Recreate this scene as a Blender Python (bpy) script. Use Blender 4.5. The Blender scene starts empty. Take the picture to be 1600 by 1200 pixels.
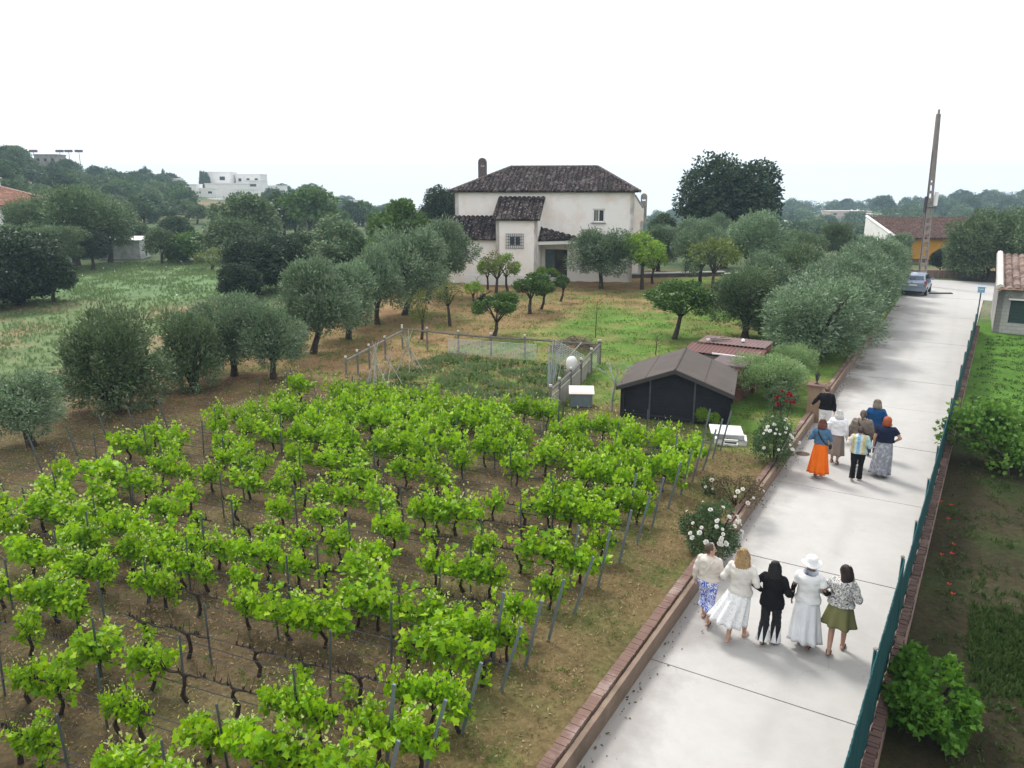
import bpy, bmesh, math, random
import numpy as np
from mathutils import Vector, Matrix, noise as mnoise
R = math.radians
scene = bpy.context.scene
# ------------------------------------------------------------------ camera
FOC, PIT, CAMH = 1190.0, R(14.5), 7.6
cam_d = bpy.data.cameras.new('camera'); cam = bpy.data.objects.new('camera', cam_d)
scene.collection.objects.link(cam); scene.camera = cam
cam.location = (0, 0, CAMH); cam.rotation_euler = (R(90) - PIT, 0, 0)
cam_d.sensor_width = 36.0; cam_d.lens = 36.0 * FOC / 1600.0
cam_d.clip_start = 0.1; cam_d.clip_end = 12000
# ------------------------------------------------------------------ light
SUN_EL, SUN_AZ = R(52), R(-28)            # behind the scene, a little to the left
wd = bpy.data.worlds.new('World'); scene.world = wd; wd.use_nodes = True
nt = wd.node_tree; nt.nodes.clear()
sky = nt.nodes.new('ShaderNodeTexSky'); sky.sky_type = 'NISHITA'; sky.sun_disc = False
sky.sun_elevation = SUN_EL; sky.sun_rotation = SUN_AZ; sky.dust_density = 4.0; sky.air_density = 1.0
sc_ = nt.nodes.new('ShaderNodeVectorMath'); sc_.operation = 'SCALE'; sc_.inputs['Scale'].default_value = 0.10
mx = nt.nodes.new('ShaderNodeMix'); mx.data_type = 'RGBA'; mx.inputs[0].default_value = 0.88
mx.inputs[7].default_value = (1.17, 1.18, 1.19, 1)       # the bright even cloud cover
bg = nt.nodes.new('ShaderNodeBackground'); ow = nt.nodes.new('ShaderNodeOutputWorld')
nt.links.new(sky.outputs[0], sc_.inputs[0]); nt.links.new(sc_.outputs[0], mx.inputs[6])
nt.links.new(mx.outputs[2], bg.inputs[0]); nt.links.new(bg.outputs[0], ow.inputs[0]); bg.inputs[1].default_value = 1.0
sd = bpy.data.lights.new('sun', 'SUN'); so = bpy.data.objects.new('sun', sd); scene.collection.objects.link(so)
sd.energy = 2.3; sd.angle = R(14); sd.color = (1, .96, .9)
dv = Vector((math.sin(SUN_AZ) * math.cos(SUN_EL), math.cos(SUN_AZ) * math.cos(SUN_EL), math.sin(SUN_EL)))
so.rotation_euler = dv.to_track_quat('Z', 'Y').to_euler(); so.location = (0, 30, 60)
scene.view_settings.view_transform = 'Standard'; scene.view_settings.look = 'None'
scene.view_settings.exposure = 0.40; scene.view_settings.gamma = 1
scene.render.engine = 'CYCLES'; scene.cycles.max_bounces = 6; scene.cycles.diffuse_bounces = 3
scene.cycles.transmission_bounces = 4; scene.cycles.transparent_max_bounces = 6; scene.cycles.volume_bounces = 1

# ------------------------------------------------------------------ geometry of the place
ANG = math.atan2(.508, .861)              # heading of the driveway, clockwise from +Y
US = np.array([math.sin(ANG), math.cos(ANG)]); UN = np.array([math.cos(ANG), -math.sin(ANG)])
def SN(s, n): p = s * US + n * UN; return float(p[0]), float(p[1])
def toSN(X, Y): return X * US[0] + Y * US[1], X * UN[0] + Y * UN[1]
def ray(px, py):
    cx, cy = (px - 800) / FOC, (600 - py) / FOC
    return np.array([cx, math.cos(PIT) + cy * math.sin(PIT), -math.sin(PIT) + cy * math.cos(PIT)])
def at(px, py, z=0.0):
    d = ray(px, py); t = (z - CAMH) / d[2]; return float(d[0] * t), float(d[1] * t)
def dep(px, py, Y):
    d = ray(px, py); t = Y / d[1]; return float(d[0] * t), float(Y), float(CAMH + d[2] * t)
def sm(t): t = np.clip(t, 0, 1); return t * t * (3 - 2 * t)
RX = np.array([-200, 0, 100, 200, 300, 400, 500, 600, 700, 850, 1000, 1100, 1200, 1300, 1400, 1500, 1600, 1800.])
RY = np.array([250, 258, 278, 292, 298, 304, 318, 336, 350, 350, 344, 334, 331, 332, 320, 320, 322, 322.])
RD = np.array([230, 250, 300, 350, 380, 400, 450, 500, 550, 550, 550, 520, 500, 480, 460, 460, 460, 460.])
RAZ = np.degrees(np.arctan2((RX - 800) / FOC, math.cos(PIT) + .26 * math.sin(PIT)))
REL = np.array([math.tan(math.atan2((600 - y) / FOC, math.hypot(1, (x - 800) / FOC)) * 1.0) for x, y in zip(RX, RY)])
RZ = []
for x, y, dd in zip(RX, RY, RD):
    d = ray(x, y); RZ.append(CAMH + dd * d[2] / math.hypot(d[0], d[1]))
RZ = np.array(RZ)
def fence_n(s): return -.70 + .034 * s
def meadow_n(s): return -26.6 - .34 * np.clip(s - 20, 0, 60)
def G(X, Y):
    X = np.asarray(X, float); Y = np.asarray(Y, float)
    s, n = toSN(X, Y); D = np.hypot(X, Y); az = np.degrees(np.arctan2(X, Y))
    g = .3 + .3 * sm((Y - 34) / 24) - .42 * sm((meadow_n(s) - n) / 5) * sm((44 - s) / 10)
    right = n > fence_n(s) + .1
    z = np.where(n < -3.70, g, np.where(right, -.02, -.07))
    far = sm((D - 66) / 10)
    z = z * (1 - far)
    zr = np.interp(az, RAZ, RZ); dr = np.interp(az, RAZ, RD)
    t = np.clip((D - 85) / (dr - 85), 0, None)
    dip = np.interp(az, [-12, -4, 4, 30], [0, -4.5, -6, -6])
    fz = np.where(t < 1, zr * sm(t) ** 1.1 + dip * np.sin(np.pi * np.clip(t, 0, 1)) , zr - (t - 1) * 30)
    fz = fz + 1.0 * np.sin(X * .05 + 1) * np.sin(Y * .035) * np.clip(t * 4, 0, 1)
    z = z + np.where(D > 85, fz, 0)
    return np.maximum(z, -45)
def gz(X, Y): return float(G(X, Y))
def gat(px, py):
    """where the view ray through a picture point meets the terrain"""
    d = ray(px, py); prev = 0; t = 3.0
    while t < 2500:
        p = np.array([0, 0, CAMH]) + d * t
        if p[2] < gz(p[0], p[1]):
            lo, hi = prev, t
            for _ in range(18):
                m = (lo + hi) / 2; p = np.array([0, 0, CAMH]) + d * m
                if p[2] < gz(p[0], p[1]): hi = m
                else: lo = m
            return float(p[0]), float(p[1])
        prev = t; t *= 1.02
    p = np.array([0, 0, CAMH]) + d * 450
    return float(p[0]), float(p[1])

# ------------------------------------------------------------------ materials
def new_mat(name):
    m = bpy.data.materials.new(name); m.use_nodes = True
    n = m.node_tree; n.nodes.clear(); o = n.nodes.new('ShaderNodeOutputMaterial')
    return m, n, o
def N(n, typ, **kw):
    x = n.nodes.new(typ)
    for k, v in kw.items():
        if k.startswith('i_'):
            key = k[2:]; key = int(key) if key.isdigit() else key.replace('_', ' ')
            x.inputs[key].default_value = v
        else: setattr(x, k, v)
    return x
def ramp(n, stops, interp='LINEAR'):
    r = n.nodes.new('ShaderNodeValToRGB'); e = r.color_ramp; e.interpolation = interp
    while len(e.elements) > 1: e.elements.remove(e.elements[-1])
    e.elements[0].position = stops[0][0]; e.elements[0].color = (*stops[0][1], 1)
    for p, c in stops[1:]:
        q = e.elements.new(p); q.color = (*c, 1)
    return r
def mixc(n, fac, a, b, mode='MIX'):
    m = n.nodes.new('ShaderNodeMix'); m.data_type = 'RGBA'; m.blend_type = mode
    for sock, val in ((0, fac), (6, a), (7, b)):
        if hasattr(val, 'links') or hasattr(val, 'is_output'): n.links.new(val, m.inputs[sock])
        elif isinstance(val, (tuple, list)): m.inputs[sock].default_value = (*val, 1)[:4]
        else: m.inputs[sock].default_value = val
    return m.outputs[2]
def noise(n, scale, detail=4, coord=None, rough=.55, typ='noise'):
    x = n.nodes.new('ShaderNodeTexNoise'); x.inputs['Scale'].default_value = scale
    x.inputs['Detail'].default_value = detail; x.inputs['Roughness'].default_value = rough
    if coord is not None: n.links.new(coord, x.inputs['Vector'])
    return x.outputs['Fac']
def maprange(n, v, a, b, c=0., d=1.):
    x = n.nodes.new('ShaderNodeMapRange'); x.inputs[1].default_value = a; x.inputs[2].default_value = b
    x.inputs[3].default_value = c; x.inputs[4].default_value = d; n.links.new(v, x.inputs[0]); return x.outputs[0]
def plain(name, c1, c2=None, scale=6, rough=.8, bump=.3, bscale=None, metal=0, spec=.3, stain=None, stain_scale=1.2):
    m, n, o = new_mat(name); tc = N(n, 'ShaderNodeTexCoord').outputs['Object']
    b = n.nodes.new('ShaderNodeBsdfPrincipled'); n.links.new(b.outputs[0], o.inputs[0])
    if c2 is None: c2 = tuple(x * .8 for x in c1)
    f = maprange(n, noise(n, scale, 6, tc), .3, .7)
    col = mixc(n, f, c1, c2)
    if stain: col = mixc(n, maprange(n, noise(n, stain_scale, 5, tc, .65), .5, .68, 0, .85), col, stain)
    n.links.new(col, b.inputs['Base Color'])
    b.inputs['Roughness'].default_value = rough; b.inputs['Metallic'].default_value = metal
    b.inputs['Specular IOR Level'].default_value = spec
    if bump:
        bp = N(n, 'ShaderNodeBump', i_Strength=bump, i_Distance=.02)
        n.links.new(noise(n, bscale or scale * 5, 5, tc), bp.inputs['Height']); n.links.new(bp.outputs[0], b.inputs['Normal'])
    return m
def leaf_mat(name, cols, trans=.35, tcol=None, rough=.55, spec=.2):
    m, n, o = new_mat(name)
    geo = N(n, 'ShaderNodeNewGeometry'); oi = N(n, 'ShaderNodeObjectInfo')
    tc = N(n, 'ShaderNodeTexCoord').outputs['Object']
    k = len(cols) - 1
    r = ramp(n, [(i / max(k, 1), c) for i, c in enumerate(cols)])
    a = N(n, 'ShaderNodeMath', operation='MULTIPLY_ADD'); n.links.new(geo.outputs['Random Per Island'], a.inputs[0])
    a.inputs[1].default_value = .6
    n.links.new(maprange(n, noise(n, 3.0, 3, tc), .35, .65, 0, .4), a.inputs[2]); n.links.new(a.outputs[0], r.inputs[0])
    br = maprange(n, oi.outputs['Random'], 0, 1, .82, 1.18)
    sc = N(n, 'ShaderNodeVectorMath', operation='SCALE'); n.links.new(r.outputs[0], sc.inputs[0]); n.links.new(br, sc.inputs['Scale'])
    b = n.nodes.new('ShaderNodeBsdfPrincipled'); b.inputs['Roughness'].default_value = rough
    b.inputs['Specular IOR Level'].default_value = spec; n.links.new(sc.outputs[0], b.inputs['Base Color'])
    t = n.nodes.new('ShaderNodeBsdfTranslucent')
    tcn = mixc(n, .5, sc.outputs[0], tcol or cols[-1]); n.links.new(tcn, t.inputs[0])
    ms = n.nodes.new('ShaderNodeMixShader'); ms.inputs[0].default_value = trans
    n.links.new(b.outputs[0], ms.inputs[1]); n.links.new(t.outputs[0], ms.inputs[2]); n.links.new(ms.outputs[0], o.inputs[0])
    return m
def brick_mat(name, c1, c2, mortar, w=.24, h=.065, uv=False, weather=None):
    m, n, o = new_mat(name); tcn = N(n, 'ShaderNodeTexCoord')
    tc = tcn.outputs['Object']
    co = tcn.outputs['UV'] if uv else tc
    br = N(n, 'ShaderNodeTexBrick', i_Scale=1.0, i_Mortar_Size=.008)
    br.inputs['Brick Width'].default_value = w; br.inputs['Row Height'].default_value = h
    br.inputs['Color1'].default_value = (*c1, 1); br.inputs['Color2'].default_value = (*c2, 1); br.inputs['Mortar'].default_value = (*mortar, 1)
    n.links.new(co, br.inputs['Vector'])
    col = mixc(n, maprange(n, noise(n, 3, 6, tc), .35, .7, 0, .45), br.outputs[0], tuple(x * .5 for x in c1))
    if weather: col = mixc(n, maprange(n, noise(n, 1.6, 6, tc, .7), .48, .62, 0, .9), col, weather)
    b = n.nodes.new('ShaderNodeBsdfPrincipled'); b.inputs['Roughness'].default_value = .9; n.links.new(col, b.inputs['Base Color'])
    bp = N(n, 'ShaderNodeBump', i_Strength=.5, i_Distance=.01); n.links.new(br.outputs['Fac'], bp.inputs['Height']); bp.invert = True
    n.links.new(bp.outputs[0], b.inputs['Normal']); n.links.new(b.outputs[0], o.inputs[0]); return m
def tile_mat(name, cols, fleck, fleckamt=.6):
    """UV in metres: u across the rows of tiles, v up the slope"""
    m, n, o = new_mat(name); uv = N(n, 'ShaderNodeTexCoord').outputs['UV']
    mp = N(n, 'ShaderNodeMapping'); mp.inputs['Scale'].default_value = (1 / .34, 1 / .40, 1); n.links.new(uv, mp.inputs[0])
    vo = N(n, 'ShaderNodeTexWhiteNoise', noise_dimensions='2D')
    fl = N(n, 'ShaderNodeVectorMath', operation='FLOOR'); n.links.new(mp.outputs[0], fl.inputs[0]); n.links.new(fl.outputs[0], vo.inputs['Vector'])
    r = ramp(n, [(i / (len(cols)), c) for i, c in enumerate(cols)], 'CONSTANT'); n.links.new(vo.outputs['Value'], r.inputs[0])
    fn = noise(n, 6.0, 2, uv, .5)
    col = mixc(n, maprange(n, fn, .60, .66, 0, fleckamt), r.outputs[0], fleck)
    col = mixc(n, maprange(n, noise(n, .7, 4, uv), .4, .7, 0, .5), col, tuple(x * .6 for x in cols[0]))
    fr = N(n, 'ShaderNodeSeparateXYZ'); ff = N(n, 'ShaderNodeVectorMath', operation='FRACTION'); n.links.new(mp.outputs[0], ff.inputs[0]); n.links.new(ff.outputs[0], fr.inputs[0])
    b = n.nodes.new('ShaderNodeBsdfPrincipled'); b.inputs['Roughness'].default_value = .95; b.inputs['Specular IOR Level'].default_value = .05; n.links.new(col, b.inputs['Base Color'])
    bp = N(n, 'ShaderNodeBump', i_Strength=.9, i_Distance=.04); bp.invert = True
    n.links.new(fr.outputs[1], bp.inputs['Height']); n.links.new(bp.outputs[0], b.inputs['Normal']); n.links.new(b.outputs[0], o.inputs[0]); return m

# ------------------------------------------------------------------ mesh building
class MB:
    def __init__(s): s.v = []; s.f = []; s.m = []; s.mi = 0
    def add(s, vs, fs):
        k = len(s.v); s.v += [tuple(p) for p in vs]; s.f += [tuple(i + k for i in f) for f in fs]; s.m += [s.mi] * len(fs)
    def box(s, cx, cy, cz, sx, sy, sz, rz=0, rx=0, ry=0):
        M = Matrix.Translation((cx, cy, cz)) @ Matrix.Rotation(rz, 4, 'Z') @ Matrix.Rotation(ry, 4, 'Y') @ Matrix.Rotation(rx, 4, 'X')
        vs = [M @ Vector((x * sx / 2, y * sy / 2, z * sz / 2)) for z in (-1, 1) for y in (-1, 1) for x in (-1, 1)]
        s.add(vs, [(0, 2, 3, 1), (4, 5, 7, 6), (0, 1, 5, 4), (2, 6, 7, 3), (1, 3, 7, 5), (0, 4, 6, 2)])
    def bar(s, a, b, w, h=None):
        """square bar from a to b"""
        s.tube([a, b], [w / 1.414, w / 1.414], 4)
    def tube(s, pts, rad, seg=6, cap=True):
        pts = [Vector(p) for p in pts]; k = len(s.v); n = len(pts)
        if not hasattr(rad, '__len__'): rad = [rad] * n
        ref = None; rings = []
        for i, p in enumerate(pts):
            t = (pts[min(i + 1, n - 1)] - pts[max(i - 1, 0)]).normalized()
            if ref is None: ref = t.orthogonal().normalized() if abs(t.z) < .9 else Vector((1, 0, 0))
            a = (ref - t * ref.dot(t)); a = a.normalized() if a.length > 1e-5 else t.orthogonal().normalized()
            b = t.cross(a); ref = a; off = math.pi / 4 if seg == 4 else 0
            rings.append([p + (a * math.cos(2 * math.pi * j / seg + off) + b * math.sin(2 * math.pi * j / seg + off)) * rad[i] for j in range(seg)])
        vs = [q for r in rings for q in r]; fs = []
        for i in range(n - 1):
            for j in range(seg):
                fs.append((i * seg + j, i * seg + (j + 1) % seg, (i + 1) * seg + (j + 1) % seg, (i + 1) * seg + j))
        if cap: fs.append(tuple(range(seg))[::-1]); fs.append(tuple((n - 1) * seg + j for j in range(seg)))
        s.add(vs, fs)
    def loft(s, rings, cap=True):
        seg = len(rings[0]); vs = [q for r in rings for q in r]; fs = []
        for i in range(len(rings) - 1):
            for j in range(seg):
                fs.append((i * seg + j, i * seg + (j + 1) % seg, (i + 1) * seg + (j + 1) % seg, (i + 1) * seg + j))
        if cap: fs.append(tuple(range(seg))[::-1]); fs.append(tuple((len(rings) - 1) * seg + j for j in range(seg)))
        s.add(vs, fs)
    def ball(s, c, r, seg=10, rot=None):
        if not hasattr(r, '__len__'): r = (r, r, r)
        rings = []; h = seg // 2 + 1
        for i in range(1, h):
            th = math.pi * i / h
            ring = []
            for j in range(seg):
                ph = 2 * math.pi * j / seg; q = Vector((r[0] * math.sin(th) * math.cos(ph), r[1] * math.sin(th) * math.sin(ph), -r[2] * math.cos(th)))
                if rot: q = rot @ q
                ring.append(q + Vector(c))
            rings.append(ring)
        s.loft(rings)
    def prism(s, poly, z0, z1):
        k = len(poly); vs = [(x, y, z0) for x, y in poly] + [(x, y, z1) for x, y in poly]
        s.add(vs, [tuple(range(k))[::-1], tuple(range(k, 2 * k))] + [(i, (i + 1) % k, (i + 1) % k + k, i + k) for i in range(k)])
    def mesh(s, name, mats, smooth=False):
        me = bpy.data.meshes.new(name); me.from_pydata(s.v, [], s.f)
        for m in (mats if isinstance(mats, (list, tuple)) else [mats]): me.materials.append(m)
        if any(s.m): me.polygons.foreach_set('material_index', s.m)
        if smooth: me.polygons.foreach_set('use_smooth', [True] * len(me.polygons))
        me.update(); return me
    def build(s, name, mats, parent=None, loc=(0, 0, 0), rz=0, smooth=False):
        return obj(name, s.mesh(name, mats, smooth), parent, loc, rz)
def obj(name, me, parent=None, loc=(0, 0, 0), rz=0, scale=None):
    o = bpy.data.objects.new(name, me); scene.collection.objects.link(o); o.location = loc; o.rotation_euler = (0, 0, rz)
    if scale: o.scale = scale
    if parent: o.parent = parent
    return o
def tag(o, label, cat, group=None, kind=None):
    if label: o['label'] = label
    if cat: o['category'] = cat
    if group: o['group'] = group
    if kind: o['kind'] = kind
    return o
def thing(name, label, cat, loc=(0, 0, 0), rz=0, group=None):
    o = bpy.data.objects.new(name, None); scene.collection.objects.link(o); o.location = loc; o.rotation_euler = (0, 0, rz)
    o.empty_display_size = .2
    return tag(o, label, cat, group)
def copy_tree(o, parent=None):
    c = o.copy(); scene.collection.objects.link(c); c.parent = parent
    for ch in o.children: copy_tree(ch, c)
    return c
def ORD(i):
    w = ['first', 'second', 'third', 'fourth', 'fifth', 'sixth', 'seventh', 'eighth', 'ninth', 'tenth', 'eleventh', 'twelfth', 'thirteenth', 'fourteenth', 'fifteenth', 'sixteenth', 'seventeenth', 'eighteenth', 'nineteenth', 'twentieth', 'twenty-first', 'twenty-second', 'twenty-third']
    return w[i]

# ------------------------------------------------------------------ foliage
TPL = {
 'lance': np.array([(0, 0, 0), (.14, .45, .03), (0, 1, 0), (-.14, .45, .03)]),
 'sprig': np.array([(0, 0, 0), (.2, .35, .05), (.1, .8, 0), (0, 1, -.05), (-.16, .6, .05)]),
 'broad': np.array([(0, 0, 0), (.27, .25, .08), (.3, .6, .06), (0, 1, -.05), (-.3, .6, .06), (-.27, .25, .08)]),
 'vine': np.array([(0, .08, 0), (.34, -.08, .06), (.32, .2, .03), (.58, .42, .1), (.3, .58, .02), (.2, .78, .06), (0, 1.0, -.08), (-.2, .78, .06), (-.3, .58, .02), (-.58, .42, .1), (-.32, .2, .03), (-.34, -.08, .06)]),
 'clump': np.array([(0, -.3, 0), (.4, -.1, .12), (.25, .2, -.1), (.5, .55, .1), (.05, .5, 0), (0, 1, .1), (-.3, .55, -.1), (-.45, .4, .15), (-.2, .1, 0), (-.45, -.1, .1)]),
}
def leaf_mesh(name, P, D, size, tpl, mat, rng, up=.3, spread=.8):
    T = TPL[tpl]; k = len(T); n = len(P)
    t = D + rng.normal(0, spread, (n, 3)); t[:, 2] += up; t /= np.linalg.norm(t, axis=1)[:, None] + 1e-9
    r = rng.normal(0, 1, (n, 3)); r -= t * (r * t).sum(1)[:, None]; r /= np.linalg.norm(r, axis=1)[:, None] + 1e-9
    w = np.cross(t, r)
    # lay most blades so that they face up and outward
    flip = (w * (D + np.array([0, 0, .6]))).sum(1) < 0; w[flip] *= -1
    S = (size * rng.uniform(.6, 1.25, n))[:, None, None] if not hasattr(size, '__len__') else np.asarray(size)[:, None, None]
    V = P[:, None, :] + S * (T[None, :, 0:1] * r[:, None, :] + T[None, :, 1:2] * t[:, None, :] + T[None, :, 2:3] * w[:, None, :])
    me = bpy.data.meshes.new(name); me.vertices.add(n * k); me.vertices.foreach_set('co', V.reshape(-1).astype(np.float32))
    me.loops.add(n * k); me.loops.foreach_set('vertex_index', np.arange(n * k, dtype=np.int32))
    me.polygons.add(n); me.polygons.foreach_set('loop_start', np.arange(0, n * k, k, dtype=np.int32))
    me.polygons.foreach_set('loop_total', np.full(n, k, dtype=np.int32))
    me.materials.append(mat); me.update(calc_edges=True); return me
def crown_pts(rng, nclump, nleaf, rc=.36, core=.62, bottom=-.55, jit=.12, zoff=0, fill=.15, shoots=0):
    C = []
    i = 0
    while len(C) < nclump and i < nclump * 20:
        i += 1
        d = rng.normal(0, 1, 3); d /= np.linalg.norm(d)
        if d[2] < bottom: continue
        C.append(d * core * rng.uniform(.75, 1.12))
    C = np.array(C); cr = rc * rng.uniform(.6, 1.25, len(C))
    pk = rng.choice(len(C), nleaf, p=cr ** 2 / (cr ** 2).sum())
    d = rng.normal(0, 1, (nleaf, 3)); d /= np.linalg.norm(d, axis=1)[:, None]
    rad = cr[pk] * (1 - np.abs(rng.normal(0, .22, nleaf)).clip(0, 1)) * (1 + rng.normal(0, jit, nleaf))
    P = C[pk] + d * rad[:, None]
    D = d * .6 + P / (np.linalg.norm(P, axis=1)[:, None] + 1e-6) * .7
    out = (d * P).sum(1) > -.08 * np.ones(nleaf)                        # drop leaves that would lie inside
    keep = out | (rng.uniform(0, 1, nleaf) < fill)
    keep &= P[:, 2] > -.85
    P, D = P[keep], D[keep]; P = P / np.percentile(np.linalg.norm(P, axis=1), 93)
    if shoots:                                                          # feathery twigs standing out of the crown
        o_ = P[rng.choice(len(P), shoots)]; o_ = o_[np.linalg.norm(o_, axis=1) > .7]; m_ = 9
        dd = o_ / np.linalg.norm(o_, axis=1)[:, None] + rng.normal(0, .35, o_.shape) + [0, 0, .7]; dd /= np.linalg.norm(dd, axis=1)[:, None]
        q = np.tile(np.linspace(0, 1, m_), len(o_))[:, None] * np.repeat(rng.uniform(.08, .26, len(o_)), m_)[:, None]
        Ps = np.repeat(o_, m_, 0) + np.repeat(dd, m_, 0) * q; P = np.concatenate([P, Ps]); D = np.concatenate([D, np.repeat(dd, m_, 0)])
    return P, D
# ------------------------------------------------------------------ material set
OL1, OL2, OL3 = (.035, .07, .035), (.115, .19, .105), (.36, .45, .34)
M_olive = leaf_mat('olive_leaves', [OL1, OL2, (.21, .29, .17), OL3], .22, (.16, .24, .10), .45)
M_olived = leaf_mat('dark_olive_leaves', [(.045, .08, .035), (.10, .16, .07), (.17, .24, .12), (.30, .38, .24)], .2, (.10, .16, .06), .45)
M_feather = leaf_mat('feathery_olive_leaves', [(.08, .14, .05), (.17, .27, .10), (.26, .37, .17), (.36, .46, .27)], .25, (.25, .38, .12))
M_oak = leaf_mat('oak_leaves', [(.014, .032, .018), (.034, .062, .034), (.075, .115, .065)], .15, (.06, .1, .04), .45)
M_citrus = leaf_mat('citrus_leaves', [(.025, .065, .012), (.06, .13, .022), (.12, .22, .04)], .2, (.14, .25, .03), .4, .35)
M_lime = leaf_mat('young_green_leaves', [(.10, .19, .02), (.17, .29, .03), (.26, .38, .06)], .35, (.25, .42, .04))
M_dry = leaf_mat('thin_orchard_leaves', [(.08, .11, .03), (.14, .18, .05), (.2, .22, .08)], .3, (.2, .26, .05))
M_vine = leaf_mat('grapevine_leaves', [(.055, .150, .004), (.125, .28, .006), (.21, .41, .008), (.31, .50, .012), (.44, .59, .04)], .36, (.42, .66, .005), .5, .22)
M_tip = leaf_mat('pale_vine_tips', [(.36, .46, .08), (.50, .55, .20), (.60, .58, .34)], .35, (.6, .65, .3))
M_rosel = leaf_mat('rose_leaves', [(.03, .07, .03), (.07, .13, .05), (.12, .19, .08)], .2, (.12, .2, .05))
M_rosed = leaf_mat('withered_rose_leaves', [(.10, .07, .04), (.16, .10, .06), (.12, .13, .05), (.22, .13, .08)], .2, (.2, .14, .08))
M_far = leaf_mat('distant_tree_leaves', [(.035, .07, .032), (.07, .12, .055), (.125, .185, .08)], .15, (.08, .12, .04))
M_farg = leaf_mat('distant_bright_leaves', [(.06, .12, .035), (.11, .20, .055), (.17, .27, .08)], .2, (.1, .18, .04))
M_grassb = leaf_mat('grass_blades', [(.06, .13, .02), (.10, .20, .03), (.16, .24, .06)], .3, (.15, .3, .03))
M_meadb = leaf_mat('meadow_grass_blades', [(.12, .19, .07), (.155, .235, .09), (.20, .26, .12)], .3, (.2, .28, .12))
M_strawb = leaf_mat('dry_straw', [(.17, .12, .06), (.25, .18, .095), (.36, .28, .16), (.11, .075, .045)], .1, (.4, .3, .15), .9, .1)
M_bark = plain('grey_bark', (.075, .06, .048), (.03, .024, .02), 8, .95, .9, 30)
M_vbark = plain('vine_bark', (.05, .035, .028), (.02, .014, .012), 20, .95, .9, 60)
M_pale = plain('pale_bark', (.42, .42, .38), (.25, .25, .22), 14, .9, .6)
M_post = plain('grey_green_metal', (.105, .125, .13), (.07, .085, .09), 6, .45, .1, metal=.3)
M_wire = plain('dark_wire', (.045, .045, .05), None, 5, .5, 0)
M_cream = plain('off_white_render', (.82, .765, .72), (.85, .82, .79), .55, .95, .25, 12, stain=(.75, .64, .56), stain_scale=.5)
M_white = plain('white_paint', (.78, .78, .77), (.70, .70, .69), 3, .7, .1)
M_whitef = plain('white_render', (.8, .79, .77), (.7, .69, .67), 1, .9, .1)
M_pinkw = plain('pale_board', (.74, .66, .60), (.66, .58, .53), 3, .8, .2)
M_glass = plain('window_glass', (.02, .022, .03), (.03, .034, .045), 2, .06, 0, spec=.8)
M_glassb = plain('reflecting_glass', (.10, .12, .20), (.03, .035, .06), 6, .06, 0, spec=.8)
M_iron = plain('dark_iron', (.05, .045, .06), None, 6, .6, .1)
M_tile = tile_mat('dark_roof_tiles', [(.020, .016, .017), (.034, .025, .024), (.016, .013, .015), (.05, .035, .032), (.026, .02, .02), (.06, .045, .042), (.03, .024, .025), (.045, .035, .034), (.034, .026, .025), (.02, .016, .017), (.022, .018, .018), (.09, .08, .077)], (.34, .31, .30), .75)
M_tiler = tile_mat('terracotta_roof_tiles', [(.26, .13, .09), (.33, .18, .13), (.22, .12, .09)], (.45, .36, .3), .5)
M_tileb = tile_mat('brown_roof_tiles', [(.075, .046, .038), (.10, .062, .05), (.06, .038, .034)], (.3, .24, .22), .5)
M_stonew = plain('weathered_stone_top', (.30, .28, .26), (.2, .19, .18), 3, .9, .4)
M_brown = plain('weathered_brown_chimney', (.16, .12, .12), (.10, .08, .08), 4, .9, .4)
M_tan = plain('tan_kerb_plaster', (.26, .19, .145), (.20, .145, .11), 2.2, .92, .4, 30, stain=(.12, .09, .065), stain_scale=.9)
M_capb = plain('red_brown_brick', (.20, .125, .10), (.145, .088, .074), 2.5, .9, .5, 60, stain=(.42, .33, .30), stain_scale=.9)
M_brickw = brick_mat('garden_brick', (.22, .13, .10), (.29, .18, .14), (.25, .22, .2))
M_brickr = brick_mat('red_brick', (.19, .075, .05), (.25, .10, .07), (.2, .16, .14))
M_brickwhite = brick_mat('whitewashed_brick', (.62, .60, .57), (.55, .53, .50), (.42, .40, .38), .3, .12)
M_fence = plain('teal_mesh', (.003, .060, .064), (.002, .042, .046), 3, .7, .3, 60)
M_fencep = plain('teal_post', (.008, .10, .11), (.006, .08, .09), 6, .4, .1)
M_dark = plain('black_stained_boards', (.018, .018, .026), (.011, .011, .017), 3, .75, .3, 20)
M_felt = plain('roofing_felt', (.105, .088, .080), (.080, .068, .062), 1.2, .95, .35, 60)
M_felt2 = plain('worn_felt_joint', (.085, .075, .072), None, 4, .95, .3)
M_rustr = plain('red_brown_sheet', (.15, .068, .062), (.12, .055, .05), 2, .7, .2, stain=(.12, .06, .055))
M_rustg = plain('faded_mauve_sheet', (.20, .13, .125), (.15, .10, .095), 2, .8, .2, stain=(.15, .1, .1))
M_greyw = plain('grey_weathered_wood', (.20, .19, .17), (.13, .12, .105), 6, .9, .5, 40)
M_conc = plain('grey_concrete', (.36, .34, .31), (.27, .25, .23), 3, .9, .4, 30, stain=(.15, .14, .12))
M_concp = plain('pole_concrete', (.27, .235, .215), (.2, .175, .16), 1.5, .9, .4, 20)
M_cane = plain('grey_canes', (.46, .45, .42), (.34, .33, .30), 8, .8, .3)
M_mesh = plain('galvanised_mesh', (.42, .46, .44), (.34, .37, .36), 6, .5, 0)
M_green = plain('green_shutter', (.025, .06, .05), (.018, .045, .038), 3, .6, .2)
M_ochre = plain('ochre_render', (.55, .28, .04), (.48, .24, .035), 1, .9, .2)
M_black = plain('black_metal', (.012, .012, .012), None, 5, .5, 0)
M_twig = plain('purple_brown_twigs', (.14, .085, .095), (.09, .06, .06), 9, .9, .3)
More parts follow.
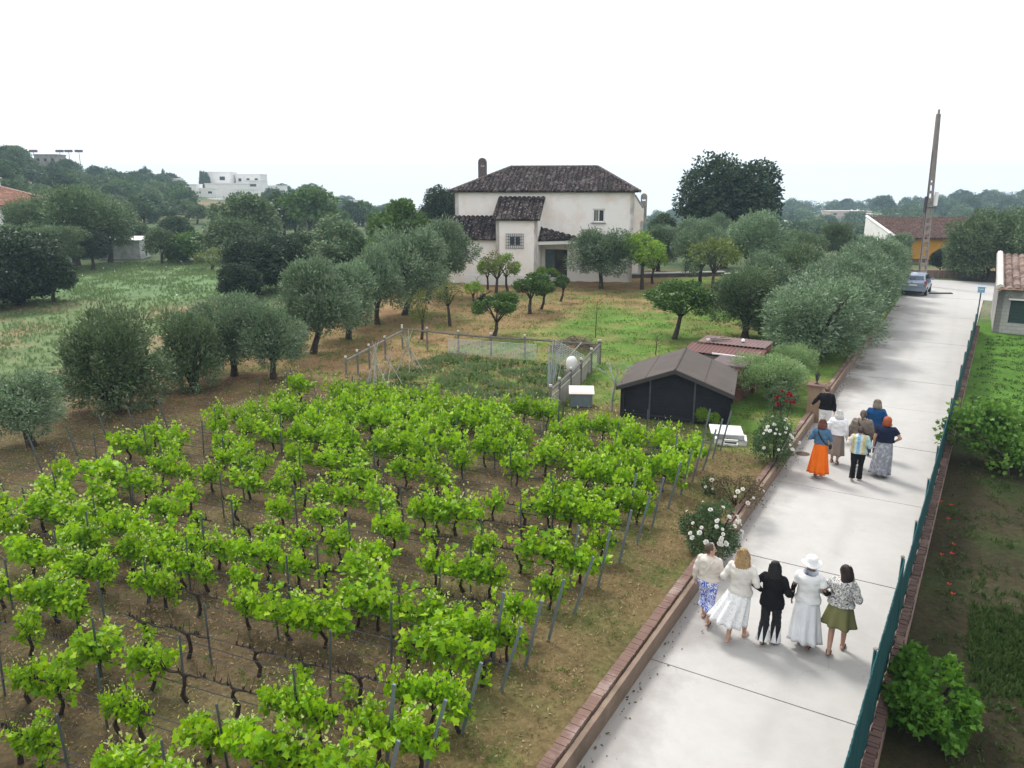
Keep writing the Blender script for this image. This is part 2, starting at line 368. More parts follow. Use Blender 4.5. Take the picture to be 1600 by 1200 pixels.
M_blue = plain('light_blue_paint', (.25, .5, .75), None, 5, .5, 0)

# ------------------------------------------------------------------ ground: one sheet to the horizon
def axis(parts):
    a = []
    for lo, hi, st in parts: a += list(np.arange(lo, hi, st))
    return np.unique(np.round(np.array(a), 4))
def grow(x0, x1, step, f):
    a = []; x = x0
    while abs(x) < abs(x1): a.append(x); x += step; step *= f
    a.append(x1); return a
sA = np.array(sorted(set(np.round(grow(-6, -300, -2, 1.3) + list(np.arange(-5.6, 75, .4)) + grow(75, 1400, .5, 1.035), 3))))
nA = np.array(sorted(set(np.round(grow(-42, -1300, -.6, 1.04) + list(np.arange(-41.6, -4.2, .4)) + [-3.9, -3.72, -3.69, -3.4, -3, -2, -1.2, -.6] + list(np.arange(-.3, 14, .25)) + grow(14, 1300, .4, 1.05), 3))))
SS, NN = np.meshgrid(sA, nA, indexing='ij')
GX = SS * US[0] + NN * UN[0]; GY = SS * US[1] + NN * UN[1]; GZ = G(GX, GY)
rngG = np.random.default_rng(5)
def fbm(X, Y, sc, seed=0, oc=4):
    o = np.zeros_like(X); a = 1; tot = 0; r = np.random.default_rng(seed)
    for k in range(oc):
        for _ in range(5):
            th = r.uniform(0, 6.283); ph = r.uniform(0, 6.283); fq = r.uniform(.7, 1.4)
            o += a * np.sin((X * math.cos(th) + Y * math.sin(th)) * fq * 6.283 / sc + ph + 1.5 * np.sin((Y * math.cos(th) - X * math.sin(th)) * fq * 3 / sc + ph * 2))
        tot += a * 2.2; a *= .55; sc *= .5
    return o / tot
def zone_colour(X, Y, s, n):
    D = np.hypot(X, Y); az = np.degrees(np.arctan2(X, Y))
    w = fbm(X, Y, 9, 1); w2 = fbm(X, Y, 3.2, 2)
    def C(c): return np.array(c)[None, None, :]
    def mixin(col, c, f): return col * (1 - f[..., None]) + C(c) * f[..., None]
    col = np.ones(X.shape + (3,)) * C((.108, .080, .044)); col = mixin(col, (.15, .14, .055), sm(w2 * 1.6 + w * .5 - .15) * .55)                       # vineyard soil
    path = sm((n + 6.6) / 1.2 + w * .3)                                          # strip between vines and kerb
    col = mixin(col, (.175, .130, .060), path * .85); col = mixin(col, (.10, .12, .035), path * sm(w2 * 2.0 + .15) * .8)
    back = sm((s - 20.5 + w) / 2.5)
    straw = np.clip(back, 0, 1); col = mixin(col, (.24, .175, .08), straw)
    lawn = back * sm((n + 20.5 + w * 2.5) / 3.5); gr = sm(1.02 + w * .9 + w2 * .6 - .3 * sm((s - 48) / 8))
    col = mixin(col, (.11, .20, .035), lawn * gr)
    col = mixin(col, (.22, .20, .075), lawn * sm(w2 * 1.8 - .15) * .7)
    orch = sm((Y - 22) / 6) * sm((-n - 15) / 6); col = mixin(col, (.28, .17, .09), orch * sm((-n - 18) / 4) * sm(.55 + w2) * .85)
    col = mixin(col, (.14, .17, .05), orch * sm(w * 1.6 - .25) * .6)
    ex = sm((meadow_n(s) + .4 - n + w * 1.0) / 2.2) * sm((s - 8) / 6)                       # meadow beyond the olives
    m = np.ones_like(col) * C((.145, .20, .088)); m = mixin(m, (.27, .20, .12), sm(w * 1.5 + w2 * .7 - .05) * sm((54 - Y) / 7))
    m = mixin(m, (.13, .215, .095), sm((Y - 49) / 8) * .9)
    col = col * (1 - ex[..., None]) + m * ex[..., None]
    lf = sm((-X - 13.5 + w) / 3) * sm((30 - Y) / 6); col = mixin(col, (.2, .16, .085), lf * .7)
    rt = n > fence_n(s)                                                          # yard to the right
    ry = np.ones_like(col) * C((.046, .040, .021)); ry = mixin(ry, (.034, .056, .014), sm(w2 * 1.5 + .05) * .7)
    ry = mixin(ry, (.085, .19, .025), sm((s - 26 + w) / 3) * .9); ry = mixin(ry, (.05, .05, .025), sm(w * 1.4 - .3) * .5)
    ry = mixin(ry, (.2, .19, .14), sm((s - 50) / 6) * .8)
    col = np.where(rt[..., None], ry, col)
    hill = sm((D - 62) / 14); hc = np.ones_like(col) * C((.085, .12, .055)); hc = mixin(hc, (.26, .18, .11), sm(fbm(X, Y, 60, 9) * 2 - .35) * .8)
    hc = mixin(hc, (.13, .19, .08), sm((92 - D) / 10) * (az < -5)); return np.clip(col * (1 - hill[..., None]) + hc * hill[..., None], 0, 1)
GC = zone_colour(GX, GY, SS, NN)
near = (SS > 2) & (SS < 70) & (NN < -3.8) & (NN > -40)
GZ = GZ + np.where(near, .035 * fbm(GX, GY, 1.7, 3), 0)
ns_, nn_ = SS.shape
idx = np.arange(ns_ * nn_).reshape(ns_, nn_)
F = np.stack([idx[:-1, :-1], idx[:-1, 1:], idx[1:, 1:], idx[1:, :-1]], -1).reshape(-1, 4)[:, ::-1]
me = bpy.data.meshes.new('ground'); me.vertices.add(ns_ * nn_)
me.vertices.foreach_set('co', np.stack([GX, GY, GZ], -1).reshape(-1).astype(np.float32))
me.loops.add(len(F) * 4); me.loops.foreach_set('vertex_index', F.reshape(-1).astype(np.int32))
me.polygons.add(len(F)); me.polygons.foreach_set('loop_start', np.arange(0, len(F) * 4, 4, dtype=np.int32)); me.polygons.foreach_set('loop_total', np.full(len(F), 4, dtype=np.int32))
me.polygons.foreach_set('use_smooth', [True] * len(F)); me.update(calc_edges=True)
ca = me.color_attributes.new('soil', 'FLOAT_COLOR', 'POINT')
ca.data.foreach_set('color', np.concatenate([GC, np.ones(GC.shape[:2] + (1,))], -1).reshape(-1).astype(np.float32))
m, n, o = new_mat('ground'); tc = N(n, 'ShaderNodeTexCoord').outputs['Object']
at_ = N(n, 'ShaderNodeAttribute', attribute_name='soil'); b = n.nodes.new('ShaderNodeBsdfPrincipled'); b.inputs['Roughness'].default_value = .95; b.inputs['Specular IOR Level'].default_value = .1
c = mixc(n, maprange(n, noise(n, 1.1, 6, tc, .7), .3, .7, 0, .5), at_.outputs[0], (.3, .3, .3), 'MULTIPLY')
c = mixc(n, 1.0, c, maprange(n, noise(n, 14, 6, tc, .75), .3, .7, .62, 1.5), 'MULTIPLY') if False else c
sc3 = N(n, 'ShaderNodeVectorMath', operation='SCALE'); n.links.new(c, sc3.inputs[0]); n.links.new(maprange(n, noise(n, 9, 8, tc, .8), .32, .68, .55, 1.6), sc3.inputs['Scale'])
sc4 = N(n, 'ShaderNodeVectorMath', operation='SCALE'); n.links.new(sc3.outputs[0], sc4.inputs[0]); n.links.new(maprange(n, noise(n, .35, 5, tc, .7), .3, .7, .8, 1.25), sc4.inputs['Scale'])
n.links.new(sc4.outputs[0], b.inputs['Base Color'])
bp = N(n, 'ShaderNodeBump', i_Strength=.8, i_Distance=.06); n.links.new(noise(n, 7, 8, tc, .75), bp.inputs['Height']); n.links.new(bp.outputs[0], b.inputs['Normal']); n.links.new(b.outputs[0], o.inputs[0])
me.materials.append(m); gr_o = obj('ground', me); tag(gr_o, 'brown vineyard soil, lawn and hills', None, None, 'structure'); gr_o['kind'] = 'structure'

# ------------------------------------------------------------------ driveway of concrete slabs
m, n, o = new_mat('driveway_concrete'); tcn = N(n, 'ShaderNodeTexCoord'); tc = tcn.outputs['Object']
sx = N(n, 'ShaderNodeSeparateXYZ'); n.links.new(tc, sx.inputs[0])
base = mixc(n, maprange(n, noise(n, .5, 6, tc, .62), .3, .7), (.47, .457, .44), (.405, .393, .38))
base = mixc(n, maprange(n, noise(n, 2.2, 7, tc, .7), .42, .7, 0, .35), base, (.53, .52, .50))
base = mixc(n, maprange(n, noise(n, 5, 6, tc, .75), .52, .7, 0, .35), base, (.40, .385, .365))
base = mixc(n, maprange(n, noise(n, 30, 4, tc, .7), .5, .75, 0, .25), base, (.42, .40, .38))
vor = N(n, 'ShaderNodeTexVoronoi', feature='DISTANCE_TO_EDGE', i_Scale=.33); wv_ = N(n, 'ShaderNodeVectorMath', operation='ADD'); wn_ = N(n, 'ShaderNodeTexNoise', i_Scale=1.7, i_Detail=6); n.links.new(tc, wn_.inputs['Vector']); ws_ = N(n, 'ShaderNodeVectorMath', operation='SCALE', i_Scale=1.1); n.links.new(wn_.outputs['Color'], ws_.inputs[0]); n.links.new(tc, wv_.inputs[0]); n.links.new(ws_.outputs[0], wv_.inputs[1]); n.links.new(wv_.outputs[0], vor.inputs['Vector'])
crk = N(n, 'ShaderNodeMath', operation='MULTIPLY'); n.links.new(maprange(n, vor.outputs['Distance'], .004, .0, 0, .5), crk.inputs[0]); n.links.new(maprange(n, noise(n, .6, 3, tc), .5, .6), crk.inputs[1]); base = mixc(n, crk.outputs[0], base, (.22, .21, .2))
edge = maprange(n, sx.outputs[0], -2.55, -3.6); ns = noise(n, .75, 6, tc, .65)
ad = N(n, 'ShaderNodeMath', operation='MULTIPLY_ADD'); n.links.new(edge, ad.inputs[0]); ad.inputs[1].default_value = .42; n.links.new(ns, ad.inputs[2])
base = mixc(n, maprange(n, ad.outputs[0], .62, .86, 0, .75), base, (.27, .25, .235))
kerb_dark = N(n, 'ShaderNodeMath', operation='MULTIPLY'); n.links.new(maprange(n, sx.outputs[1], 28, 34), kerb_dark.inputs[0]); n.links.new(maprange(n, sx.outputs[0], -1.9, -3.3), kerb_dark.inputs[1])
wf = N(n, 'ShaderNodeMath', operation='MULTIPLY'); n.links.new(kerb_dark.outputs[0], wf.inputs[0]); n.links.new(maprange(n, noise(n, .3, 4, tc, .6), .47, .55), wf.inputs[1])
base = mixc(n, wf.outputs[0], base, (.15, .13, .115))  # darker noise patches towards the kerb along the far part of the drive
tw_ = N(n, 'ShaderNodeMath', operation='PINGPONG', i_1=.75); ta_ = N(n, 'ShaderNodeMath', operation='ADD', i_1=3.1); n.links.new(sx.outputs[0], ta_.inputs[0]); n.links.new(ta_.outputs[0], tw_.inputs[0])
tm_ = N(n, 'ShaderNodeMath', operation='MULTIPLY'); n.links.new(maprange(n, tw_.outputs[0], .22, .02, 0, .22), tm_.inputs[0]); n.links.new(maprange(n, noise(n, .4, 4, tc), .35, .6), tm_.inputs[1]); base = mixc(n, tm_.outputs[0], base, (.28, .27, .26))
base = mixc(n, maprange(n, sx.outputs[1], 32, 62, 0, .55), base, (.42, .41, .395))
b = n.nodes.new('ShaderNodeBsdfPrincipled'); n.links.new(base, b.inputs['Base Color'])
b.inputs['Roughness'].default_value = .85; bp = N(n, 'ShaderNodeBump', i_Strength=.25, i_Distance=.01); n.links.new(noise(n, 25, 6, tc), bp.inputs['Height'])
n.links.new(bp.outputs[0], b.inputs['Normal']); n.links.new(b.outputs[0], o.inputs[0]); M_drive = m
mb = MB(); js = [2.0, 6.0, 10.75, 15.35, 20.0, 24.7, 29.3, 33.9, 38.6, 43.2, 47.9, 52.5, 57.2, 61.9, 68.0, 74.]
for i in range(len(js) - 1):
    a, b_ = js[i] + .014, js[i + 1] - .014
    nl = -3.66 if a < 53 else -5.6
    nr = (lambda s: fence_n(s) + .02)
    if a > 61: nr = lambda s: 9.0
    tw = .012 * math.sin(i * 2.3)
    poly = [(nl, a), (nr(a), a + tw), (nr(b_), b_ + .012 * math.sin((i + 1) * 2.3)), (nl, b_)]
    mb.prism(poly, -.05, 0.0 + .003 * (i % 2))
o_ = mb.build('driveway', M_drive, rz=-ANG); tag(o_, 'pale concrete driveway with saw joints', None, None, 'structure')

# ------------------------------------------------------------------ brick kerb and retaining edge along the vineyard
rnd = random.Random(3)
k = thing('kerb_wall', 'long low red-brown brick kerb between vineyard and driveway', 'low wall', (0, 0, 0), -ANG)
mb = MB(); s = 4.0
while s < 15.2:
    j = rnd.uniform(-.006, .006)
    mb.box(-3.845 + j, s, .33 + rnd.uniform(-.004, .006), .17, .070, .09, rnd.uniform(-.02, .02)); s += .075
while s < 47:
    L_ = .235
    mb.box(-3.83 + rnd.uniform(-.006, .006), s + L_ / 2, .325 + rnd.uniform(-.004, .006), .13, L_, .08, rnd.uniform(-.015, .015)); s += L_ + .012
mb.build('brick_cap', M_capb, k)
mb = MB(); mb.prism([(-3.93, 3.5), (-3.74, 3.5), (-3.74, 48), (-3.93, 48)], -.1, .285); mb.build('wall_core', M_brickw, k)
mb = MB(); mb.prism([(-3.735, 3.5), (-3.655, 3.5), (-3.655, 47.5), (-3.735, 47.5)], -.06, .33); mb.build('plaster_face', M_tan, k)
# gate pillar with a lantern
px, py = SN(26.2, -3.72)
k = thing('gate_pillar', 'short brick pillar carrying a black lantern beside the driveway', 'pillar', (px, py, 0), -ANG)
MB_ = MB(); MB_.box(0, 0, .6, .44, .44, 1.24); MB_.build('pillar_shaft', brick_mat('pillar_brick', (.26, .17, .11), (.30, .20, .13), (.24, .19, .15)), k)
MB_ = MB(); MB_.box(0, 0, 1.25, .54, .54, .06); MB_.build('cap_slab', M_capb, k)
l = thing('lantern', 'small black lantern standing on the brick gate pillar', 'lamp', (px, py, 1.28), -ANG)
MB_ = MB(); MB_.tube([(0, 0, 0), (0, 0, .02), (0, 0, .03), (0, 0, .12)], [.07, .07, .02, .02], 8); MB_.build('lantern_base', M_black, l)
MB_ = MB(); MB_.tube([(0, 0, .12), (0, 0, .30)], [.05, .075], 6); MB_.build('glass_body', M_glass, l)
MB_ = MB(); MB_.tube([(0, 0, .30), (0, 0, .32), (0, 0, .39), (0, 0, .42)], [.095, .09, .03, .01], 6); MB_.build('lantern_hood', M_black, l)

# ------------------------------------------------------------------ teal screened fence on its brick wall
bw = thing('brick_wall', 'low brick wall carrying the teal fence along the right of the driveway', 'wall', (0, 0, 0), -ANG)
mb = MB(); s = 3.0
while s < 47.5:
    n0 = fence_n(s) + .10
    mb.box(n0 + .03 + rnd.uniform(-.012, .012), s, .36 + rnd.uniform(-.01, .012), .14 + rnd.uniform(-.025, .012), .066, .11, -.034 + rnd.uniform(-.04, .04)); s += .077
mb.build('brick_top', plain('dark_brown_brick', (.13, .08, .068), (.09, .058, .05), 2.5, .9, .5, 60, stain=(.24, .17, .14), stain_scale=1.4), bw)  # top course darker than the wall core, with paler patches
mb = MB(); mb.prism([(fence_n(3) - .01, 3), (fence_n(3) + .21, 3), (fence_n(48) + .21, 48), (fence_n(48) - .01, 48)], -.1, .305); mb.build('wall_core', M_brickw, bw)
fn = thing('mesh_fence', 'teal screened fence in stepped panels along the right of the driveway', 'fence', (0, 0, 0), -ANG)
sps = [4.6, 7.2, 9.9, 12.9]; z_near = 1.78
def panel(s0, s1, z0, z1):
    mb = MB(); k = 26; nseg = int((s1 - s0) / .06)
    vs = []
    for i in range(nseg + 1):
        s = s0 + (s1 - s0) * i / nseg; wv = .010 * math.sin(s * 9.1) + .006 * math.sin(s * 23)
        top = z1 + .012 * math.sin(s * 52) + .01 * math.sin(s * 2.1)
        for zz, q in ((z0, 1), ((z0 + z1) / 2, -1), (top, .5)): vs.append((fence_n(s) + .03 + wv * q, s, zz))
        for zz, q in ((z0, 1), ((z0 + z1) / 2, -1), (top, .5)): vs.append((fence_n(s) + .045 + wv * q, s, zz))
    fs = []
    for i in range(nseg):
        a = i * 6; b = a + 6
        fs += [(a, a + 1, b + 1, b), (a + 1, a + 2, b + 2, b + 1), (a + 3, b + 3, b + 4, a + 4), (a + 4, b + 4, b + 5, a + 5), (a + 2, a + 5, b + 5, b + 2), (a, b, b + 3, a + 3)]
    mb.add(vs, fs); mb.build('mesh_panel', M_fence, fn)
    mb = MB(); q = int((s1 - s0) / .11)
    for i in range(q):
        s = s0 + (i + .5) * (s1 - s0) / q
        mb.tube([(fence_n(s) + .035, s - .05, z1 + .01), (fence_n(s) + .035, s, z1 + .035), (fence_n(s) + .035, s + .05, z1 + .01)], .006, 4, False)
    mb.build('top_wire', M_fencep, fn)
pst = [3.0] + sps
for a, b_ in zip(pst[:-1], pst[1:]): panel(a, b_ - .04, .36, z_near)
far_s = [12.95, 15.6, 18.2, 20.8, 23.4, 26.0, 28.6, 31.3, 34, 36.7, 39.4, 42.1, 44.8, 47.5]
for i, (a, b_) in enumerate(zip(far_s[:-1], far_s[1:])): panel(a, b_ - .02, .36, 1.36)
for s, zt in [(x, z_near + .01) for x in pst] + [(x, 1.37) for x in far_s]:
    mb = MB(); mb.tube([(fence_n(s) + .0, s, .2), (fence_n(s) + .0, s, zt)], .021, 8); p_ = mb.build('fence_post', M_fencep, fn)
    mb = MB(); mb.tube([(fence_n(s), s, zt), (fence_n(s), s, zt + .02), (fence_n(s), s, zt + .035)], [.032, .03, .012], 8); mb.build('post_cap', M_conc, p_)
# ------------------------------------------------------------------ tile roofs as real corrugated sheets
def tile_plane(o, ux, vx, nrm, width, ext, mat, name, parent, pitch=.34, amp=.11, vmin=None):
    """o: eave corner; ux along the eave; vx up the slope; ext(u)=length up the slope at u"""
    o, ux, vx, nrm = map(np.array, (o, ux, vx, nrm)); nc = max(2, int(width / pitch)); sub = 6
    us = np.linspace(0, width, nc * sub + 1); vs = []; uv = []; fs = []; K = 6
    for i, uu in enumerate(us):
        h = amp * abs(math.sin(math.pi * uu / (width / nc))) ** .8; L0 = vmin(uu) if vmin else 0; L = max(ext(uu), L0 + .02)
        for j in range(K):
            v = L0 + (L - L0) * j / (K - 1); p = o + ux * uu + vx * v + nrm * h; vs.append(p); uv.append((uu, v))
        vs.append(o + ux * uu + vx * L0 + nrm * -.05); uv.append((uu, L0))
    K1 = K + 1
    for i in range(len(us) - 1):
        for j in range(K - 1): a = i * K1 + j; fs.append((a, a + K1, a + K1 + 1, a + 1))
        a = i * K1; fs.append((a, a + K, a + K1 + K, a + K1))
    me = bpy.data.meshes.new(name); me.from_pydata([tuple(p) for p in vs], [], fs); me.materials.append(mat)
    ul = me.uv_layers.new(name='UVMap'); li = np.array([l.vertex_index for l in me.loops]); ul.data.foreach_set('uv', np.array(uv)[li].reshape(-1).astype(np.float32))
    me.polygons.foreach_set('use_smooth', [False] * len(me.polygons)); me.update()
    return obj(name, me, parent)
def nz(v): v = np.array(v, float); return v / np.linalg.norm(v)
def plane_from(a, b, c):
    """eave a->b, c a point higher on the plane"""
    a, b, c = map(lambda q: np.array(q, float), (a, b, c)); ux = nz(b - a); n_ = nz(np.cross(ux, c - a)); 
    if n_[2] < 0: n_ = -n_
    vx = np.cross(n_, ux); 
    if vx[2] < 0: vx = -vx
    return a, ux, vx, n_, float(np.linalg.norm(b - a))
def rect_wall(mb, p0, p1, z0, z1, th, holes):
    """wall from p0 to p1 (2D) with rectangular openings (u0,u1,z0,z1)"""
    p0 = Vector(p0); p1 = Vector(p1); d = (p1 - p0); L = d.length; d /= L; nn = Vector((d.y, -d.x))
    us = sorted({0, L} | {h[0] for h in holes} | {h[1] for h in holes}); zs = sorted({z0, z1} | {h[2] for h in holes} | {h[3] for h in holes})
    P = lambda u_, z_, t: (p0.x + d.x * u_ - nn.x * t, p0.y + d.y * u_ - nn.y * t, z_)
    for a, b in zip(us[:-1], us[1:]):
        for c, e in zip(zs[:-1], zs[1:]):
            mu, mz = (a + b) / 2, (c + e) / 2
            if any(h[0] < mu < h[1] and h[2] < mz < h[3] for h in holes): continue
            vs = [P(a, c, 0), P(b, c, 0), P(b, e, 0), P(a, e, 0), P(a, c, th), P(b, c, th), P(b, e, th), P(a, e, th)]
            mb.add(vs, [(0, 1, 2, 3), (4, 7, 6, 5), (0, 4, 5, 1), (3, 2, 6, 7), (0, 3, 7, 4), (1, 5, 6, 2)])
# ------------------------------------------------------------------ the farmhouse
HX, HY, _ = dep(713, 437, 60); HZ = gz(HX, HY) - .1; PHI = R(9)
H = thing('farmhouse', 'large cream two-storey farmhouse with dark tiled hip roof', 'house', (HX, HY, 0), -PHI)
Wd, Dp, ZE, ZR = 13.6, 9.2, 7.28, 9.15
mb = MB()
rect_wall(mb, (0, 0), (Wd, 0), HZ, ZE, .3, [(10.55, 11.45, 5.05, 6.02), (7.0, 8.7, HZ + .35, 3.0)])
rect_wall(mb, (Wd, .0), (Wd, Dp), HZ, ZE, .3, []); rect_wall(mb, (Wd, Dp), (0, Dp), HZ, ZE, .3, []); rect_wall(mb, (0, Dp), (0, 0), HZ, ZE, .3, [])
mb.build('wall', M_cream, H)
mb = MB(); mb.box(Wd / 2, Dp / 2, ZE - .03, Wd + .5, Dp + .5, .1); mb.build('eave_board', M_stonew, H)
ov = .38; e0 = ZE + .0
A = [(-ov, -ov, e0), (Wd + ov, -ov, e0), (Wd + ov, Dp + ov, e0), (-ov, Dp + ov, e0)]; r0, r1 = (3.6, Dp / 2, ZR), (Wd - 3.0, Dp / 2, ZR)
rf = thing('roof', None, None); rf.parent = H
def hip(a, b, apexs):
    o_, ux, vx, nn_, w = plane_from(a, b, apexs[0]); ks = [(float(np.dot(np.array(q) - o_, ux)), float(np.dot(np.array(q) - o_, vx))) for q in apexs]
    xs = [0] + [q[0] for q in ks] + [w]; ys = [0] + [q[1] for q in ks] + [0]
    return tile_plane(o_, ux, vx, nn_, w, lambda u_: float(np.interp(u_, xs, ys)), M_tile, 'roof_slope', rf)
hip(A[0], A[1], [r0, r1]); hip(A[1], A[2], [r1]); hip(A[2], A[3], [r1, r0]); hip(A[3], A[0], [r0])
mb = MB()
def ridge(mb, a, b, r=.11):
    a = Vector(a); b = Vector(b); k_ = max(2, int((b - a).length / .4))
    for i in range(k_):
        p, q = a.lerp(b, i / k_), a.lerp(b, (i + 1.08) / k_); mb.tube([p + Vector((0, 0, .03)), q + Vector((0, 0, .03))], [r * 1.08, r * .9], 8)
for a, b in ((r0, r1), (A[0], r0), (A[3], r0), (A[1], r1), (A[2], r1)): ridge(mb, a, b)
me_ = mb.mesh('ridge_tiles', M_brown); obj('ridge_tiles', me_, rf)
# upper window, porch door
mb = MB(); 
for x0, x1 in ((10.55, 10.65), (10.97, 11.03), (11.35, 11.45)): mb.box((x0 + x1) / 2, .09, 5.53, x1 - x0, .08, .95)
for z in (5.09, 5.97): mb.box(11, .085, z, .9, .07, .09)
w_ = mb.build('window', M_white, H)
mb = MB(); mb.box(11.0, .13, 5.53, .86, .02, .9); mb.build('pane', M_glass, w_)
mb = MB(); mb.box(10.82, .115, 5.53, .20, .015, .78); mb.build('curtain', plain('curtain', (.25, .24, .2)), w_)
mb = MB(); mb.box(11.0, -.06, 5.0, 1.08, .2, .06); mb.build('window_sill', M_stonew, w_)
mb = MB(); mb.box(7.3, .2, 1.9, .9, .06, 2.3); d_ = mb.build('door', plain('grey_green_door', (.10, .15, .15), (.07, .11, .11), 3, .5), H)
mb = MB(); mb.box(7.62, .14, 1.75, .03, .06, .16); mb.build('handle', M_conc, d_)
mb = MB(); mb.box(8.2, .4, 1.9, 1.0, .05, 2.3); mb.build('dark_doorway', M_glass, H)
mb = MB(); mb.box(7.73, .12, 1.9, .06, .1, 2.3); mb.build('door_frame', M_brown, H)
# left wing
mb = MB(); rect_wall(mb, (-.2, -2.3), (3.7, -2.3), HZ, 3.9, .25, [(.2, .8, 1.5, 2.6)]); rect_wall(mb, (-.2, 0), (-.2, -2.3), HZ, 3.9, .25, [])
mb.add([(-.2, -2.3, 3.9), (-.2, 0, 3.9), (-.2, 0, 5.3), (.05, -2.3, 3.9), (.05, 0, 3.9), (.05, 0, 5.3)], [(0, 1, 2), (3, 5, 4), (0, 2, 5, 3)])
mb.build('wing_wall', M_cream, H)
mb = MB(); 
for i in range(5): mb.box(.02 + i * .13, -2.36, 2.05, .02, .02, 1.1)
for i in range(4): mb.box(.28, -2.36, 1.55 + i * .33, .6, .025, .02)
g_ = mb.build('window_grille', M_iron, H); mb = MB(); mb.box(.3, -2.2, 2.05, .58, .02, 1.08); mb.build('pane', M_glass, g_)
a, ux, vx, nn_, w = plane_from((-.55, -2.65, 3.84), (3.72, -2.65, 3.84), (-.3, 0.02, 5.42))
tile_plane(a, ux, vx, nn_, w, lambda u_: float(np.linalg.norm([2.67, 1.58])), M_tile, 'wing_roof', H)
# stair tower with its shed roof
mb = MB(); rect_wall(mb, (3.7, -2.9), (6.75, -2.9), HZ, 5.35, .25, [(.92, 1.88, 3.42, 4.18)])
rect_wall(mb, (6.75, -2.9), (6.75, 0), HZ, 5.35, .25, []); rect_wall(mb, (3.7, 0), (3.7, -2.9), HZ, 5.35, .25, [])
for x in (3.7, 6.5): mb.add([(x, -2.9, 5.35), (x, 0, 5.35), (x, 0, 6.75), (x + .25, -2.9, 5.35), (x + .25, 0, 5.35), (x + .25, 0, 6.75)], [(0, 1, 2), (3, 5, 4), (0, 2, 5, 3)])
mb.build('tower_wall', M_cream, H)
a, ux, vx, nn_, w = plane_from((3.4, -3.2, 5.3), (6.98, -3.2, 5.3), (3.5, .02, 6.85))
tile_plane(a, ux, vx, nn_, w, lambda u_: float(np.linalg.norm([3.22, 1.55])), M_tile, 'tower_roof', H)
mb = MB(); 
for x0, x1 in ((4.62, 4.72), (5.05, 5.14), (5.48, 5.58)): mb.box((x0 + x1) / 2, -2.83, 3.8, x1 - x0, .07, .76)
for z in (3.46, 4.14): mb.box(5.1, -2.835, z, .96, .06, .08)
w_ = mb.build('window', M_white, H); mb = MB(); mb.box(5.1, -2.79, 3.8, .9, .02, .72); mb.build('pane', M_glassb, w_)
mb = MB()
for i in range(9): mb.tube([(4.47 + i * .158, -3.02, 3.25), (4.47 + i * .158, -3.02, 4.33)], .016, 5)
for i in range(6): mb.box(5.1, -3.0, 3.28 + i * .205, 1.3, .022, .03)
for x in (4.46, 5.74): mb.box(x, -2.96, 3.28, .03, .14, .03); mb.box(x, -2.96, 4.3, .03, .14, .03)
mb.build('window_grille', M_iron, w_)
# porch roof wedge
o_, ux, vx, nn_, w = plane_from((6.76, -2.6, 3.8), (9.6, -.9, 3.8), (6.9, -.02, 4.95))
pe = [(6.76, -2.6, 3.8), (9.6, -.9, 3.8), (9.75, 0, 3.95), (6.8, 0, 4.95)]
ks = [(float(np.dot(np.array(q) - o_, ux)), float(np.dot(np.array(q) - o_, vx))) for q in pe]
tile_plane(o_, ux, vx, nn_, w, lambda u_: float(np.interp(u_, [0, .001, w], [.3, 2.35, .35])), M_tile, 'porch_roof', H)
mb = MB(); mb.add([(6.76, -2.5, 3.75), (9.5, -.9, 3.75), (9.6, 0, 3.75), (6.76, 0, 3.75), (6.76, -2.5, 3.5), (9.5, -.9, 3.5), (9.6, 0, 3.5), (6.76, 0, 3.5)], [(0, 1, 2, 3), (7, 6, 5, 4), (0, 4, 5, 1), (1, 5, 6, 2)])
mb.build('porch_lintel', M_whitef, H)
# chimneys and the annex on the far right
def chimney(x, y, z0, z1, w, mat, name='chimney'):
    mb = MB(); mb.box(x, y, (z0 + z1 - .55) / 2, w, w * .8, z1 - .55 - z0)
    for sx_ in (-1, 1): mb.box(x + sx_ * (w / 2 - .06), y, z1 - .38, .12, w * .8, .36)
    mb.tube([(x, y - w * .4, z1 - .22), (x, y + w * .4, z1 - .22)], w * .5, 10); return mb.build(name, mat, H)
chimney(1.55, 3.2, 7.8, 9.75, .62, M_brown)
mb = MB(); rect_wall(mb, (Wd - .01, 3.4), (Wd + .75, 3.4), HZ, 6.0, .25, []); rect_wall(mb, (Wd + .75, 3.4), (Wd + .75, 8.5), HZ, 5.0, .25, [])
mb.add([(Wd, 3.4, 6.0), (Wd + .6, 3.4, 6.0), (Wd, 3.4, 6.95), (Wd, 3.65, 6.0), (Wd + .6, 3.65, 6.0), (Wd, 3.65, 6.95)], [(0, 1, 2), (3, 5, 4), (1, 4, 5, 2)])
mb.build('annex_wall', M_cream, H)
mb = MB(); mb.tube([(Wd, 3.5, 7.0), (Wd + .7, 3.5, 5.95)], .09, 6); mb.build('annex_coping', M_stonew, H)
chimney(Wd + .72, 4.0, 4.8, 7.1, .5, M_conc); chimney(Wd - .1, 5.2, 5.5, 6.9, .5, M_brown)
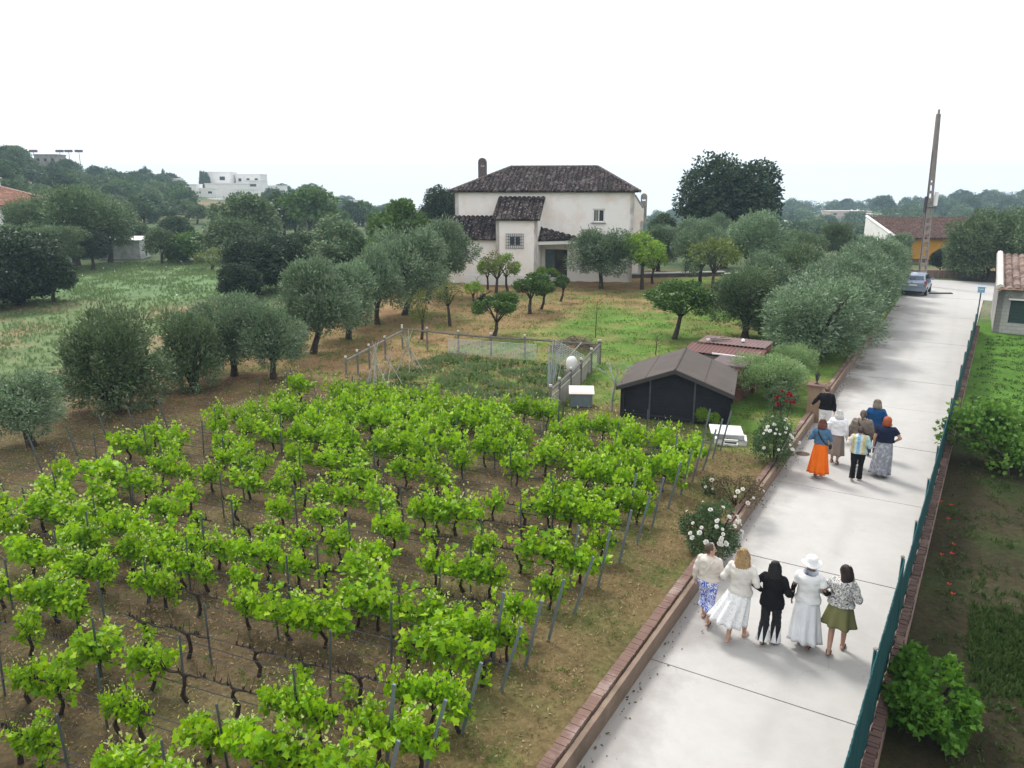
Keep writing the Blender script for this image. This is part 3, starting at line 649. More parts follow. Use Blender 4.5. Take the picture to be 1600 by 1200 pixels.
# terrace edge in front of the house
tw = thing('terrace_wall', 'long low whitish terrace wall with dark foot in front of the farmhouse', 'low wall', (0, 0, 0))
pts = [gat(540, 411), gat(620, 424), gat(690, 441), gat(860, 437), gat(1000, 434), gat(1130, 431), gat(1252, 425)]
mb = MB(); mb2 = MB()
for (x0, y0), (x1, y1) in zip(pts[:-1], pts[1:]):
    d = math.hypot(x1 - x0, y1 - y0); a_ = math.atan2(y1 - y0, x1 - x0); z = gz((x0 + x1) / 2, (y0 + y1) / 2)
    mb.box((x0 + x1) / 2, (y0 + y1) / 2, z + .13, d + .02, .3, .34, a_); mb2.box((x0 + x1) / 2, (y0 + y1) / 2 + .0, z + .34, d + .1, .42, .09, a_)
mb.build('wall_foot', plain('dark_foot_stone', (.07, .065, .065), (.12, .11, .11), 3), tw); mb2.build('wall_coping', plain('pale_coping', (.55, .54, .52), (.4, .39, .38), 3), tw)  # dark foot under a pale coping
bx, by = SN(59.5, -21.0)
hx0, hy0 = dep(735, 432, 57.2)[:2]; hx1, hy1 = dep(850, 430, 55.6)[:2]
mb = MB(); z = gz(hx0, hy0); mb.box((hx0 + hx1) / 2 - .6, (hy0 + hy1) / 2, z + .35, 5.0, .18, .75, -PHI); o_ = mb.build('parapet', M_whitef); tag(o_, 'short white parapet at the foot of the farmhouse tower', 'low wall')

# ------------------------------------------------------------------ black garden cabin
CB = thing('garden_cabin', 'black log cabin with grey-brown felt gable roof beside the vines', 'shed', (5.62, 24.72, .25), -R(18))
hw, hd, ze, zr = 1.62, 1.42, 1.18, 1.80
mb = MB(); nl = 10
for i in range(nl):
    z = .06 + i * ze / nl; h = ze / nl - .006
    for y in (-hd, hd): mb.box(0, y, z + h / 2, 2 * hw + .22, .05, h)
    for x in (-hw, hw): mb.box(x, 0, z + h / 2 + .003, .05, 2 * hd + .22, h)
mb.build('log_wall', M_dark, CB)
mb = MB()
for y in (-hd, hd): mb.add([(-hw, y - .024, ze + .03), (hw, y - .024, ze + .03), (0, y - .024, zr - .02), (-hw, y + .024, ze + .03), (hw, y + .024, ze + .03), (0, y + .024, zr - .02)], [(0, 1, 2), (3, 5, 4), (0, 2, 5, 3), (1, 4, 5, 2)])
mb.build('gable', M_dark, CB)
mb = MB()
for x in (-.78, .62): mb.box(x, -hd - .045, .72, .05, .03, 1.35)
mb.build('door_trim', plain('grey_trim', (.09, .09, .10)), CB)
mb = MB(); ohx, f0, f1 = 1.82, -hd - .35, hd + .3; ez = ze - (ohx - hw) * (zr - ze) / hw + .02
for sgn in (-1, 1):
    vs = [(0, f0, zr + .06), (sgn * ohx, f0, ez + .06), (sgn * ohx, f1, ez + .06), (0, f1, zr + .06)]
    vs += [(x, y, z - .055) for x, y, z in vs]; mb.add(vs, [(0, 1, 2, 3), (7, 6, 5, 4), (0, 4, 5, 1), (1, 5, 6, 2), (2, 6, 7, 3)])
rf2 = mb.build('roof', M_felt, CB)
mb = MB()
for sgn in (-1, 1):
    for t in (.5,):
        x = sgn * ohx * t; z = (zr + .06) + (ez - zr) * t + .004; mb.tube([(x, f0 - .005, z), (x, f1 + .005, z)], [.012, .012], 4)
mb.tube([(0, f0 - .01, zr + .062), (0, f1 + .01, zr + .062)], .03, 6); mb.build('felt_seam', M_felt2, rf2)
mb = MB()
for sgn in (-1, 1):
    a, b = Vector((0, f0 - .02, zr)), Vector((sgn * (ohx + .01), f0 - .02, ez)); dz = Vector((0, 0, .05)); dn = Vector((0, 0, -.075)); w = Vector((0, -.025, 0))
    mb.add([a + dz, b + dz, b + dn, a + dn, a + dz + w, b + dz + w, b + dn + w, a + dn + w], [(0, 1, 2, 3), (7, 6, 5, 4), (0, 4, 5, 1), (2, 6, 7, 3), (1, 5, 6, 2)])
mb.build('bargeboard', plain('dark_fascia', (.055, .05, .05)), CB)
# ------------------------------------------------------------------ brick barbecue shelter behind the cabin
cx, cy = SN(28.7, -7.35)
BB = thing('lean_to_shelter', 'brick shelter with two red-brown sheet roofs behind the black cabin', 'shelter', (cx, cy, .28), -ANG)
mb = MB(); mb.box(.62, -1.75, .62, 1.1, 1.5, 1.25); mb.box(1.25, .2, .7, .12, 2.4, 1.4); mb.box(-1.22, .4, .6, .12, 2.0, 1.2); mb.box(0, 1.15, .65, 2.4, .12, 1.3); mb.build('brick_wall_block', M_brickr, BB)
def sheet(name, x0, x1, y0, y1, z0, z1, mat, par, pitch=.15):
    mb = MB(); k = int((x1 - x0) / pitch) * 4; vs = []
    for i in range(k + 1):
        x = x0 + (x1 - x0) * i / k; h = .014 * math.sin(i * math.pi / 2)
        vs += [(x, y0, z0 + h), (x, y1, z1 + h), (x, y0, z0 + h - .012), (x, y1, z1 + h - .012)]
    fs = []
    for i in range(k): a = i * 4; b = a + 4; fs += [(a, b, b + 1, a + 1), (a + 2, a + 3, b + 3, b + 2), (a, a + 2, b + 2, b), (a + 1, b + 1, b + 3, a + 3)]
    mb.add(vs, fs); return mb.build(name, mat, par)
sheet('lower_roof_sheet', -1.45, 1.4, -.95, .15, 1.30, 1.44, M_rustr, BB); sheet('upper_roof_sheet', -1.25, 1.35, .08, 1.45, 1.50, 1.52, M_rustg, BB)
mb = MB(); mb.box(0, -.9, 1.12, 2.6, .04, .16); mb.build('front_board', M_greyw, BB)
mb = MB()
for x in (-1.3, 1.3): mb.tube([(x, -.9, 0), (x, -.9, 1.28)], .035, 4)
mb.build('timber_post', plain('pale_timber', (.45, .42, .36)), BB)
mb = MB(); mb.box(.62, -1.75, 1.27, 1.25, 1.6, .05); mb.build('work_top', M_brown, BB)
mb = MB(); mb.box(.3, -1.0, 1.31, 1.3, .07, .05, R(-4)); mb.build('pale_batten', M_white, BB)
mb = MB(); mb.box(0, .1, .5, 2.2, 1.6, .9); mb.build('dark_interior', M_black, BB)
mb = MB(); mb.box(-.75, .5, 1.56, .05, .7, .05, -.5); o_ = mb.build('timber_offcut', M_white, None, (cx, cy, .3), -ANG); tag(o_, 'white timber batten lying on the shelter roof', 'batten', 'scrap timber on the shelter roof')
mb = MB(); mb.box(-.45, .5, 1.56, .06, .8, .04, -.9); mb.box(-.6, .6, 1.59, .05, .7, .03, -.7); o_ = mb.build('timber_offcut', M_greyw, None, (cx, cy, .3), -ANG); tag(o_, 'grey timber offcuts crossing the white batten on the shelter roof', 'batten', 'scrap timber on the shelter roof')
mb = MB(); mb.loft([[(.35 + .07 * math.cos(t) * r, .75 + .12 * math.sin(t) * r, 1.53 + h) for t in np.linspace(0, 6.28, 9)[:-1]] for r, h in ((1, 0), (1, .05), (.5, .09))]); o_ = mb.build('white_jug', M_white, None, (cx, cy, .3), -ANG); tag(o_, 'small white jug left on the far edge of the shelter roof', 'jug')

# ------------------------------------------------------------------ white cupboard lying in the grass, pale table, sack
x, y = at(1141, 692, .3)
CF = thing('cold_frame', 'white box frame with lid half open on dry grass by the cabin', 'box', (x, y, .3), R(-14))
mb = MB(); w, d, h = .84, .56, .19
mb.box(-w / 2, 0, h / 2, .06, d, h); mb.box(w / 2, 0, h / 2, .06, d, h); mb.box(0, -d / 2, .03, w, .05, .06); mb.box(0, -d / 2, h - .03, w, .05, .06); mb.box(-w / 2 + .12, -d / 2, h / 2, .2, .05, h); mb.box(w / 2 - .12, -d / 2, h / 2, .2, .05, h); mb.box(0, d / 2, h / 2, w, .05, h); mb.box(0, 0, .02, w - .05, d - .05, .02)
mb.build('box_frame', M_white, CF)
mb = MB(); mb.box(-.13, .30, h + .10, .94, .60, .035, R(8), R(10), R(2)); l_ = mb.build('lid', M_white, CF)
mb = MB(); mb.box(0, -d / 2 + .08, h / 2, w - .5, .02, h - .08); mb.build('dark_glass', M_glass, CF)
x, y = at(908, 634, .3)
T_ = thing('garden_table', 'pale square topped table at the corner of the vegetable plot', 'table', (x, y, .3), R(-3))
mb = MB(); mb.box(0, 0, .56, .86, .62, .035, 0, R(12)); mb.build('table_top', M_pinkw, T_)
mb = MB(); mb.box(0, 0, .28, .74, .5, .5); mb.build('table_case', plain('blue_grey_case', (.16, .2, .22)), T_)
x, y = at(893, 592, .3)
mb = MB(); rings = []
for i, (z, r) in enumerate([(0, .16), (.05, .21), (.2, .235), (.38, .22), (.5, .16), (.56, .06)]):
    rings.append([(r * math.cos(t) * (1 + .08 * math.sin(3 * t + z * 9)), r * .85 * math.sin(t) * (1 + .07 * math.cos(4 * t)), z) for t in np.linspace(0, 2 * math.pi, 17)[:-1]])
mb.loft(rings); o_ = mb.build('white_sack', M_white, None, (x, y, .3 + .35), 0, True); tag(o_, 'white plastic sack slumped against the plot fence beside the cane bundle', 'sack')
mb = MB(); mb.box(0, 0, .17, .5, .42, .36); o_ = mb.build('crate', M_greyw, None, (x, y, .3), .3); tag(o_, 'grey wooden crate under the white sack', 'crate')

# ------------------------------------------------------------------ vegetable plot: concrete posts, wooden rails, mesh, canes
P0, P1, P2, P3 = (19.0, -18.2), (28.6, -20.6), (28.5, -12.5), (20.8, -11.1)
plotf = thing('plot_fence', 'grey post and rail fence round the vegetable plot behind the vines', 'fence')
gp = lambda s_, n_: (lambda q: (q[0], q[1], gz(*q)))(SN(s_, n_))
def lerp2(a, b, t): return (a[0] + (b[0] - a[0]) * t, a[1] + (b[1] - a[1]) * t)
fpost = lambda p: None
posts = []
cL = at(540, 560, 1.2); cB = at(627, 516, 1.25); cB2 = at(735, 514, 1.2); cR = at(845, 528, 1.2); cC = at(938, 540, 1.2); cE = at(872, 606, 1.15)
line1 = [at(540, 562, 1.2), at(601, 530, 1.2), at(628, 512, 1.3)]
line2 = [at(628, 512, 1.2), at(667, 516, 1.2), at(716, 521, 1.2), at(767, 525, 1.2), at(820, 528, 1.2), at(935, 536, 1.2)]
line3 = [at(938, 536, 1.2), at(924, 549, 1.2), at(908, 565, 1.2), at(892, 580, 1.2), at(874, 598, 1.15), at(860, 612, 1.1)]
for ln in (line1 + [at(576, 543, 1.2), at(558, 552, 1.2)], line2, line3):
    for (x, y) in ln:
        z = gz(x, y); mb = MB(); mb.box(x, y, z + .48, .075, .075, 1.0, .3); p_ = mb.build('fence_post', M_greyw, plotf)
        mb = MB(); mb.box(x, y, z + 1.01, .085, .085, .07, .3); mb.build('post_top', plain('pale_post_top', (.6, .57, .5)) if 'pale_post_top' not in bpy.data.materials else bpy.data.materials['pale_post_top'], p_)
for ln, zz in ((line1, .86), (line2, .86), (line3, .86)):
    for a, b in zip(ln[:-1], ln[1:]):
        mb = MB(); mb.tube([(a[0], a[1], gz(*a) + zz), (b[0], b[1], gz(*b) + zz - .02)], .045, 5); mb.build('rail', M_greyw, plotf)
def wire_mesh(a, b, z0, z1, nh, step, r, name, parent, mat, skew=0):
    mb = MB(); L = math.hypot(b[0] - a[0], b[1] - a[1]); 
    for i in range(nh + 1):
        z = z0 + (z1 - z0) * i / nh; mb.tube([(a[0], a[1], z + gz(*a) + skew), (b[0], b[1], z + gz(*b))], r, 3, False)
    k_ = int(L / step)
    for i in range(k_ + 1):
        t = i / k_; x, y = lerp2(a, b, t); g_ = gz(x, y) + skew * (1 - t); mb.tube([(x, y, z0 + g_), (x, y, z1 + g_)], r * .8, 3, False)
    return mb.build(name, mat, parent)
mm = wire_mesh(at(700, 535, .85), at(838, 545, .85), .05, .72, 12, .11, .010, 'wire_screen', None, M_mesh); tag(mm, 'long pale wire mesh screen standing inside the far side of the plot', 'mesh panel')
mm = wire_mesh(at(868, 560, .8), at(912, 575, .8), .25, 1.0, 10, .16, .013, 'wire_screen', None, M_mesh, .25); tag(mm, 'tilted grey mesh panel behind the cane bundle in the plot corner', 'mesh panel')
wire_mesh(line3[0], line3[-1], .05, .8, 8, .12, .005, 'side_netting', plotf, M_mesh)
mb = MB()
for a, b in zip(line3[1:-1], line3[2:]):
    d = Vector((b[0] - a[0], b[1] - a[1])); mb.box((a[0] + b[0]) / 2, (a[1] + b[1]) / 2, gz(*a) + .32, d.length * .86, .03, .62, math.atan2(d.y, d.x))
mb.build('corrugated_board', M_conc, plotf)
def canes(base, n_, spread, label, lean=.0, hgt=1.5, seed=0, apex=None, mat=M_cane):
    r_ = random.Random(seed); mb = MB(); x0, y0 = base; z = gz(x0, y0)
    for i in range(n_):
        a_ = r_.uniform(0, 6.28); q = r_.uniform(.5, 1) * spread; bx_, by_ = x0 + math.cos(a_) * q, y0 + math.sin(a_) * q * .7
        ex = x0 - math.cos(a_) * q * r_.uniform(.1, .5) + lean; ey = y0 - math.sin(a_) * q * .3; h = hgt * r_.uniform(.8, 1.1)
        mb.tube([(bx_, by_, z), ((bx_ + ex) / 2, (by_ + ey) / 2 + .02, z + h * .5), (ex, ey, z + h)], [.017, .014, .010], 5)
    o_ = mb.build('bean_canes', mat); tag(o_, label, 'canes', 'cane wigwams in the vegetable plot')
canes(at(640, 582, .3), 9, .75, 'wigwam of crossed pale canes in the back corner of the plot', 0, 1.75, 1)
canes(at(588, 600, .3), 8, .55, 'wigwam of thin canes by the fence nearest the olive row', 0, 1.55, 5)
canes(at(612, 604, .3), 4, .6, 'four loose canes leaning between the two wigwams', 0, 1.5, 9)
mb = MB(); r_ = random.Random(4); x0, y0 = at(862, 605, .3)
for i in range(16):
    a = x0 + r_.uniform(-.2, .25); b = y0 + r_.uniform(-.2, .3); mb.tube([(a, b, .3), (a + r_.uniform(-.05, .3), b + r_.uniform(-.1, .4), .3 + r_.uniform(1.2, 1.75))], [.017, .011], 5)
o_ = mb.build('cane_bundle', plain('blue_grey_canes', (.38, .42, .43), (.28, .31, .32), 6)); tag(o_, 'upright bundle of blue-grey canes near the white sack', 'canes')
mb = MB(); x0, y0 = at(880, 585, .3); mb.tube([(x0 - .1, y0 - .2, .75), (x0 + .75, y0 + .5, 1.5)], .02, 5); o_ = mb.build('garden_pole', M_cane); tag(o_, 'single pole leaning diagonally across the tilted mesh panel', 'pole')
# brush pile
mb = MB(); r_ = random.Random(8); x0, y0 = at(898, 545, .45)
for i in range(520):
    a = r_.uniform(0, 6.28); q = math.sqrt(r_.random()); x = x0 + math.cos(a) * q * 1.15; y = y0 + math.sin(a) * q * .7; h = (1 - q * q) * .75 * r_.uniform(.3, 1)
    d = r_.uniform(0, 6.28); l = r_.uniform(.15, .42); mb.tube([(x, y, .35 + h), (x + math.cos(d) * l, y + math.sin(d) * l, .35 + h + r_.uniform(-.08, .18))], [.012, .005], 3, False)
o_ = mb.build('brush_pile', M_twig); tag(o_, 'heap of purple-brown pruned twigs behind the plot corner', 'brush pile')
# dark folding frame lying in the orchard
x, y = gat(755, 470); mb = MB()
for a, b in (((-.45, 0, 0), (.1, 0, .42)), ((.35, 0, 0), (-.05, .1, .42)), ((-.45, .4, 0), (.1, .4, .42)), ((.35, .4, 0), (-.05, .5, .42)), ((-.2, 0, .2), (.5, .1, .62))): mb.tube([a, b], .03, 5)
mb.box(0, .2, .12, .7, .4, .16, .2); mb.box(-.05, .2, .3, .35, .4, .05, .1, .2)
o_ = mb.build('collapsed_trestle', M_black, None, (x, y, gz(x, y))); tag(o_, 'dark collapsed trestle lying on bare orchard ground before the house', 'trestle')
# ------------------------------------------------------------------ vineyard
VA = R(21); VE = np.array([math.cos(VA), -math.sin(VA)]); VM = np.array([math.sin(VA), math.cos(VA)])
ROWS = [2.9, 3.8, 4.65, 5.55, 6.45, 7.3, 8.15, 9.15, 9.9, 10.65, 11.6, 12.65, 13.7, 14.7, 15.65, 16.75, 17.7, 18.65, 19.6, 20.55, 21.4]
ROWS = [r for r in ROWS if r > 3.5]
def vp(r, t): p = r * VM + t * VE; return float(p[0]), float(p[1])
def right_end(r): return (-5.35 + .166 * r) / .986 - .02 * max(0, r - 12)
NV = 10; VLIB = []; rng = np.random.default_rng(11)
for v in range(NV):
    W_ = rng.uniform(.62, .98); nsh = int(rng.integers(7, 11)); C = []; Rr = []
    for i in range(nsh):                                     # shoots rising from the cordon
        x = -W_ / 2 + W_ * (i + rng.uniform(.1, .9)) / nsh; hh = rng.uniform(.10, .50) * (1 - .55 * abs(x / W_ * 2) ** 2); lean = rng.normal(0, .16, 2)
        for q in np.linspace(0, 1, 6): C.append((x + lean[0] * q, lean[1] * q + rng.normal(0, .05), .50 + hh * q - .14 * (1 - q) * rng.uniform(0, 1))); Rr.append(.15 - .05 * q)
    for i in range(3): C.append((rng.uniform(-W_ / 2, W_ / 2), rng.normal(0, .09), rng.uniform(.28, .5))); Rr.append(.12)
    C = np.array(C); Rr = np.array(Rr); nl = int(440 * W_); pk = rng.integers(0, len(C), nl); d = rng.normal(0, 1, (nl, 3)); d /= np.linalg.norm(d, axis=1)[:, None]
    P = C[pk] + d * (Rr[pk] * rng.uniform(.4, 1.15, nl))[:, None]; D = d.copy(); D[:, 2] = D[:, 2] * .5 + .1
    fm = leaf_mesh('vine_foliage', P, D, rng.uniform(.062, .135, nl), 'vine', M_vine, rng, -.25, .5)
    nt_ = 30; pk = rng.integers(0, len(C), nt_); top = C[pk].copy(); top[:, 2] = np.maximum(top[:, 2], .72) + rng.uniform(.04, .42, nt_) * rng.random(nt_) ** .5; top[:, :2] += rng.normal(0, .07, (nt_, 2))
    tm = leaf_mesh('pale_shoot_tips', top, np.tile([0, 0, 1.], (nt_, 1)), rng.uniform(.03, .075, nt_), 'broad', M_tip, rng, .1, .7)
    bm = bmesh.new(); bm.from_mesh(fm); k0 = len(bm.faces); bm.from_mesh(tm); bm.faces.ensure_lookup_table()
    for f_ in bm.faces[k0:]: f_.material_index = 1
    bm.to_mesh(fm); bm.free(); fm.materials.append(M_tip); bpy.data.meshes.remove(tm); tm = None
    mb = MB(); bx_ = rng.uniform(-.08, .08)
    mb.tube([(bx_, 0, -.03), (bx_ + rng.normal(0, .04), rng.normal(0, .03), .14), (rng.normal(0, .04), rng.normal(0, .02), .3), (0, 0, .44)], [.040, .031, .027, .030], 6)
    for sg in (-1, 1):
        mb.tube([(0, 0, .42), (sg * .1, rng.normal(0, .02), .47), (sg * W_ * .3, rng.normal(0, .02), .46), (sg * W_ * .52, 0, .47)], [.024, .02, .016, .009], 5)
        for i in range(3):
            x = sg * W_ * rng.uniform(.12, .5); mb.tube([(x, 0, .46), (x + rng.normal(0, .02), rng.normal(0, .02), .53)], [.015, .008], 4)
    for i in range(5):
        x = rng.uniform(-W_ / 2, W_ / 2); mb.tube([(x, 0, .47), (x + rng.normal(0, .05), rng.normal(0, .06), .68)], [.006, .003], 3, False)
    VLIB.append((fm, tm, mb.mesh('vine_trunk', M_vbark)))
# thin meshes for straggling vines
TLIB = []
for v in range(3):
    nl = 70; P = np.stack([rng.normal(0, .12, nl), rng.normal(0, .07, nl), rng.uniform(.3, .75, nl)], 1)
    TLIB.append(leaf_mesh('vine_foliage', P, rng.normal(0, 1, (nl, 3)), rng.uniform(.06, .12, nl), 'vine', M_vine, rng, -.1, .6))
NEARC = """
55 956 52|62 1022 45|115 1030 72|172 985 72|150 985 30|250 1000 68|195 1070 34|232 1078 30|62 1120 50|97 1122 55|18 1185 45|360 945 45
205 1155 70|262 1150 80|305 1170 80|345 1090 70|392 1115 75|350 1180 80|105 900 80|60 900 60|150 905 50|25 880 50|235 885 50|245 905 40
440 945 78|500 948 80|560 918 60|602 920 50|665 935 85|718 950 75|765 962 55|705 1005 85|672 1010 50|632 1052 45|500 1078 55|425 1090 60|430 1120 80|475 1140 90|560 1160 90|620 1160 90|600 1095 60|655 1085 70|700 1120 75|755 1085 45|770 1110 30|525 1180 60|690 1170 70
590 865 95|610 830 50|515 855 25|540 820 50|480 820 45|500 790 50|440 770 38|465 770 30|520 745 45|555 750 45|600 765 60|625 795 60|648 790 40|690 778 50|730 775 60|710 795 80|740 850 70|775 868 50|760 830 40|690 850 35
845 860 60|875 845 70|900 850 60|870 880 50|905 880 55|850 790 60|880 795 70|895 765 50|860 760 50|930 790 60|960 780 55|1000 775 45|1000 745 40|955 730 45|935 760 40
825 1000 30|800 940 50|790 960 45
40 790 70|85 795 75|130 800 70|30 760 40|95 750 60|90 725 40|150 740 55|185 720 60|185 755 60|215 745 50|245 700 45|300 715 40|325 730 42|365 705 45|395 715 40
20 805 50|60 840 65|105 830 60|150 825 60|190 810 60|230 795 60|265 815 60|215 840 60|255 850 50|300 830 55|290 860 45|330 865 35|345 835 50|380 845 50|400 825 40|165 870 50|120 870 60|75 870 60|35 850 50|395 875 40|430 845 60|450 870 50|420 820 40
""".replace('\n', '|').split('|')
placed = {i: [] for i in range(len(ROWS))}
for e in NEARC:
    if not e.strip(): continue
    x, y, w = map(float, e.split()); X, Y = at(x, y + .12 * w, .3 + .62); p = np.array([X, Y]); r = p @ VM; t = p @ VE
    i = int(np.argmin([abs(r - q) for q in ROWS])); wm = w / FOC * math.hypot(Y, CAMH - .9)
    if t > right_end(ROWS[i]) + .25: t = right_end(ROWS[i]) + .1
    placed[i].append((t, min(1.1, max(.38, wm / .92))))
rnd = random.Random(21)
for i, r in enumerate(ROWS):
    if r < 11.9: continue
    t = right_end(r) - .15 + (.25 if r > 14 else 0) - .3 * max(0, min(1, r - 16)) - (0 if r < 19.9 else (1.0 if r < 21 else 4.0)); lim = -17.2 if r < 17 else (-16.8 if r < 18 else -16.2)
    while t > lim:
        dens = (.74 if r < 17.2 else .84) if (r > 15.2 and t > -14.5) else (.50 if r > 13.2 else .26)
        if rnd.random() < dens and not any(abs(t - q[0]) < .45 for q in placed[i]): placed[i].append((t, rnd.uniform(.6, 1.04) if r > 15 else rnd.uniform(.5, .95)))
        t -= rnd.uniform(.72, .95) if r > 14.5 else rnd.uniform(.75, 1.0)
for i, r in enumerate(ROWS):                                   # beyond the left edge of the photo
    if r > 9: continue
# merge neighbours that stand too close: each becomes one vine
vcount = 0; vine_things = []
def lookword(s_): return 'small sparse' if s_ < .6 else ('medium leafy' if s_ < .9 else 'broad bushy')
for i, r in enumerate(ROWS):
    L_ = sorted(placed[i], key=lambda q: -q[0]); out = []
    for t, s_ in L_:
        if out and out[-1][0] - t < .36: out[-1] = ((out[-1][0] + t) / 2, min(1.2, max(s_, out[-1][1]) * 1.12)); continue
        out.append((t, s_))
    placed[i] = out
    for k_, (t, s_) in enumerate(out):
        v = rnd.randrange(NV); fm, tm, trm = VLIB[v]; x, y = vp(r, t); z = gz(x, y)
        th = thing('grapevine', f'{lookword(s_)} grapevine, {ORD(min(k_, 22))} from the driveway in the {ORD(i)} row from the front', 'grapevine', (x, y, z), -VA + (math.pi if rnd.random() < .5 else 0) + rnd.uniform(-.06, .06), 'grapevines trained along the rows')
        zt = .92 + .12 * rnd.random()
        obj('vine_trunk', trm, th, scale=(max(.75, s_), 1, 1))
        f_ = obj('vine_foliage', fm, th, scale=(s_ * 1.04, s_ * .95 + .12, (.62 + .42 * s_) * zt * (1.14 if r > 16 else 1))); vcount += 1
# bare or straggling vines in the gaps
g_ = 0
for i, r in enumerate(ROWS):
    if r < 4.2 or r > 15: continue
    ts = [q[0] for q in placed[i]]; t = right_end(r) - .1; gk = 0
    while t > -14 + (11 - r) * .3:
        if all(abs(t - q) > .5 for q in ts) and rnd.random() < .8 and gk < 20:
            x, y = vp(r, t); th = thing('bare_grapevine', f'bare black grapevine, {ORD(gk)} bare one from the driveway in the {ORD(i)} row', 'grapevine', (x, y, gz(x, y)), -VA + rnd.uniform(-.1, .1), 'leafless vines in the gaps')
            obj('vine_trunk', VLIB[rnd.randrange(NV)][2], th)
            if rnd.random() < .55: f_ = obj('vine_foliage', TLIB[rnd.randrange(3)], th, scale=(.8, .8, .7)); f_.location = (rnd.uniform(-.2, .2), 0, rnd.uniform(-.15, .1))
            ts.append(t); gk += 1; g_ += 1
        t -= .45
# wires, hoses and posts
def catenary(r, t0, t1, z, sag, rad, name, label, cat, group, seed):
    q = random.Random(seed); mb = MB(); pts = []; t = t0; step = 1.1; k_ = int((t0 - t1) / step)
    for j in range(k_ + 1):
        tt = t0 + (t1 - t0) * j / k_; x, y = vp(r + q.uniform(-.015, .015), tt); pts.append((x, y, gz(x, y) + z + sag * q.uniform(-1, 1)))
    mb.tube(pts, rad, 4, False); o_ = mb.build(name, M_wire); tag(o_, label, cat, group)
PO = MB(); PO.tube([(0, 0, -.05), (0, 0, 1.0), (0, 0, 1.02)], [.018, .018, .01], 6); PM = PO.mesh('vine_post', M_post)
PE = MB(); PE.box(0, 0, .62, .045, .03, 1.28); PEM = PE.mesh('end_post', plain('end_post_grey', (.17, .21, .22), (.12, .15, .16), 6, .5, .1, metal=.2))
for i, r in enumerate(ROWS):
    t0 = right_end(r); t1 = -19 if r > 11 else -17.5
    if r > 17: t1 = -16.5
    catenary(r, t0 + .3, t1, .46, .012, .0085, 'cordon_wire', f'dark cordon wire strung along the {ORD(i)} vine row from the front', 'wire', 'wires along the vine rows', i)
    catenary(r, t0, t1, .27, .03, .010, 'drip_hose', f'black drip hose sagging under the {ORD(i)} vine row from the front', 'hose', 'drip hoses under the vine rows', i + 50)
    catenary(r, t0 - .1, t1, .82, .006, .0035, 'upper_wire', f'thin upper wire strung over the {ORD(i)} vine row from the front', 'wire', 'wires along the vine rows', i + 90)
    # leaning end post (two for most rows)
    for q in range(2 if i % 3 == 1 else 1):
        x, y = vp(r, t0 + .18 - .55 * q); o_ = obj('end_post', PEM, None, (x, y, gz(x, y) - .05), -VA); lean = R(rnd.uniform(9, 16) - 4 * q)
        o_.rotation_euler = (0, lean, -VA); tag(o_, f'{"outer" if q == 0 else "inner"} leaning end post at the driveway end of the {ORD(i)} row', 'post', 'leaning end posts of the vine rows')
    t = t0 - rnd.uniform(1.6, 2.2); k_ = 0
    while t > max(t1, -17.6):
        x, y = vp(r, t); o_ = obj('vine_post', PM, None, (x, y, gz(x, y)), 0, (1, 1, rnd.uniform(.95, 1.12) * (1.12 if t < -16 else 1))); o_.rotation_euler = (R(rnd.uniform(-3, 3)), R(rnd.uniform(-3, 3)), 0)
        tag(o_, f'upright grey stake, {ORD(k_)} from the driveway in the {ORD(i)} row from the front', 'post', 'metal stakes in the vine rows'); k_ += 1; t -= rnd.uniform(2.0, 2.9) if r > 9 else rnd.uniform(1.6, 2.3)
    if 11.3 < r < 17.5:
        x, y = vp(r, -17.5); o_ = obj('vine_post', PM, None, (x, y, gz(x, y)), 0, (1.2, 1.2, 1.25)); o_.rotation_euler = (0, R(-12), 0); tag(o_, f'leaning grey stake closing the meadow end of the {ORD(i)} row from the front', 'post', 'metal stakes at the meadow end')
# rolled wire netting on the end posts by the cabin
x, y = at(1022, 722, .7); mb = MB()
for i in range(14):
    a = i / 13; mb.tube([(x - .35 + .7 * a, y + .1 * math.sin(a * 5), .35), (x - .25 + .7 * a + .1, y + .1 * math.sin(a * 5) + .1, 1.15)], .005, 3, False)
for j in range(9):
    z = .4 + j * .09; mb.tube([(x - .35 + .7 * i / 8 + .012 * j, y + .1 * math.sin(i / 8 * 5), z) for i in range(9)], .004, 3, False)
o_ = mb.build('wire_netting', M_post); tag(o_, 'loose grey wire netting hung on the end posts near the cabin', 'netting')

# ------------------------------------------------------------------ trees
def crown_lib(kind, mat, nvar, seed, nclump, nleaf, rc, core, size, tpl, up=.3, spread=.8, bottom=-.5, jit=.12, fill=.15, shoots=0):
    r_ = np.random.default_rng(seed); L = []
    for v in range(nvar):
        P, D = crown_pts(r_, nclump, nleaf, rc, core, bottom, jit, fill=fill, shoots=shoots); sz = size * r_.uniform(.6, 1.25, len(P))
        if shoots:                                                      # leafy inner mass
            k_ = nleaf // 9; q = r_.normal(0, 1, (k_, 3)); q = q / np.linalg.norm(q, axis=1)[:, None] * (.62 * r_.random(k_) ** .4)[:, None]; q = q[q[:, 2] > -.5]
            P = np.concatenate([P, q]); D = np.concatenate([D, q * 1.5]); sz = np.concatenate([sz, np.full(len(q), size * 1.9)])
        L.append(leaf_mesh('crown', P, D, sz, tpl, mat, r_, up, spread))
    return L
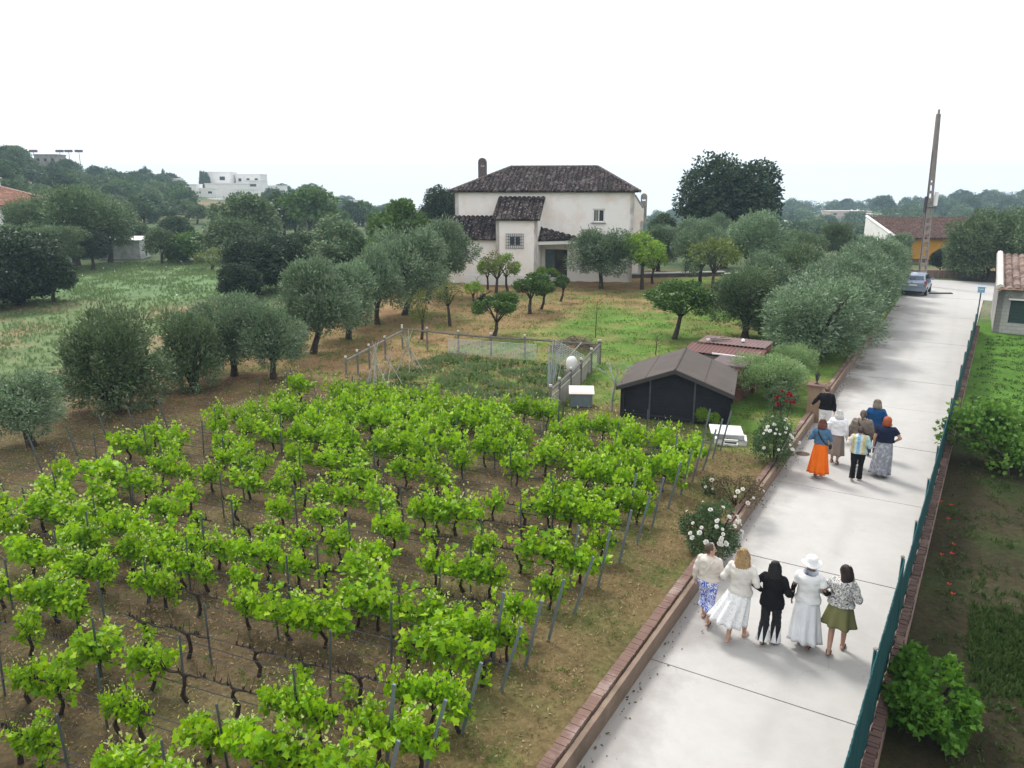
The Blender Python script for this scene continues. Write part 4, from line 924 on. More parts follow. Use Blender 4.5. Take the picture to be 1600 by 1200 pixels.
LIB = {
 'olive': crown_lib('olive', M_olive, 5, 31, 28, 19000, .30, .70, .074, 'sprig', .5, .62, -.8, .15, fill=.4, shoots=170),
 'olived': crown_lib('olived', M_olived, 3, 36, 30, 19000, .30, .70, .074, 'sprig', .45, .62, -.9, .15, fill=.4, shoots=150),
 'feather': crown_lib('feather', M_feather, 2, 46, 22, 17000, .30, .68, .060, 'sprig', .8, .5, -.8, .2, fill=.35, shoots=260),
 'oak': crown_lib('oak', M_oak, 3, 32, 62, 21000, .27, .72, .070, 'broad', .1, .8, -.75, .10, fill=.3, shoots=1),
 'citrus': crown_lib('citrus', M_citrus, 4, 33, 17, 9000, .33, .74, .095, 'broad', .1, .8, -.25, .12),
 'lime': crown_lib('lime', M_lime, 4, 34, 11, 3600, .36, .74, .10, 'broad', .0, .8, -.4, .2),
 'thin': crown_lib('thin', M_dry, 3, 35, 13, 1500, .32, .72, .11, 'broad', .1, .8, -.5, .25),
 'far': crown_lib('far', M_far, 4, 37, 26, 3800, .34, .70, .11, 'clump', .2, .8, -.5, .12),
 'farg': crown_lib('farg', M_farg, 3, 38, 26, 3800, .34, .70, .11, 'clump', .2, .8, -.5, .12),
 'faro': crown_lib('faro', M_olived, 3, 39, 34, 7000, .32, .70, .085, 'clump', .3, .8, -.5, .15),
}
trng = random.Random(77)
def trunk_mesh(h, r, rx, rz, multi=1, mat=M_bark, limbs=5, lean=0.):
    mb = MB(); q = trng
    for m_ in range(multi):
        a0 = q.uniform(0, 6.28) if multi > 1 else 0; ox, oy = (math.cos(a0) * r * 1.3, math.sin(a0) * r * 1.3) if multi > 1 else (0, 0)
        tx, ty = ox + q.uniform(-.1, .1) * h + lean * h, oy + q.uniform(-.1, .1) * h
        mb.tube([(ox, oy, -.15), (ox * 1.2, oy * 1.2, .03), ((ox + tx) / 2 + q.uniform(-.06, .06) * h, (oy + ty) / 2, h * .5), (tx, ty, h)], [r * 1.35, r * 1.12, r * .85, r * .75], 8)
        for i in range(limbs):
            a = a0 + 6.28 * (i + q.uniform(-.3, .3)) / limbs; e = q.uniform(.45, .8); zt = h + rz * q.uniform(.5, 1.3)
            p1 = (tx + math.cos(a) * rx * e * .45, ty + math.sin(a) * rx * e * .45, h + (zt - h) * .5); p2 = (tx + math.cos(a) * rx * e, ty + math.sin(a) * rx * e, zt)
            mb.tube([(tx, ty, h - .05), p1, p2], [r * .55, r * .33, r * .1], 6)
            b = a + q.uniform(-.8, .8); mb.tube([p1, (p1[0] + math.cos(b) * rx * .3, p1[1] + math.sin(b) * rx * .3, p1[2] + rz * .45)], [r * .26, r * .07], 4)
    return mb.mesh('trunk', mat, True)
FT = [trunk_mesh(.9, .09, .5, .6, 1, M_bark, 3) for _ in range(2)]
def tree(kind, label, x, y, rx, rz, h, cat='tree', group=None, name=None, r=None, multi=1, bark=None, simple=False, limbs=5, lean=0., zc=None, var=None, ry=None):
    z = gz(x, y); t = thing(name or 'tree', label, cat, (x, y, z), 0, group)
    L = LIB[kind]; c = obj('crown', L[trng.randrange(len(L)) if var is None else var], t, (lean * h, 0, (h + rz * .72) if zc is None else zc), trng.uniform(0, 6.28), (rx, ry or rx, rz))
    if simple: obj('trunk', FT[trng.randrange(2)], t, scale=(rx, rx, h / .9))
    else: obj('trunk', trunk_mesh(h, r or .07 + .05 * rx, rx * .85, rz, multi, bark or M_bark, limbs, lean), t)
    return t
# olive row left of the vines, parallel to the driveway: (base px, base py, radius x, radius z, trunk h, label tail)
for (px, py, rx, rz, h, kd, ml, tail) in [
 (50, 697, 1.25, .85, .75, 'olive', 1, 'small silvery olive tree with slanting trunk outside the meadow end of the vines'),
 (186, 642, 1.75, 1.6, .25, 'olived', 3, 'large dark bushy olive reaching the ground beside the vine rows'),
 (300, 610, 1.25, 1.35, .35, 'olived', 2, 'rounded bushy olive between the large dark bush and the forked olive'),
 (366, 588, 1.55, 1.35, .9, 'olive', 1, 'olive tree with forked low trunk beyond the far corner of the vines'),
 (428, 592, 1.3, 1.2, .8, 'olive', 1, 'olive tree with grey trunk base directly behind the back vine row'),
 (490, 552, 1.85, 1.55, 1.2, 'olive', 1, 'olive tree with bent red-brown trunk in the row by the plot'),
 (545, 530, 1.7, 1.5, 1.2, 'olive', 1, 'olive tree with straight dark trunk behind the cane wigwams'),
 (590, 507, 1.8, 1.5, 1.3, 'olive', 1, 'pale olive tree last in the dense row before the gap'),
 (633, 492, 2.45, 2.0, 1.5, 'olive', 1, 'tall olive tree with leaning trunk at the end of the row before the house'),
 (697, 464, 2.35, 1.75, 1.7, 'olive', 1, 'spreading olive tree half hiding the low left wing of the farmhouse')]:
    x, y = gat(px, py); tree(kd, tail, x, y, rx * 1.0, rz * 1.17, h * .76, 'olive tree', None, 'olive_tree', multi=ml, lean=(-.25 if px in (50,) else (.3 if px in (490, 633) else 0)))
# orchard and garden
for (px, py, kd, rx, rz, h, nm, cat, lab) in [
 (939, 451, 'olive', 2.5, 1.75, 1.3, 'olive_tree', 'olive tree', 'round olive tree standing alone before the right half of the farmhouse'),
 (1003, 452, 'lime', 1.9, 1.5, 1.6, 'fruit_tree', 'tree', 'bright yellow-green fruit tree beside the round olive before the house'),
 (1019, 443, 'lime', 1.2, 1.2, 1.0, 'fruit_tree', 'tree', 'smaller yellow-green tree just behind the bright fruit tree'),
 (1166, 443, 'olive', 2.7, 2.0, 1.8, 'olive_tree', 'olive tree', 'olive tree with forked trunk in front of the terrace wall under the big oak'),
 (1094, 447, 'olive', 2.0, 1.8, 1.3, 'olive_tree', 'olive tree', 'olive tree with thick twisted trunk behind the thin orchard tree'),
 (1113, 462, 'thin', 1.7, 1.5, 1.5, 'orchard_tree', 'tree', 'thin sparsely leaved orchard tree before the terrace wall'),
 (1054, 530, 'citrus', 1.75, 1.05, 1.15, 'orange_tree', 'orange tree', 'dense umbrella shaped orange tree alone on the lawn behind the cabin'),
 (772, 527, 'citrus', 1.2, .85, .8, 'orange_tree', 'orange tree', 'low dark orange tree leaning over the plot fence'),
 (828, 490, 'citrus', 1.25, .9, .9, 'orange_tree', 'orange tree', 'dark orange tree behind the low one at the plot fence'),
 (846, 483, 'citrus', .8, .7, .8, 'orange_tree', 'orange tree', 'small orange tree at the lawn side of the dark orange trees'),
 (876, 471, 'citrus', .62, .55, .75, 'orange_tree', 'orange tree', 'tiny round topped orange tree on the lawn before the porch'),
 (741, 483, 'lime', .6, .55, .8, 'fruit_tree', 'tree', 'slender light green sapling near the collapsed trestle'),
 (703, 510, 'thin', .85, .75, 1.1, 'fruit_tree', 'tree', 'young fruit tree with thin stake on orange-brown ground'),
 (659, 530, 'thin', .6, .85, .9, 'fruit_tree', 'tree', 'narrow young tree by the back corner of the plot fence'),
 (775, 461, 'thin', 1.3, 1.0, 1.1, 'orchard_tree', 'tree', 'sparse greyish fruit tree in front of the farmhouse tower'),
 (793, 455, 'lime', 1.0, .95, 1.0, 'fruit_tree', 'tree', 'yellowish shrubby tree against the foot of the farmhouse tower'),
 (762, 452, 'lime', .7, .8, .8, 'fruit_tree', 'tree', 'bright green bush left of the yellowish tree at the tower foot'),
 (855, 446, 'lime', .8, .5, .6, 'fruit_tree', 'shrub', 'low leafy shrub on the terrace wall before the porch'),
 (1187, 522, 'lime', .85, 1.0, .8, 'fruit_tree', 'tree', 'bright green young tree squeezed against the driveway hedge'),
 (1220, 437, 'lime', .8, .6, 1.0, 'fruit_tree', 'tree', 'small bright green tree above the far end of the terrace wall')]:
    x, y = gat(px, py); tree(kd, lab, x, y, rx, rz, h, cat, None, nm, r=.05 + .045 * rx, lean=.12 if kd == 'citrus' else 0)
for (px, py, hgt, lab) in [(930, 528, 1.9, 'thin bare-stemmed sapling with few leaves on the lawn'), (1024, 555, .9, 'short pale dead sapling on the lawn near the cabin roof'), (745, 468, 1.5, 'thin grey stake beside the light green sapling')]:
    x, y = gat(px, py); t = thing('sapling', lab, 'sapling', (x, y, gz(x, y))); mb = MB(); mb.tube([(0, 0, -.1), (.03, 0, hgt * .5), (.06, .02, hgt)], [.025, .02, .008], 5)
    for i in range(7): a = i * 2.1; z = hgt * (.5 + i * .07); mb.tube([(.04, 0, z), (.04 + .3 * math.cos(a), .3 * math.sin(a), z + .25)], [.01, .004], 4)
    mb.build('stem', M_bark, t)
    if hgt > 1.6:
        r_ = np.random.default_rng(3); P = r_.normal(0, 1, (140, 3)) * [.3, .3, .35] + [0, 0, hgt * .85]; obj('leaves', leaf_mesh('leaves', P, P - [0, 0, hgt * .8], .09, 'broad', M_lime, r_), t)
# pale bare tree by the plot gate
x, y = at(955, 642, .3); t = thing('bare_tree', 'small pale leafless tree between the plot fence and the black cabin', 'tree', (x, y, .3)); mb = MB(); q = random.Random(5)
mb.tube([(0, 0, -.1), (.02, 0, .5), (.1, 0, .95)], [.05, .042, .038], 7)
def br(p, d, l, r, k_):
    e = (p[0] + d[0] * l, p[1] + d[1] * l, p[2] + d[2] * l); mb.tube([p, ((p[0] + e[0]) / 2 + q.uniform(-.03, .03), (p[1] + e[1]) / 2, (p[2] + e[2]) / 2 + .02), e], [r, r * .8, r * .55], 5)
    if k_:
        for _ in range(3): v = Vector((d[0] + q.uniform(-.7, .7), d[1] + q.uniform(-.7, .7), d[2] + q.uniform(-.2, .5))).normalized(); br(e, v, l * .62, r * .55, k_ - 1)
for d in ((.6, .1, .75), (-.55, .1, .7), (.1, -.3, .9), (-.2, .4, .6)): br((.1, 0, .93), Vector(d).normalized(), .42, .026, 2)
mb.build('trunk', M_pale, t)
# hedge of silvery bushes along the driveway
hl = ['nearest silvery bush of the tall driveway hedge', 'second silvery bush of the driveway hedge, broad and dark below', 'third silvery bush of the driveway hedge', 'fourth silvery bush of the driveway hedge', 'fifth bush of the driveway hedge, with pale twig tips', 'sixth bush of the driveway hedge', 'seventh bush of the driveway hedge', 'eighth bush of the driveway hedge beside the parked car', 'last bush of the driveway hedge, hiding the side of the parked car']
for i, s in enumerate([34.5, 37.4, 40.4, 43.4, 46.4, 49.6, 52.8, 56.0, 59.6]):
    x, y = SN(s, -5.35 + .2 * math.sin(i * 2) + .12 * max(0, i - 6) - (.5 if i == 8 else 0)); tree('olive', hl[i], x, y, 2.35 + .15 * math.sin(i * 1.7), 1.8 + .12 * math.sin(i * 3), .7, 'bush', None, 'hedge_bush', multi=3, zc=1.7)
for (s, n_, rx, rz, kd, lab) in [(38, -9, 1.9, 1.6, 'olived', 'dark green bush on the garden side of the hedge near end'), (44, -9.2, 2.0, 1.8, 'olive', 'grey-green bush on the garden side of the hedge middle'), (50, -9.3, 2.0, 1.9, 'olived', 'dark bush on the garden side of the hedge far end')]:
    x, y = SN(s, n_); tree(kd, lab, x, y, rx, rz, .6, 'bush', None, 'garden_bush', multi=2, zc=1.9)
x, y = SN(26.9, -5.45); tree('feather', 'light green feathery olive between the brick shelter and the driveway kerb', x, y, 1.25, .95, .35, 'olive tree', None, 'olive_tree', multi=2, zc=1.0)
x, y = SN(29.4, -5.1); tree('feather', 'smaller feathery olive close behind the first one by the kerb', x, y, .9, .85, .4, 'olive tree', None, 'olive_tree', multi=2)
x, y = SN(26.0, -4.8); tree('faro', 'low dry shrub at the foot of the brick gate pillar', x, y, .6, .4, .2, 'shrub', None, 'shrub', multi=1)
x, y = at(1105, 668, .3); tree('lime', 'low leafy green plant against the cabin wall', x, y, .38, .32, .1, 'plant', None, 'wall_plant', r=.02)
# big dark trees behind: (crown centre px,py, radius px, distance, kind, label)
def by_px(px, py, rpx, Dd, kd, lab, sq=.85, cat='tree', name='tree', simple=True, group=None, drop=0.0, vr=None):
    X, Y, Z = dep(px, py, Dd); rx = rpx / FOC * Y; g0 = gz(X, Y); rz = rx * sq; hc = max(Z - g0, rz * .75)
    h = max(hc - rz * .72, .4)
    return tree(kd, lab, X, Y, rx, rz, h, cat, group, name, simple=simple, zc=hc, r=.06 * rx + .08, var=vr)
by_px(1138, 312, 74, 74, 'oak', 'huge dark evergreen oak towering between the farmhouse and the hedge', .92, 'oak tree', 'oak_tree', False, vr=2)
by_px(690, 328, 33, 76, 'oak', 'dark rounded pine rising behind the left end of the farmhouse', 1.1, 'pine tree', 'pine_tree')
for a in [
 (622, 352, 44, 58, 'farg', 'leafy bright tree rising behind the tall olive left of the house', .95),
 (600, 392, 34, 54, 'farg', 'green tree just behind the pale end olive of the row', .9),
 (525, 372, 42, 70, 'faro', 'grey-green olive mass beyond the brown slope patch', .7),
 (480, 325, 42, 110, 'farg', 'round bright green tree on the brow of the slope', .78),
 (440, 330, 30, 112, 'far', 'darker tree touching the round bright green tree', .9),
 (384, 345, 50, 84, 'faro', 'broad grey-green tree in the middle of the meadow edge', .85),
 (362, 374, 44, 80, 'faro', 'lower grey-green crown under the broad meadow-edge tree', .8),
 (110, 342, 64, 76, 'olived', 'very large dark tree above the white hut', .85),
 (60, 356, 50, 78, 'olived', 'dark spreading tree beside the tiled villa', .9),
 (165, 350, 44, 80, 'olived', 'dark tree overhanging the white hut', .85),
 (30, 385, 42, 66, 'olived', 'lower dark tree under the tiled villa', .8),
 (95, 378, 40, 70, 'olived', 'dark bush mass under the very large dark tree', .7),
 (140, 385, 30, 72, 'oak', 'dark foliage hiding the shed beside the white hut', .8),
 (22, 418, 74, 50, 'oak', 'massive dark tree at the meadow edge cut by the picture side', .8),
 (-20, 440, 70, 48, 'oak', 'dark tree mostly outside the picture at the meadow edge', .7),
 (78, 428, 36, 50.5, 'oak', 'projecting lobe of dark foliage at the meadow edge', 1.0),
 (250, 380, 24, 78, 'faro', 'dull olive shrub tree just right of the white hut', 1.0),
 (300, 385, 40, 80, 'farg', 'yellow-green shrubs at the far side of the meadow', .55),
 (285, 392, 30, 82, 'farg', 'low yellow-green shrub beside the scrap heap', .7),
 (330, 405, 28, 72, 'thin', 'brownish dry shrub at the meadow end', .7),
 (400, 415, 50, 54, 'oak', 'dark green thicket left of the olive row', .8),
 (440, 400, 42, 56, 'oak', 'dark green bushy tree behind the olive row', .75),
 (375, 440, 34, 50, 'oak', 'low dark thicket above the meadow corner', .8),
 (500, 408, 40, 56, 'faro', 'grey-green bush behind the middle of the olive row', .7),
 (560, 400, 36, 56, 'far', 'dark green bush in the gap left of the tall olive', .8),
 (470, 385, 26, 64, 'far', 'small dark tree above the thicket', .8),
 (1035, 352, 22, 80, 'far', 'dark tree right beside the farmhouse chimney', .8),
 (1075, 378, 42, 66, 'olive', 'silvery olive under the left side of the big oak', .75),
 (1030, 385, 36, 66, 'olive', 'silvery olive between the house corner and the oak', .8),
 (1120, 362, 30, 68, 'olive', 'pale olive top directly under the big oak', .8),
 (1180, 375, 40, 68, 'olive', 'olive behind the forked one under the oak', .8),
 (1230, 385, 30, 68, 'olived', 'dark olive right of the oak group', .9),
 (1262, 388, 30, 66, 'olived', 'dark bush left of the driveway hedge top', .9),
 (1310, 372, 30, 68, 'olived', 'dark green tree rising behind the driveway hedge', .85),
 (1350, 385, 26, 70, 'olive', 'olive behind the hedge below the white gable', .7),
 (1405, 382, 26, 72, 'olive', 'olive behind the hedge at the utility pole', .7),
 (1545, 380, 64, 64, 'olived', 'big dark olive tree at the far end of the driveway', .85),
 (1612, 385, 58, 62, 'olived', 'dark olive tree behind the whitewashed outbuilding', .9),
 (1508, 395, 38, 66, 'olived', 'dark bushy tree between utility pole and outbuilding', 1.0),
 (1470, 405, 16, 70, 'oak', 'small dark shrub against the ochre building', 1.0)]:
    by_px(*a)
# wooded hillside: countable far trees in three loose groups
hr = random.Random(404)
def far_tree(px, py, Dd, rx, kd, lab, grp, sq=.8):
    d = ray(px, py); k_ = Dd / math.hypot(d[0], d[1]); X, Y = d[0] * k_, d[1] * k_; z = gz(X, Y)
    t = thing('hillside_tree', lab, 'tree', (X, Y, z), 0, grp); L = LIB[kd]
    obj('crown', L[hr.randrange(len(L))], t, (0, 0, rx * sq * .95 + .3), hr.uniform(0, 6.28), (rx, rx, rx * sq)); obj('trunk', FT[hr.randrange(2)], t, scale=(rx, rx, rx * .7)); return t
def band(x0, x1, D0, D1, n_, r0, r1, kinds, lab, grp):
    for i in range(n_):
        px = hr.uniform(x0, x1); f = hr.random()
        if 295 < px < 420 and D1 > 250: px -= 150
        Dd = D0 + (D1 - D0) * f; rr = hr.uniform(r0, r1)
        if 130 < px < 240 and Dd < 110: continue
        kd = kinds[hr.randrange(len(kinds))]; far_tree(px, 300, Dd, rr, kd, ({'far': 'dark green ', 'farg': 'bright green ', 'faro': 'grey-green '}[kd] if 'hazy' not in lab else '') + ('large ' if rr > (r0 + r1) / 2 else 'small ') + lab, grp)
WORD = {'far': 'dark green', 'farg': 'bright green', 'faro': 'grey-green'}
band(-60, 620, 105, 175, 60, 1.4, 2.9, ['far', 'farg', 'faro', 'faro', 'far'], 'tree on the slope just beyond the meadow', 'trees of the slope beyond the meadow')
band(-60, 640, 170, 300, 80, 1.9, 3.6, ['far', 'far', 'faro', 'farg'], 'tree on the wooded hillside below the white villas', 'trees of the left hillside')
band(180, 690, 300, 500, 38, 2.6, 4.6, ['far', 'far', 'faro'], 'hazy tree near the skyline of the left ridge', 'trees of the left skyline')
band(-80, 130, 190, 262, 20, 2.2, 3.6, ['far'], 'umbrella pine on the high ground above the villa', 'pines on the left hilltop')
band(1010, 1680, 300, 520, 80, 3.2, 5.6, ['far', 'faro', 'far'], 'blue hazy tree on the far hillside behind the driveway', 'trees of the right hillside')
band(1010, 1680, 150, 260, 16, 2.5, 4.0, ['far', 'faro'], 'hazy tree in the valley behind the oak and hedge', 'trees of the right valley')
band(640, 1010, 180, 480, 7, 3, 5, ['far', 'faro'], 'hazy tree in the valley behind the farmhouse', 'trees of the middle valley')
def woods(regs, lab, seed):
    r_ = np.random.default_rng(seed); PP = []; DD = []
    for (x0, x1, D0, D1, n_, r0, r1) in regs:
        for i in range(n_):
            px = r_.uniform(x0, x1); px = px - 150 if (295 < px < 420 and D1 > 250) else px; Dd = r_.uniform(D0, D1); rr = r_.uniform(r0, r1); d = ray(px, 300); k_ = Dd / math.hypot(d[0], d[1]); X, Y = d[0] * k_, d[1] * k_
            P, D = crown_pts(r_, 12, 620, .4, .68, -.3); PP.append(P * [rr, rr, rr * .8] + [X, Y, gz(X, Y) + rr * .65]); DD.append(D)
    P = np.concatenate(PP); D = np.concatenate(DD); o_ = obj('woodland', leaf_mesh('woodland', P, D, .48, 'clump', M_far, r_, .2, .8)); o_['kind'] = 'stuff'; o_['label'] = lab
woods([(-60, 640, 180, 330, 90, 2.4, 4), (150, 690, 330, 520, 70, 2.8, 4.6), (1010, 1680, 260, 540, 230, 3, 5.5), (640, 1010, 200, 500, 30, 3, 5), (1010, 1680, 150, 280, 30, 2.5, 4), (-60, 620, 120, 180, 14, 1.2, 2.0)], 'far woodland covering the hazy hills', 71)
for (px, Dd, rr, lab) in [(172, 300, 4.2, 'lone flat topped pine on the left skyline'), (152, 300, 2.6, 'smaller pine touching the lone skyline pine'), (272, 360, 5.5, 'round pine on the skyline left of the white villas'), (368, 360, 5, 'pine on the skyline above the white villas'), (392, 365, 5, 'second pine on the skyline above the white villas'), (485, 430, 7, 'broad blue-green pine on the skyline right of the villas'), (440, 400, 5, 'blue-green pine on the skyline at the villa edge')]:
    far_tree(px, 300, Dd, rr, 'far', lab, None, .62)
for px in (1005, 1330, 1395, 1400): pass
for i, (px, Dd) in enumerate([(260, 330), (326, 335), (321, 338), (317, 333), (229, 340), (1212, 330), (1222, 332), (1240, 330), (1252, 334)]):
    d = ray(px, 300); k_ = Dd / math.hypot(d[0], d[1]); X, Y = d[0] * k_, d[1] * k_; t = thing('cypress', 'slim dark cypress on the ' + ('left ridge among the white villas' if px < 600 else 'blue hillside behind the hedge'), 'cypress', (X, Y, gz(X, Y)), 0, 'cypresses on the left ridge' if px < 600 else 'cypresses on the right hillside')
    obj('crown', LIB['far'][i % 4], t, (0, 0, 4.5), i, (1.2, 1.2, 4.6)); obj('trunk', FT[0], t)
# ------------------------------------------------------------------ distant buildings
def far_house(px, py, Dd, w, d_, h, lab, wallm=M_whitef, roofm=None, rz=0, nwin=3, flat=True, sink=1.5, name='villa'):
    dd = ray(px, py); k_ = Dd / math.hypot(dd[0], dd[1]); X, Y = dd[0] * k_, dd[1] * k_; z = CAMH + dd[2] * k_
    z = max(z, gz(X, Y) - .5) if abs(z - gz(X, Y)) > 6 else z
    t = thing(name, lab, 'house', (X, Y, z), rz); mb = MB(); mb.box(0, 0, h / 2 - sink, w, d_, h + 2 * sink); mb.build('wall', wallm, t)
    mb = MB()
    if flat: mb.box(0, 0, h + .15, w + .3, d_ + .3, .3); mb.build('roof', wallm, t)
    else:
        mb.add([(-w / 2 - .4, -d_ / 2 - .4, h), (w / 2 + .4, -d_ / 2 - .4, h), (w / 2 + .4, d_ / 2 + .4, h), (-w / 2 - .4, d_ / 2 + .4, h), (-w / 4, 0, h + d_ * .22), (w / 4, 0, h + d_ * .22)], [(0, 1, 5, 4), (1, 2, 5), (2, 3, 4, 5), (3, 0, 4), (0, 3, 2, 1)]); mb.build('roof', roofm, t)
    for i in range(nwin):
        mb = MB(); mb.box(-w / 2 + w * (i + .5) / nwin, -d_ / 2 - .01, h * .5, w / nwin * .35, .12, h * .3); mb.build('window', M_glass, t)
    return t
far_house(362, 299, 330, 17, 10, 2.8, 'long white villa terrace block on the left ridge', nwin=0)
far_house(343, 288, 342, 12, 9, 4.6, 'tall white villa above the long ridge block', nwin=2)
far_house(394, 289, 342, 10, 9, 4.0, 'white villa at the right end of the ridge group', nwin=3)
far_house(430, 302, 360, 9, 7, 3.0, 'white house on the ridge right of the villas', nwin=2)
far_house(400, 296, 325, 7, 6, 3.2, 'narrow white house closing the ridge villas', nwin=1)
far_house(325, 306, 300, 8, 6, 2.4, 'white bungalow under the tall villa', nwin=2)
far_house(255, 300, 290, 6, 5, 2.4, 'small white cottage among trees left of the villas', nwin=1)
far_house(200, 290, 300, 6, 5, 2.4, 'small pale cottage under the lone skyline pine', nwin=1)
far_house(470, 312, 380, 7, 5, 2.6, 'pale house on the falling ridge by the round tree', nwin=1)
far_house(290, 300, 300, 10, 6, 2.4, 'low white house below the small ridge house', nwin=2)
far_house(318, 320, 270, 12, 6, 1.6, 'pale terrace wall building on the hillside below the villas', nwin=3)
far_house(228, 288, 326, 9, 7, 3.6, 'small white house left of the ridge villas', nwin=2)
far_house(268, 292, 325, 7, 6, 2.8, 'tiny white house below the skyline pines', nwin=2)
far_house(385, 307, 300, 8, 6, 2.4, 'low white building under the villas', nwin=2)
far_house(80, 257, 258, 6, 5, 2.4, 'grey hazy building behind the hilltop pines', M_conc, nwin=3)
far_house(552, 322, 420, 8, 6, 3, 'small white house on the falling ridge line', nwin=2)
far_house(1322, 337, 330, 16, 8, 1.6, 'long low pale roofed building on the blue hillside', plain('pale_sand', (.6, .52, .46)), nwin=4)
far_house(1372, 341, 320, 14, 8, 1.4, 'second pale low building behind the white gable', plain('pale_sand2', (.62, .56, .5)), nwin=4)
far_house(1218, 357, 300, 5, 5, 2.5, 'small white hut among the hillside cypresses', nwin=1)
# lamp standards of a sports ground on the skyline
for i, px in enumerate([52, 93, 107, 123]):
    d = ray(px, 236); k_ = 262 / math.hypot(d[0], d[1]); X, Y, Z = d[0] * k_, d[1] * k_, CAMH + d[2] * k_; z = gz(X, Y)
    t = thing('floodlight_mast', ['leftmost', 'second', 'third', 'rightmost'][i] + ' thin floodlight mast on the left skyline', 'mast', (X, Y, z)); mb = MB(); mb.tube([(0, 0, 0), (0, 0, Z - z)], [.16, .09], 6); mb.build('mast_pole', M_conc, t)
    mb = MB(); mb.box(0, 0, Z - z, 2.2, .4, .7); mb.build('lamp_panel', M_brown, t)
# villa with terracotta roof at the left edge
X, Y, Z = dep(-18, 350, 96); z0 = gz(X, Y)
t = thing('tiled_villa', 'house with pink terracotta hip roof cut by the left picture edge', 'house', (X, Y, 0), R(-12)); w, d_, ze_ = 11.0, 9.0, Z + 2.35
mb = MB(); rect_wall(mb, (-w / 2, -d_ / 2), (w / 2, -d_ / 2), z0 - 1, ze_, .3, [(7.4, 8.4, ze_ - 2.3, ze_ - .9)]); rect_wall(mb, (w / 2, -d_ / 2), (w / 2, d_ / 2), z0 - 1, ze_, .3, []); rect_wall(mb, (-w / 2, d_ / 2), (-w / 2, -d_ / 2), z0 - 1, ze_, .3, []); mb.build('wall', M_whitef, t)
mb = MB(); mb.box(7.9 - w / 2, -d_ / 2 + .2, ze_ - 1.6, 1.0, .05, 1.4); mb.build('window', M_glass, t)
mb = MB(); mb.box(2.4, -d_ / 2 - 1.0, ze_ - 1.5, .5, .5, 3.2); mb.box(-3.4, -d_ / 2 - 1.0, ze_ - 1.5, .5, .5, 3.2); mb.build('brick_column', M_brickr, t)
rr = thing('roof', None, None); rr.parent = t; o_v = 1.3
Av = [(-w / 2 - o_v, -d_ / 2 - o_v, ze_), (w / 2 + o_v, -d_ / 2 - o_v, ze_), (w / 2 + o_v, d_ / 2 + o_v, ze_), (-w / 2 - o_v, d_ / 2 + o_v, ze_)]; q0, q1 = (-1, 0, ze_ + 2.3), (1.5, 0, ze_ + 2.3)
def hip2(a, b, apexs):
    o_, ux, vx, nn_, w_ = plane_from(a, b, apexs[0]); ks = [(float(np.dot(np.array(q) - o_, ux)), float(np.dot(np.array(q) - o_, vx))) for q in apexs]
    xs = [0] + [q[0] for q in ks] + [w_]; ys = [0] + [q[1] for q in ks] + [0]; tile_plane(o_, ux, vx, nn_, w_, lambda u_: float(np.interp(u_, xs, ys)), M_tiler, 'roof_slope', rr)
hip2(Av[0], Av[1], [q0, q1]); hip2(Av[1], Av[2], [q1]); hip2(Av[3], Av[0], [q0]); hip2(Av[2], Av[3], [q1, q0])
mb = MB(); mb.box(0, 0, ze_ - .06, w + 2 * o_v - .1, d_ + 2 * o_v - .1, .08); mb.build('soffit', M_conc, t)
mb = MB()
for a, b in ((q0, q1), (Av[0], q0), (Av[1], q1), (Av[2], q1)): ridge(mb, a, b, .13)
obj('ridge_tiles', mb.mesh('ridge_tiles', plain('pale_ridge', (.5, .36, .3))), rr)
mb = MB(); mb.box(1.6, .2, ze_ + 2.1, 1.0, .8, 1.6); mb.box(1.6, .2, ze_ + 3.15, 1.3, 1.1, .12); mb.tube([(1.6, .2, ze_ + 2.9), (1.6, .2, ze_ + 3.6)], .12, 6); mb.build('chimney', M_whitef, t)
# white hut in the meadow
X, Y = gat(196, 403); z = gz(X, Y); t = thing('white_hut', 'low white hut with flat bright roof at the far side of the meadow', 'hut', (X, Y, z), R(8))
mb = MB(); mb.box(0, 0, 1.0, 4.3, 3.4, 2.1); mb.build('wall', plain('stained_white', (.52, .52, .5), (.36, .37, .38), 1.6, stain=(.2, .21, .22)), t); mb = MB(); mb.box(0, 0, 2.12, 4.7, 3.9, .1, 0, R(3)); mb.build('roof', M_white, t)
mb = MB(); mb.box(-3.9, .6, .8, 3.2, 2.6, 1.7); mb.build('side_shed', plain('bluish_grey', (.25, .27, .3), (.2, .21, .24)), t)
x, y = gat(260, 402); mb = MB(); mb.box(0, 0, .45, 1.1, .6, .7, .4, .2); mb.box(.3, .2, .9, .8, .1, .6, .8, .5); mb.box(-.4, 0, .3, .5, .5, .6, .2); o_ = mb.build('scrap_heap', M_conc, None, (x, y, gz(x, y))); tag(o_, 'pale heap of scrap beside the white hut', 'scrap heap')

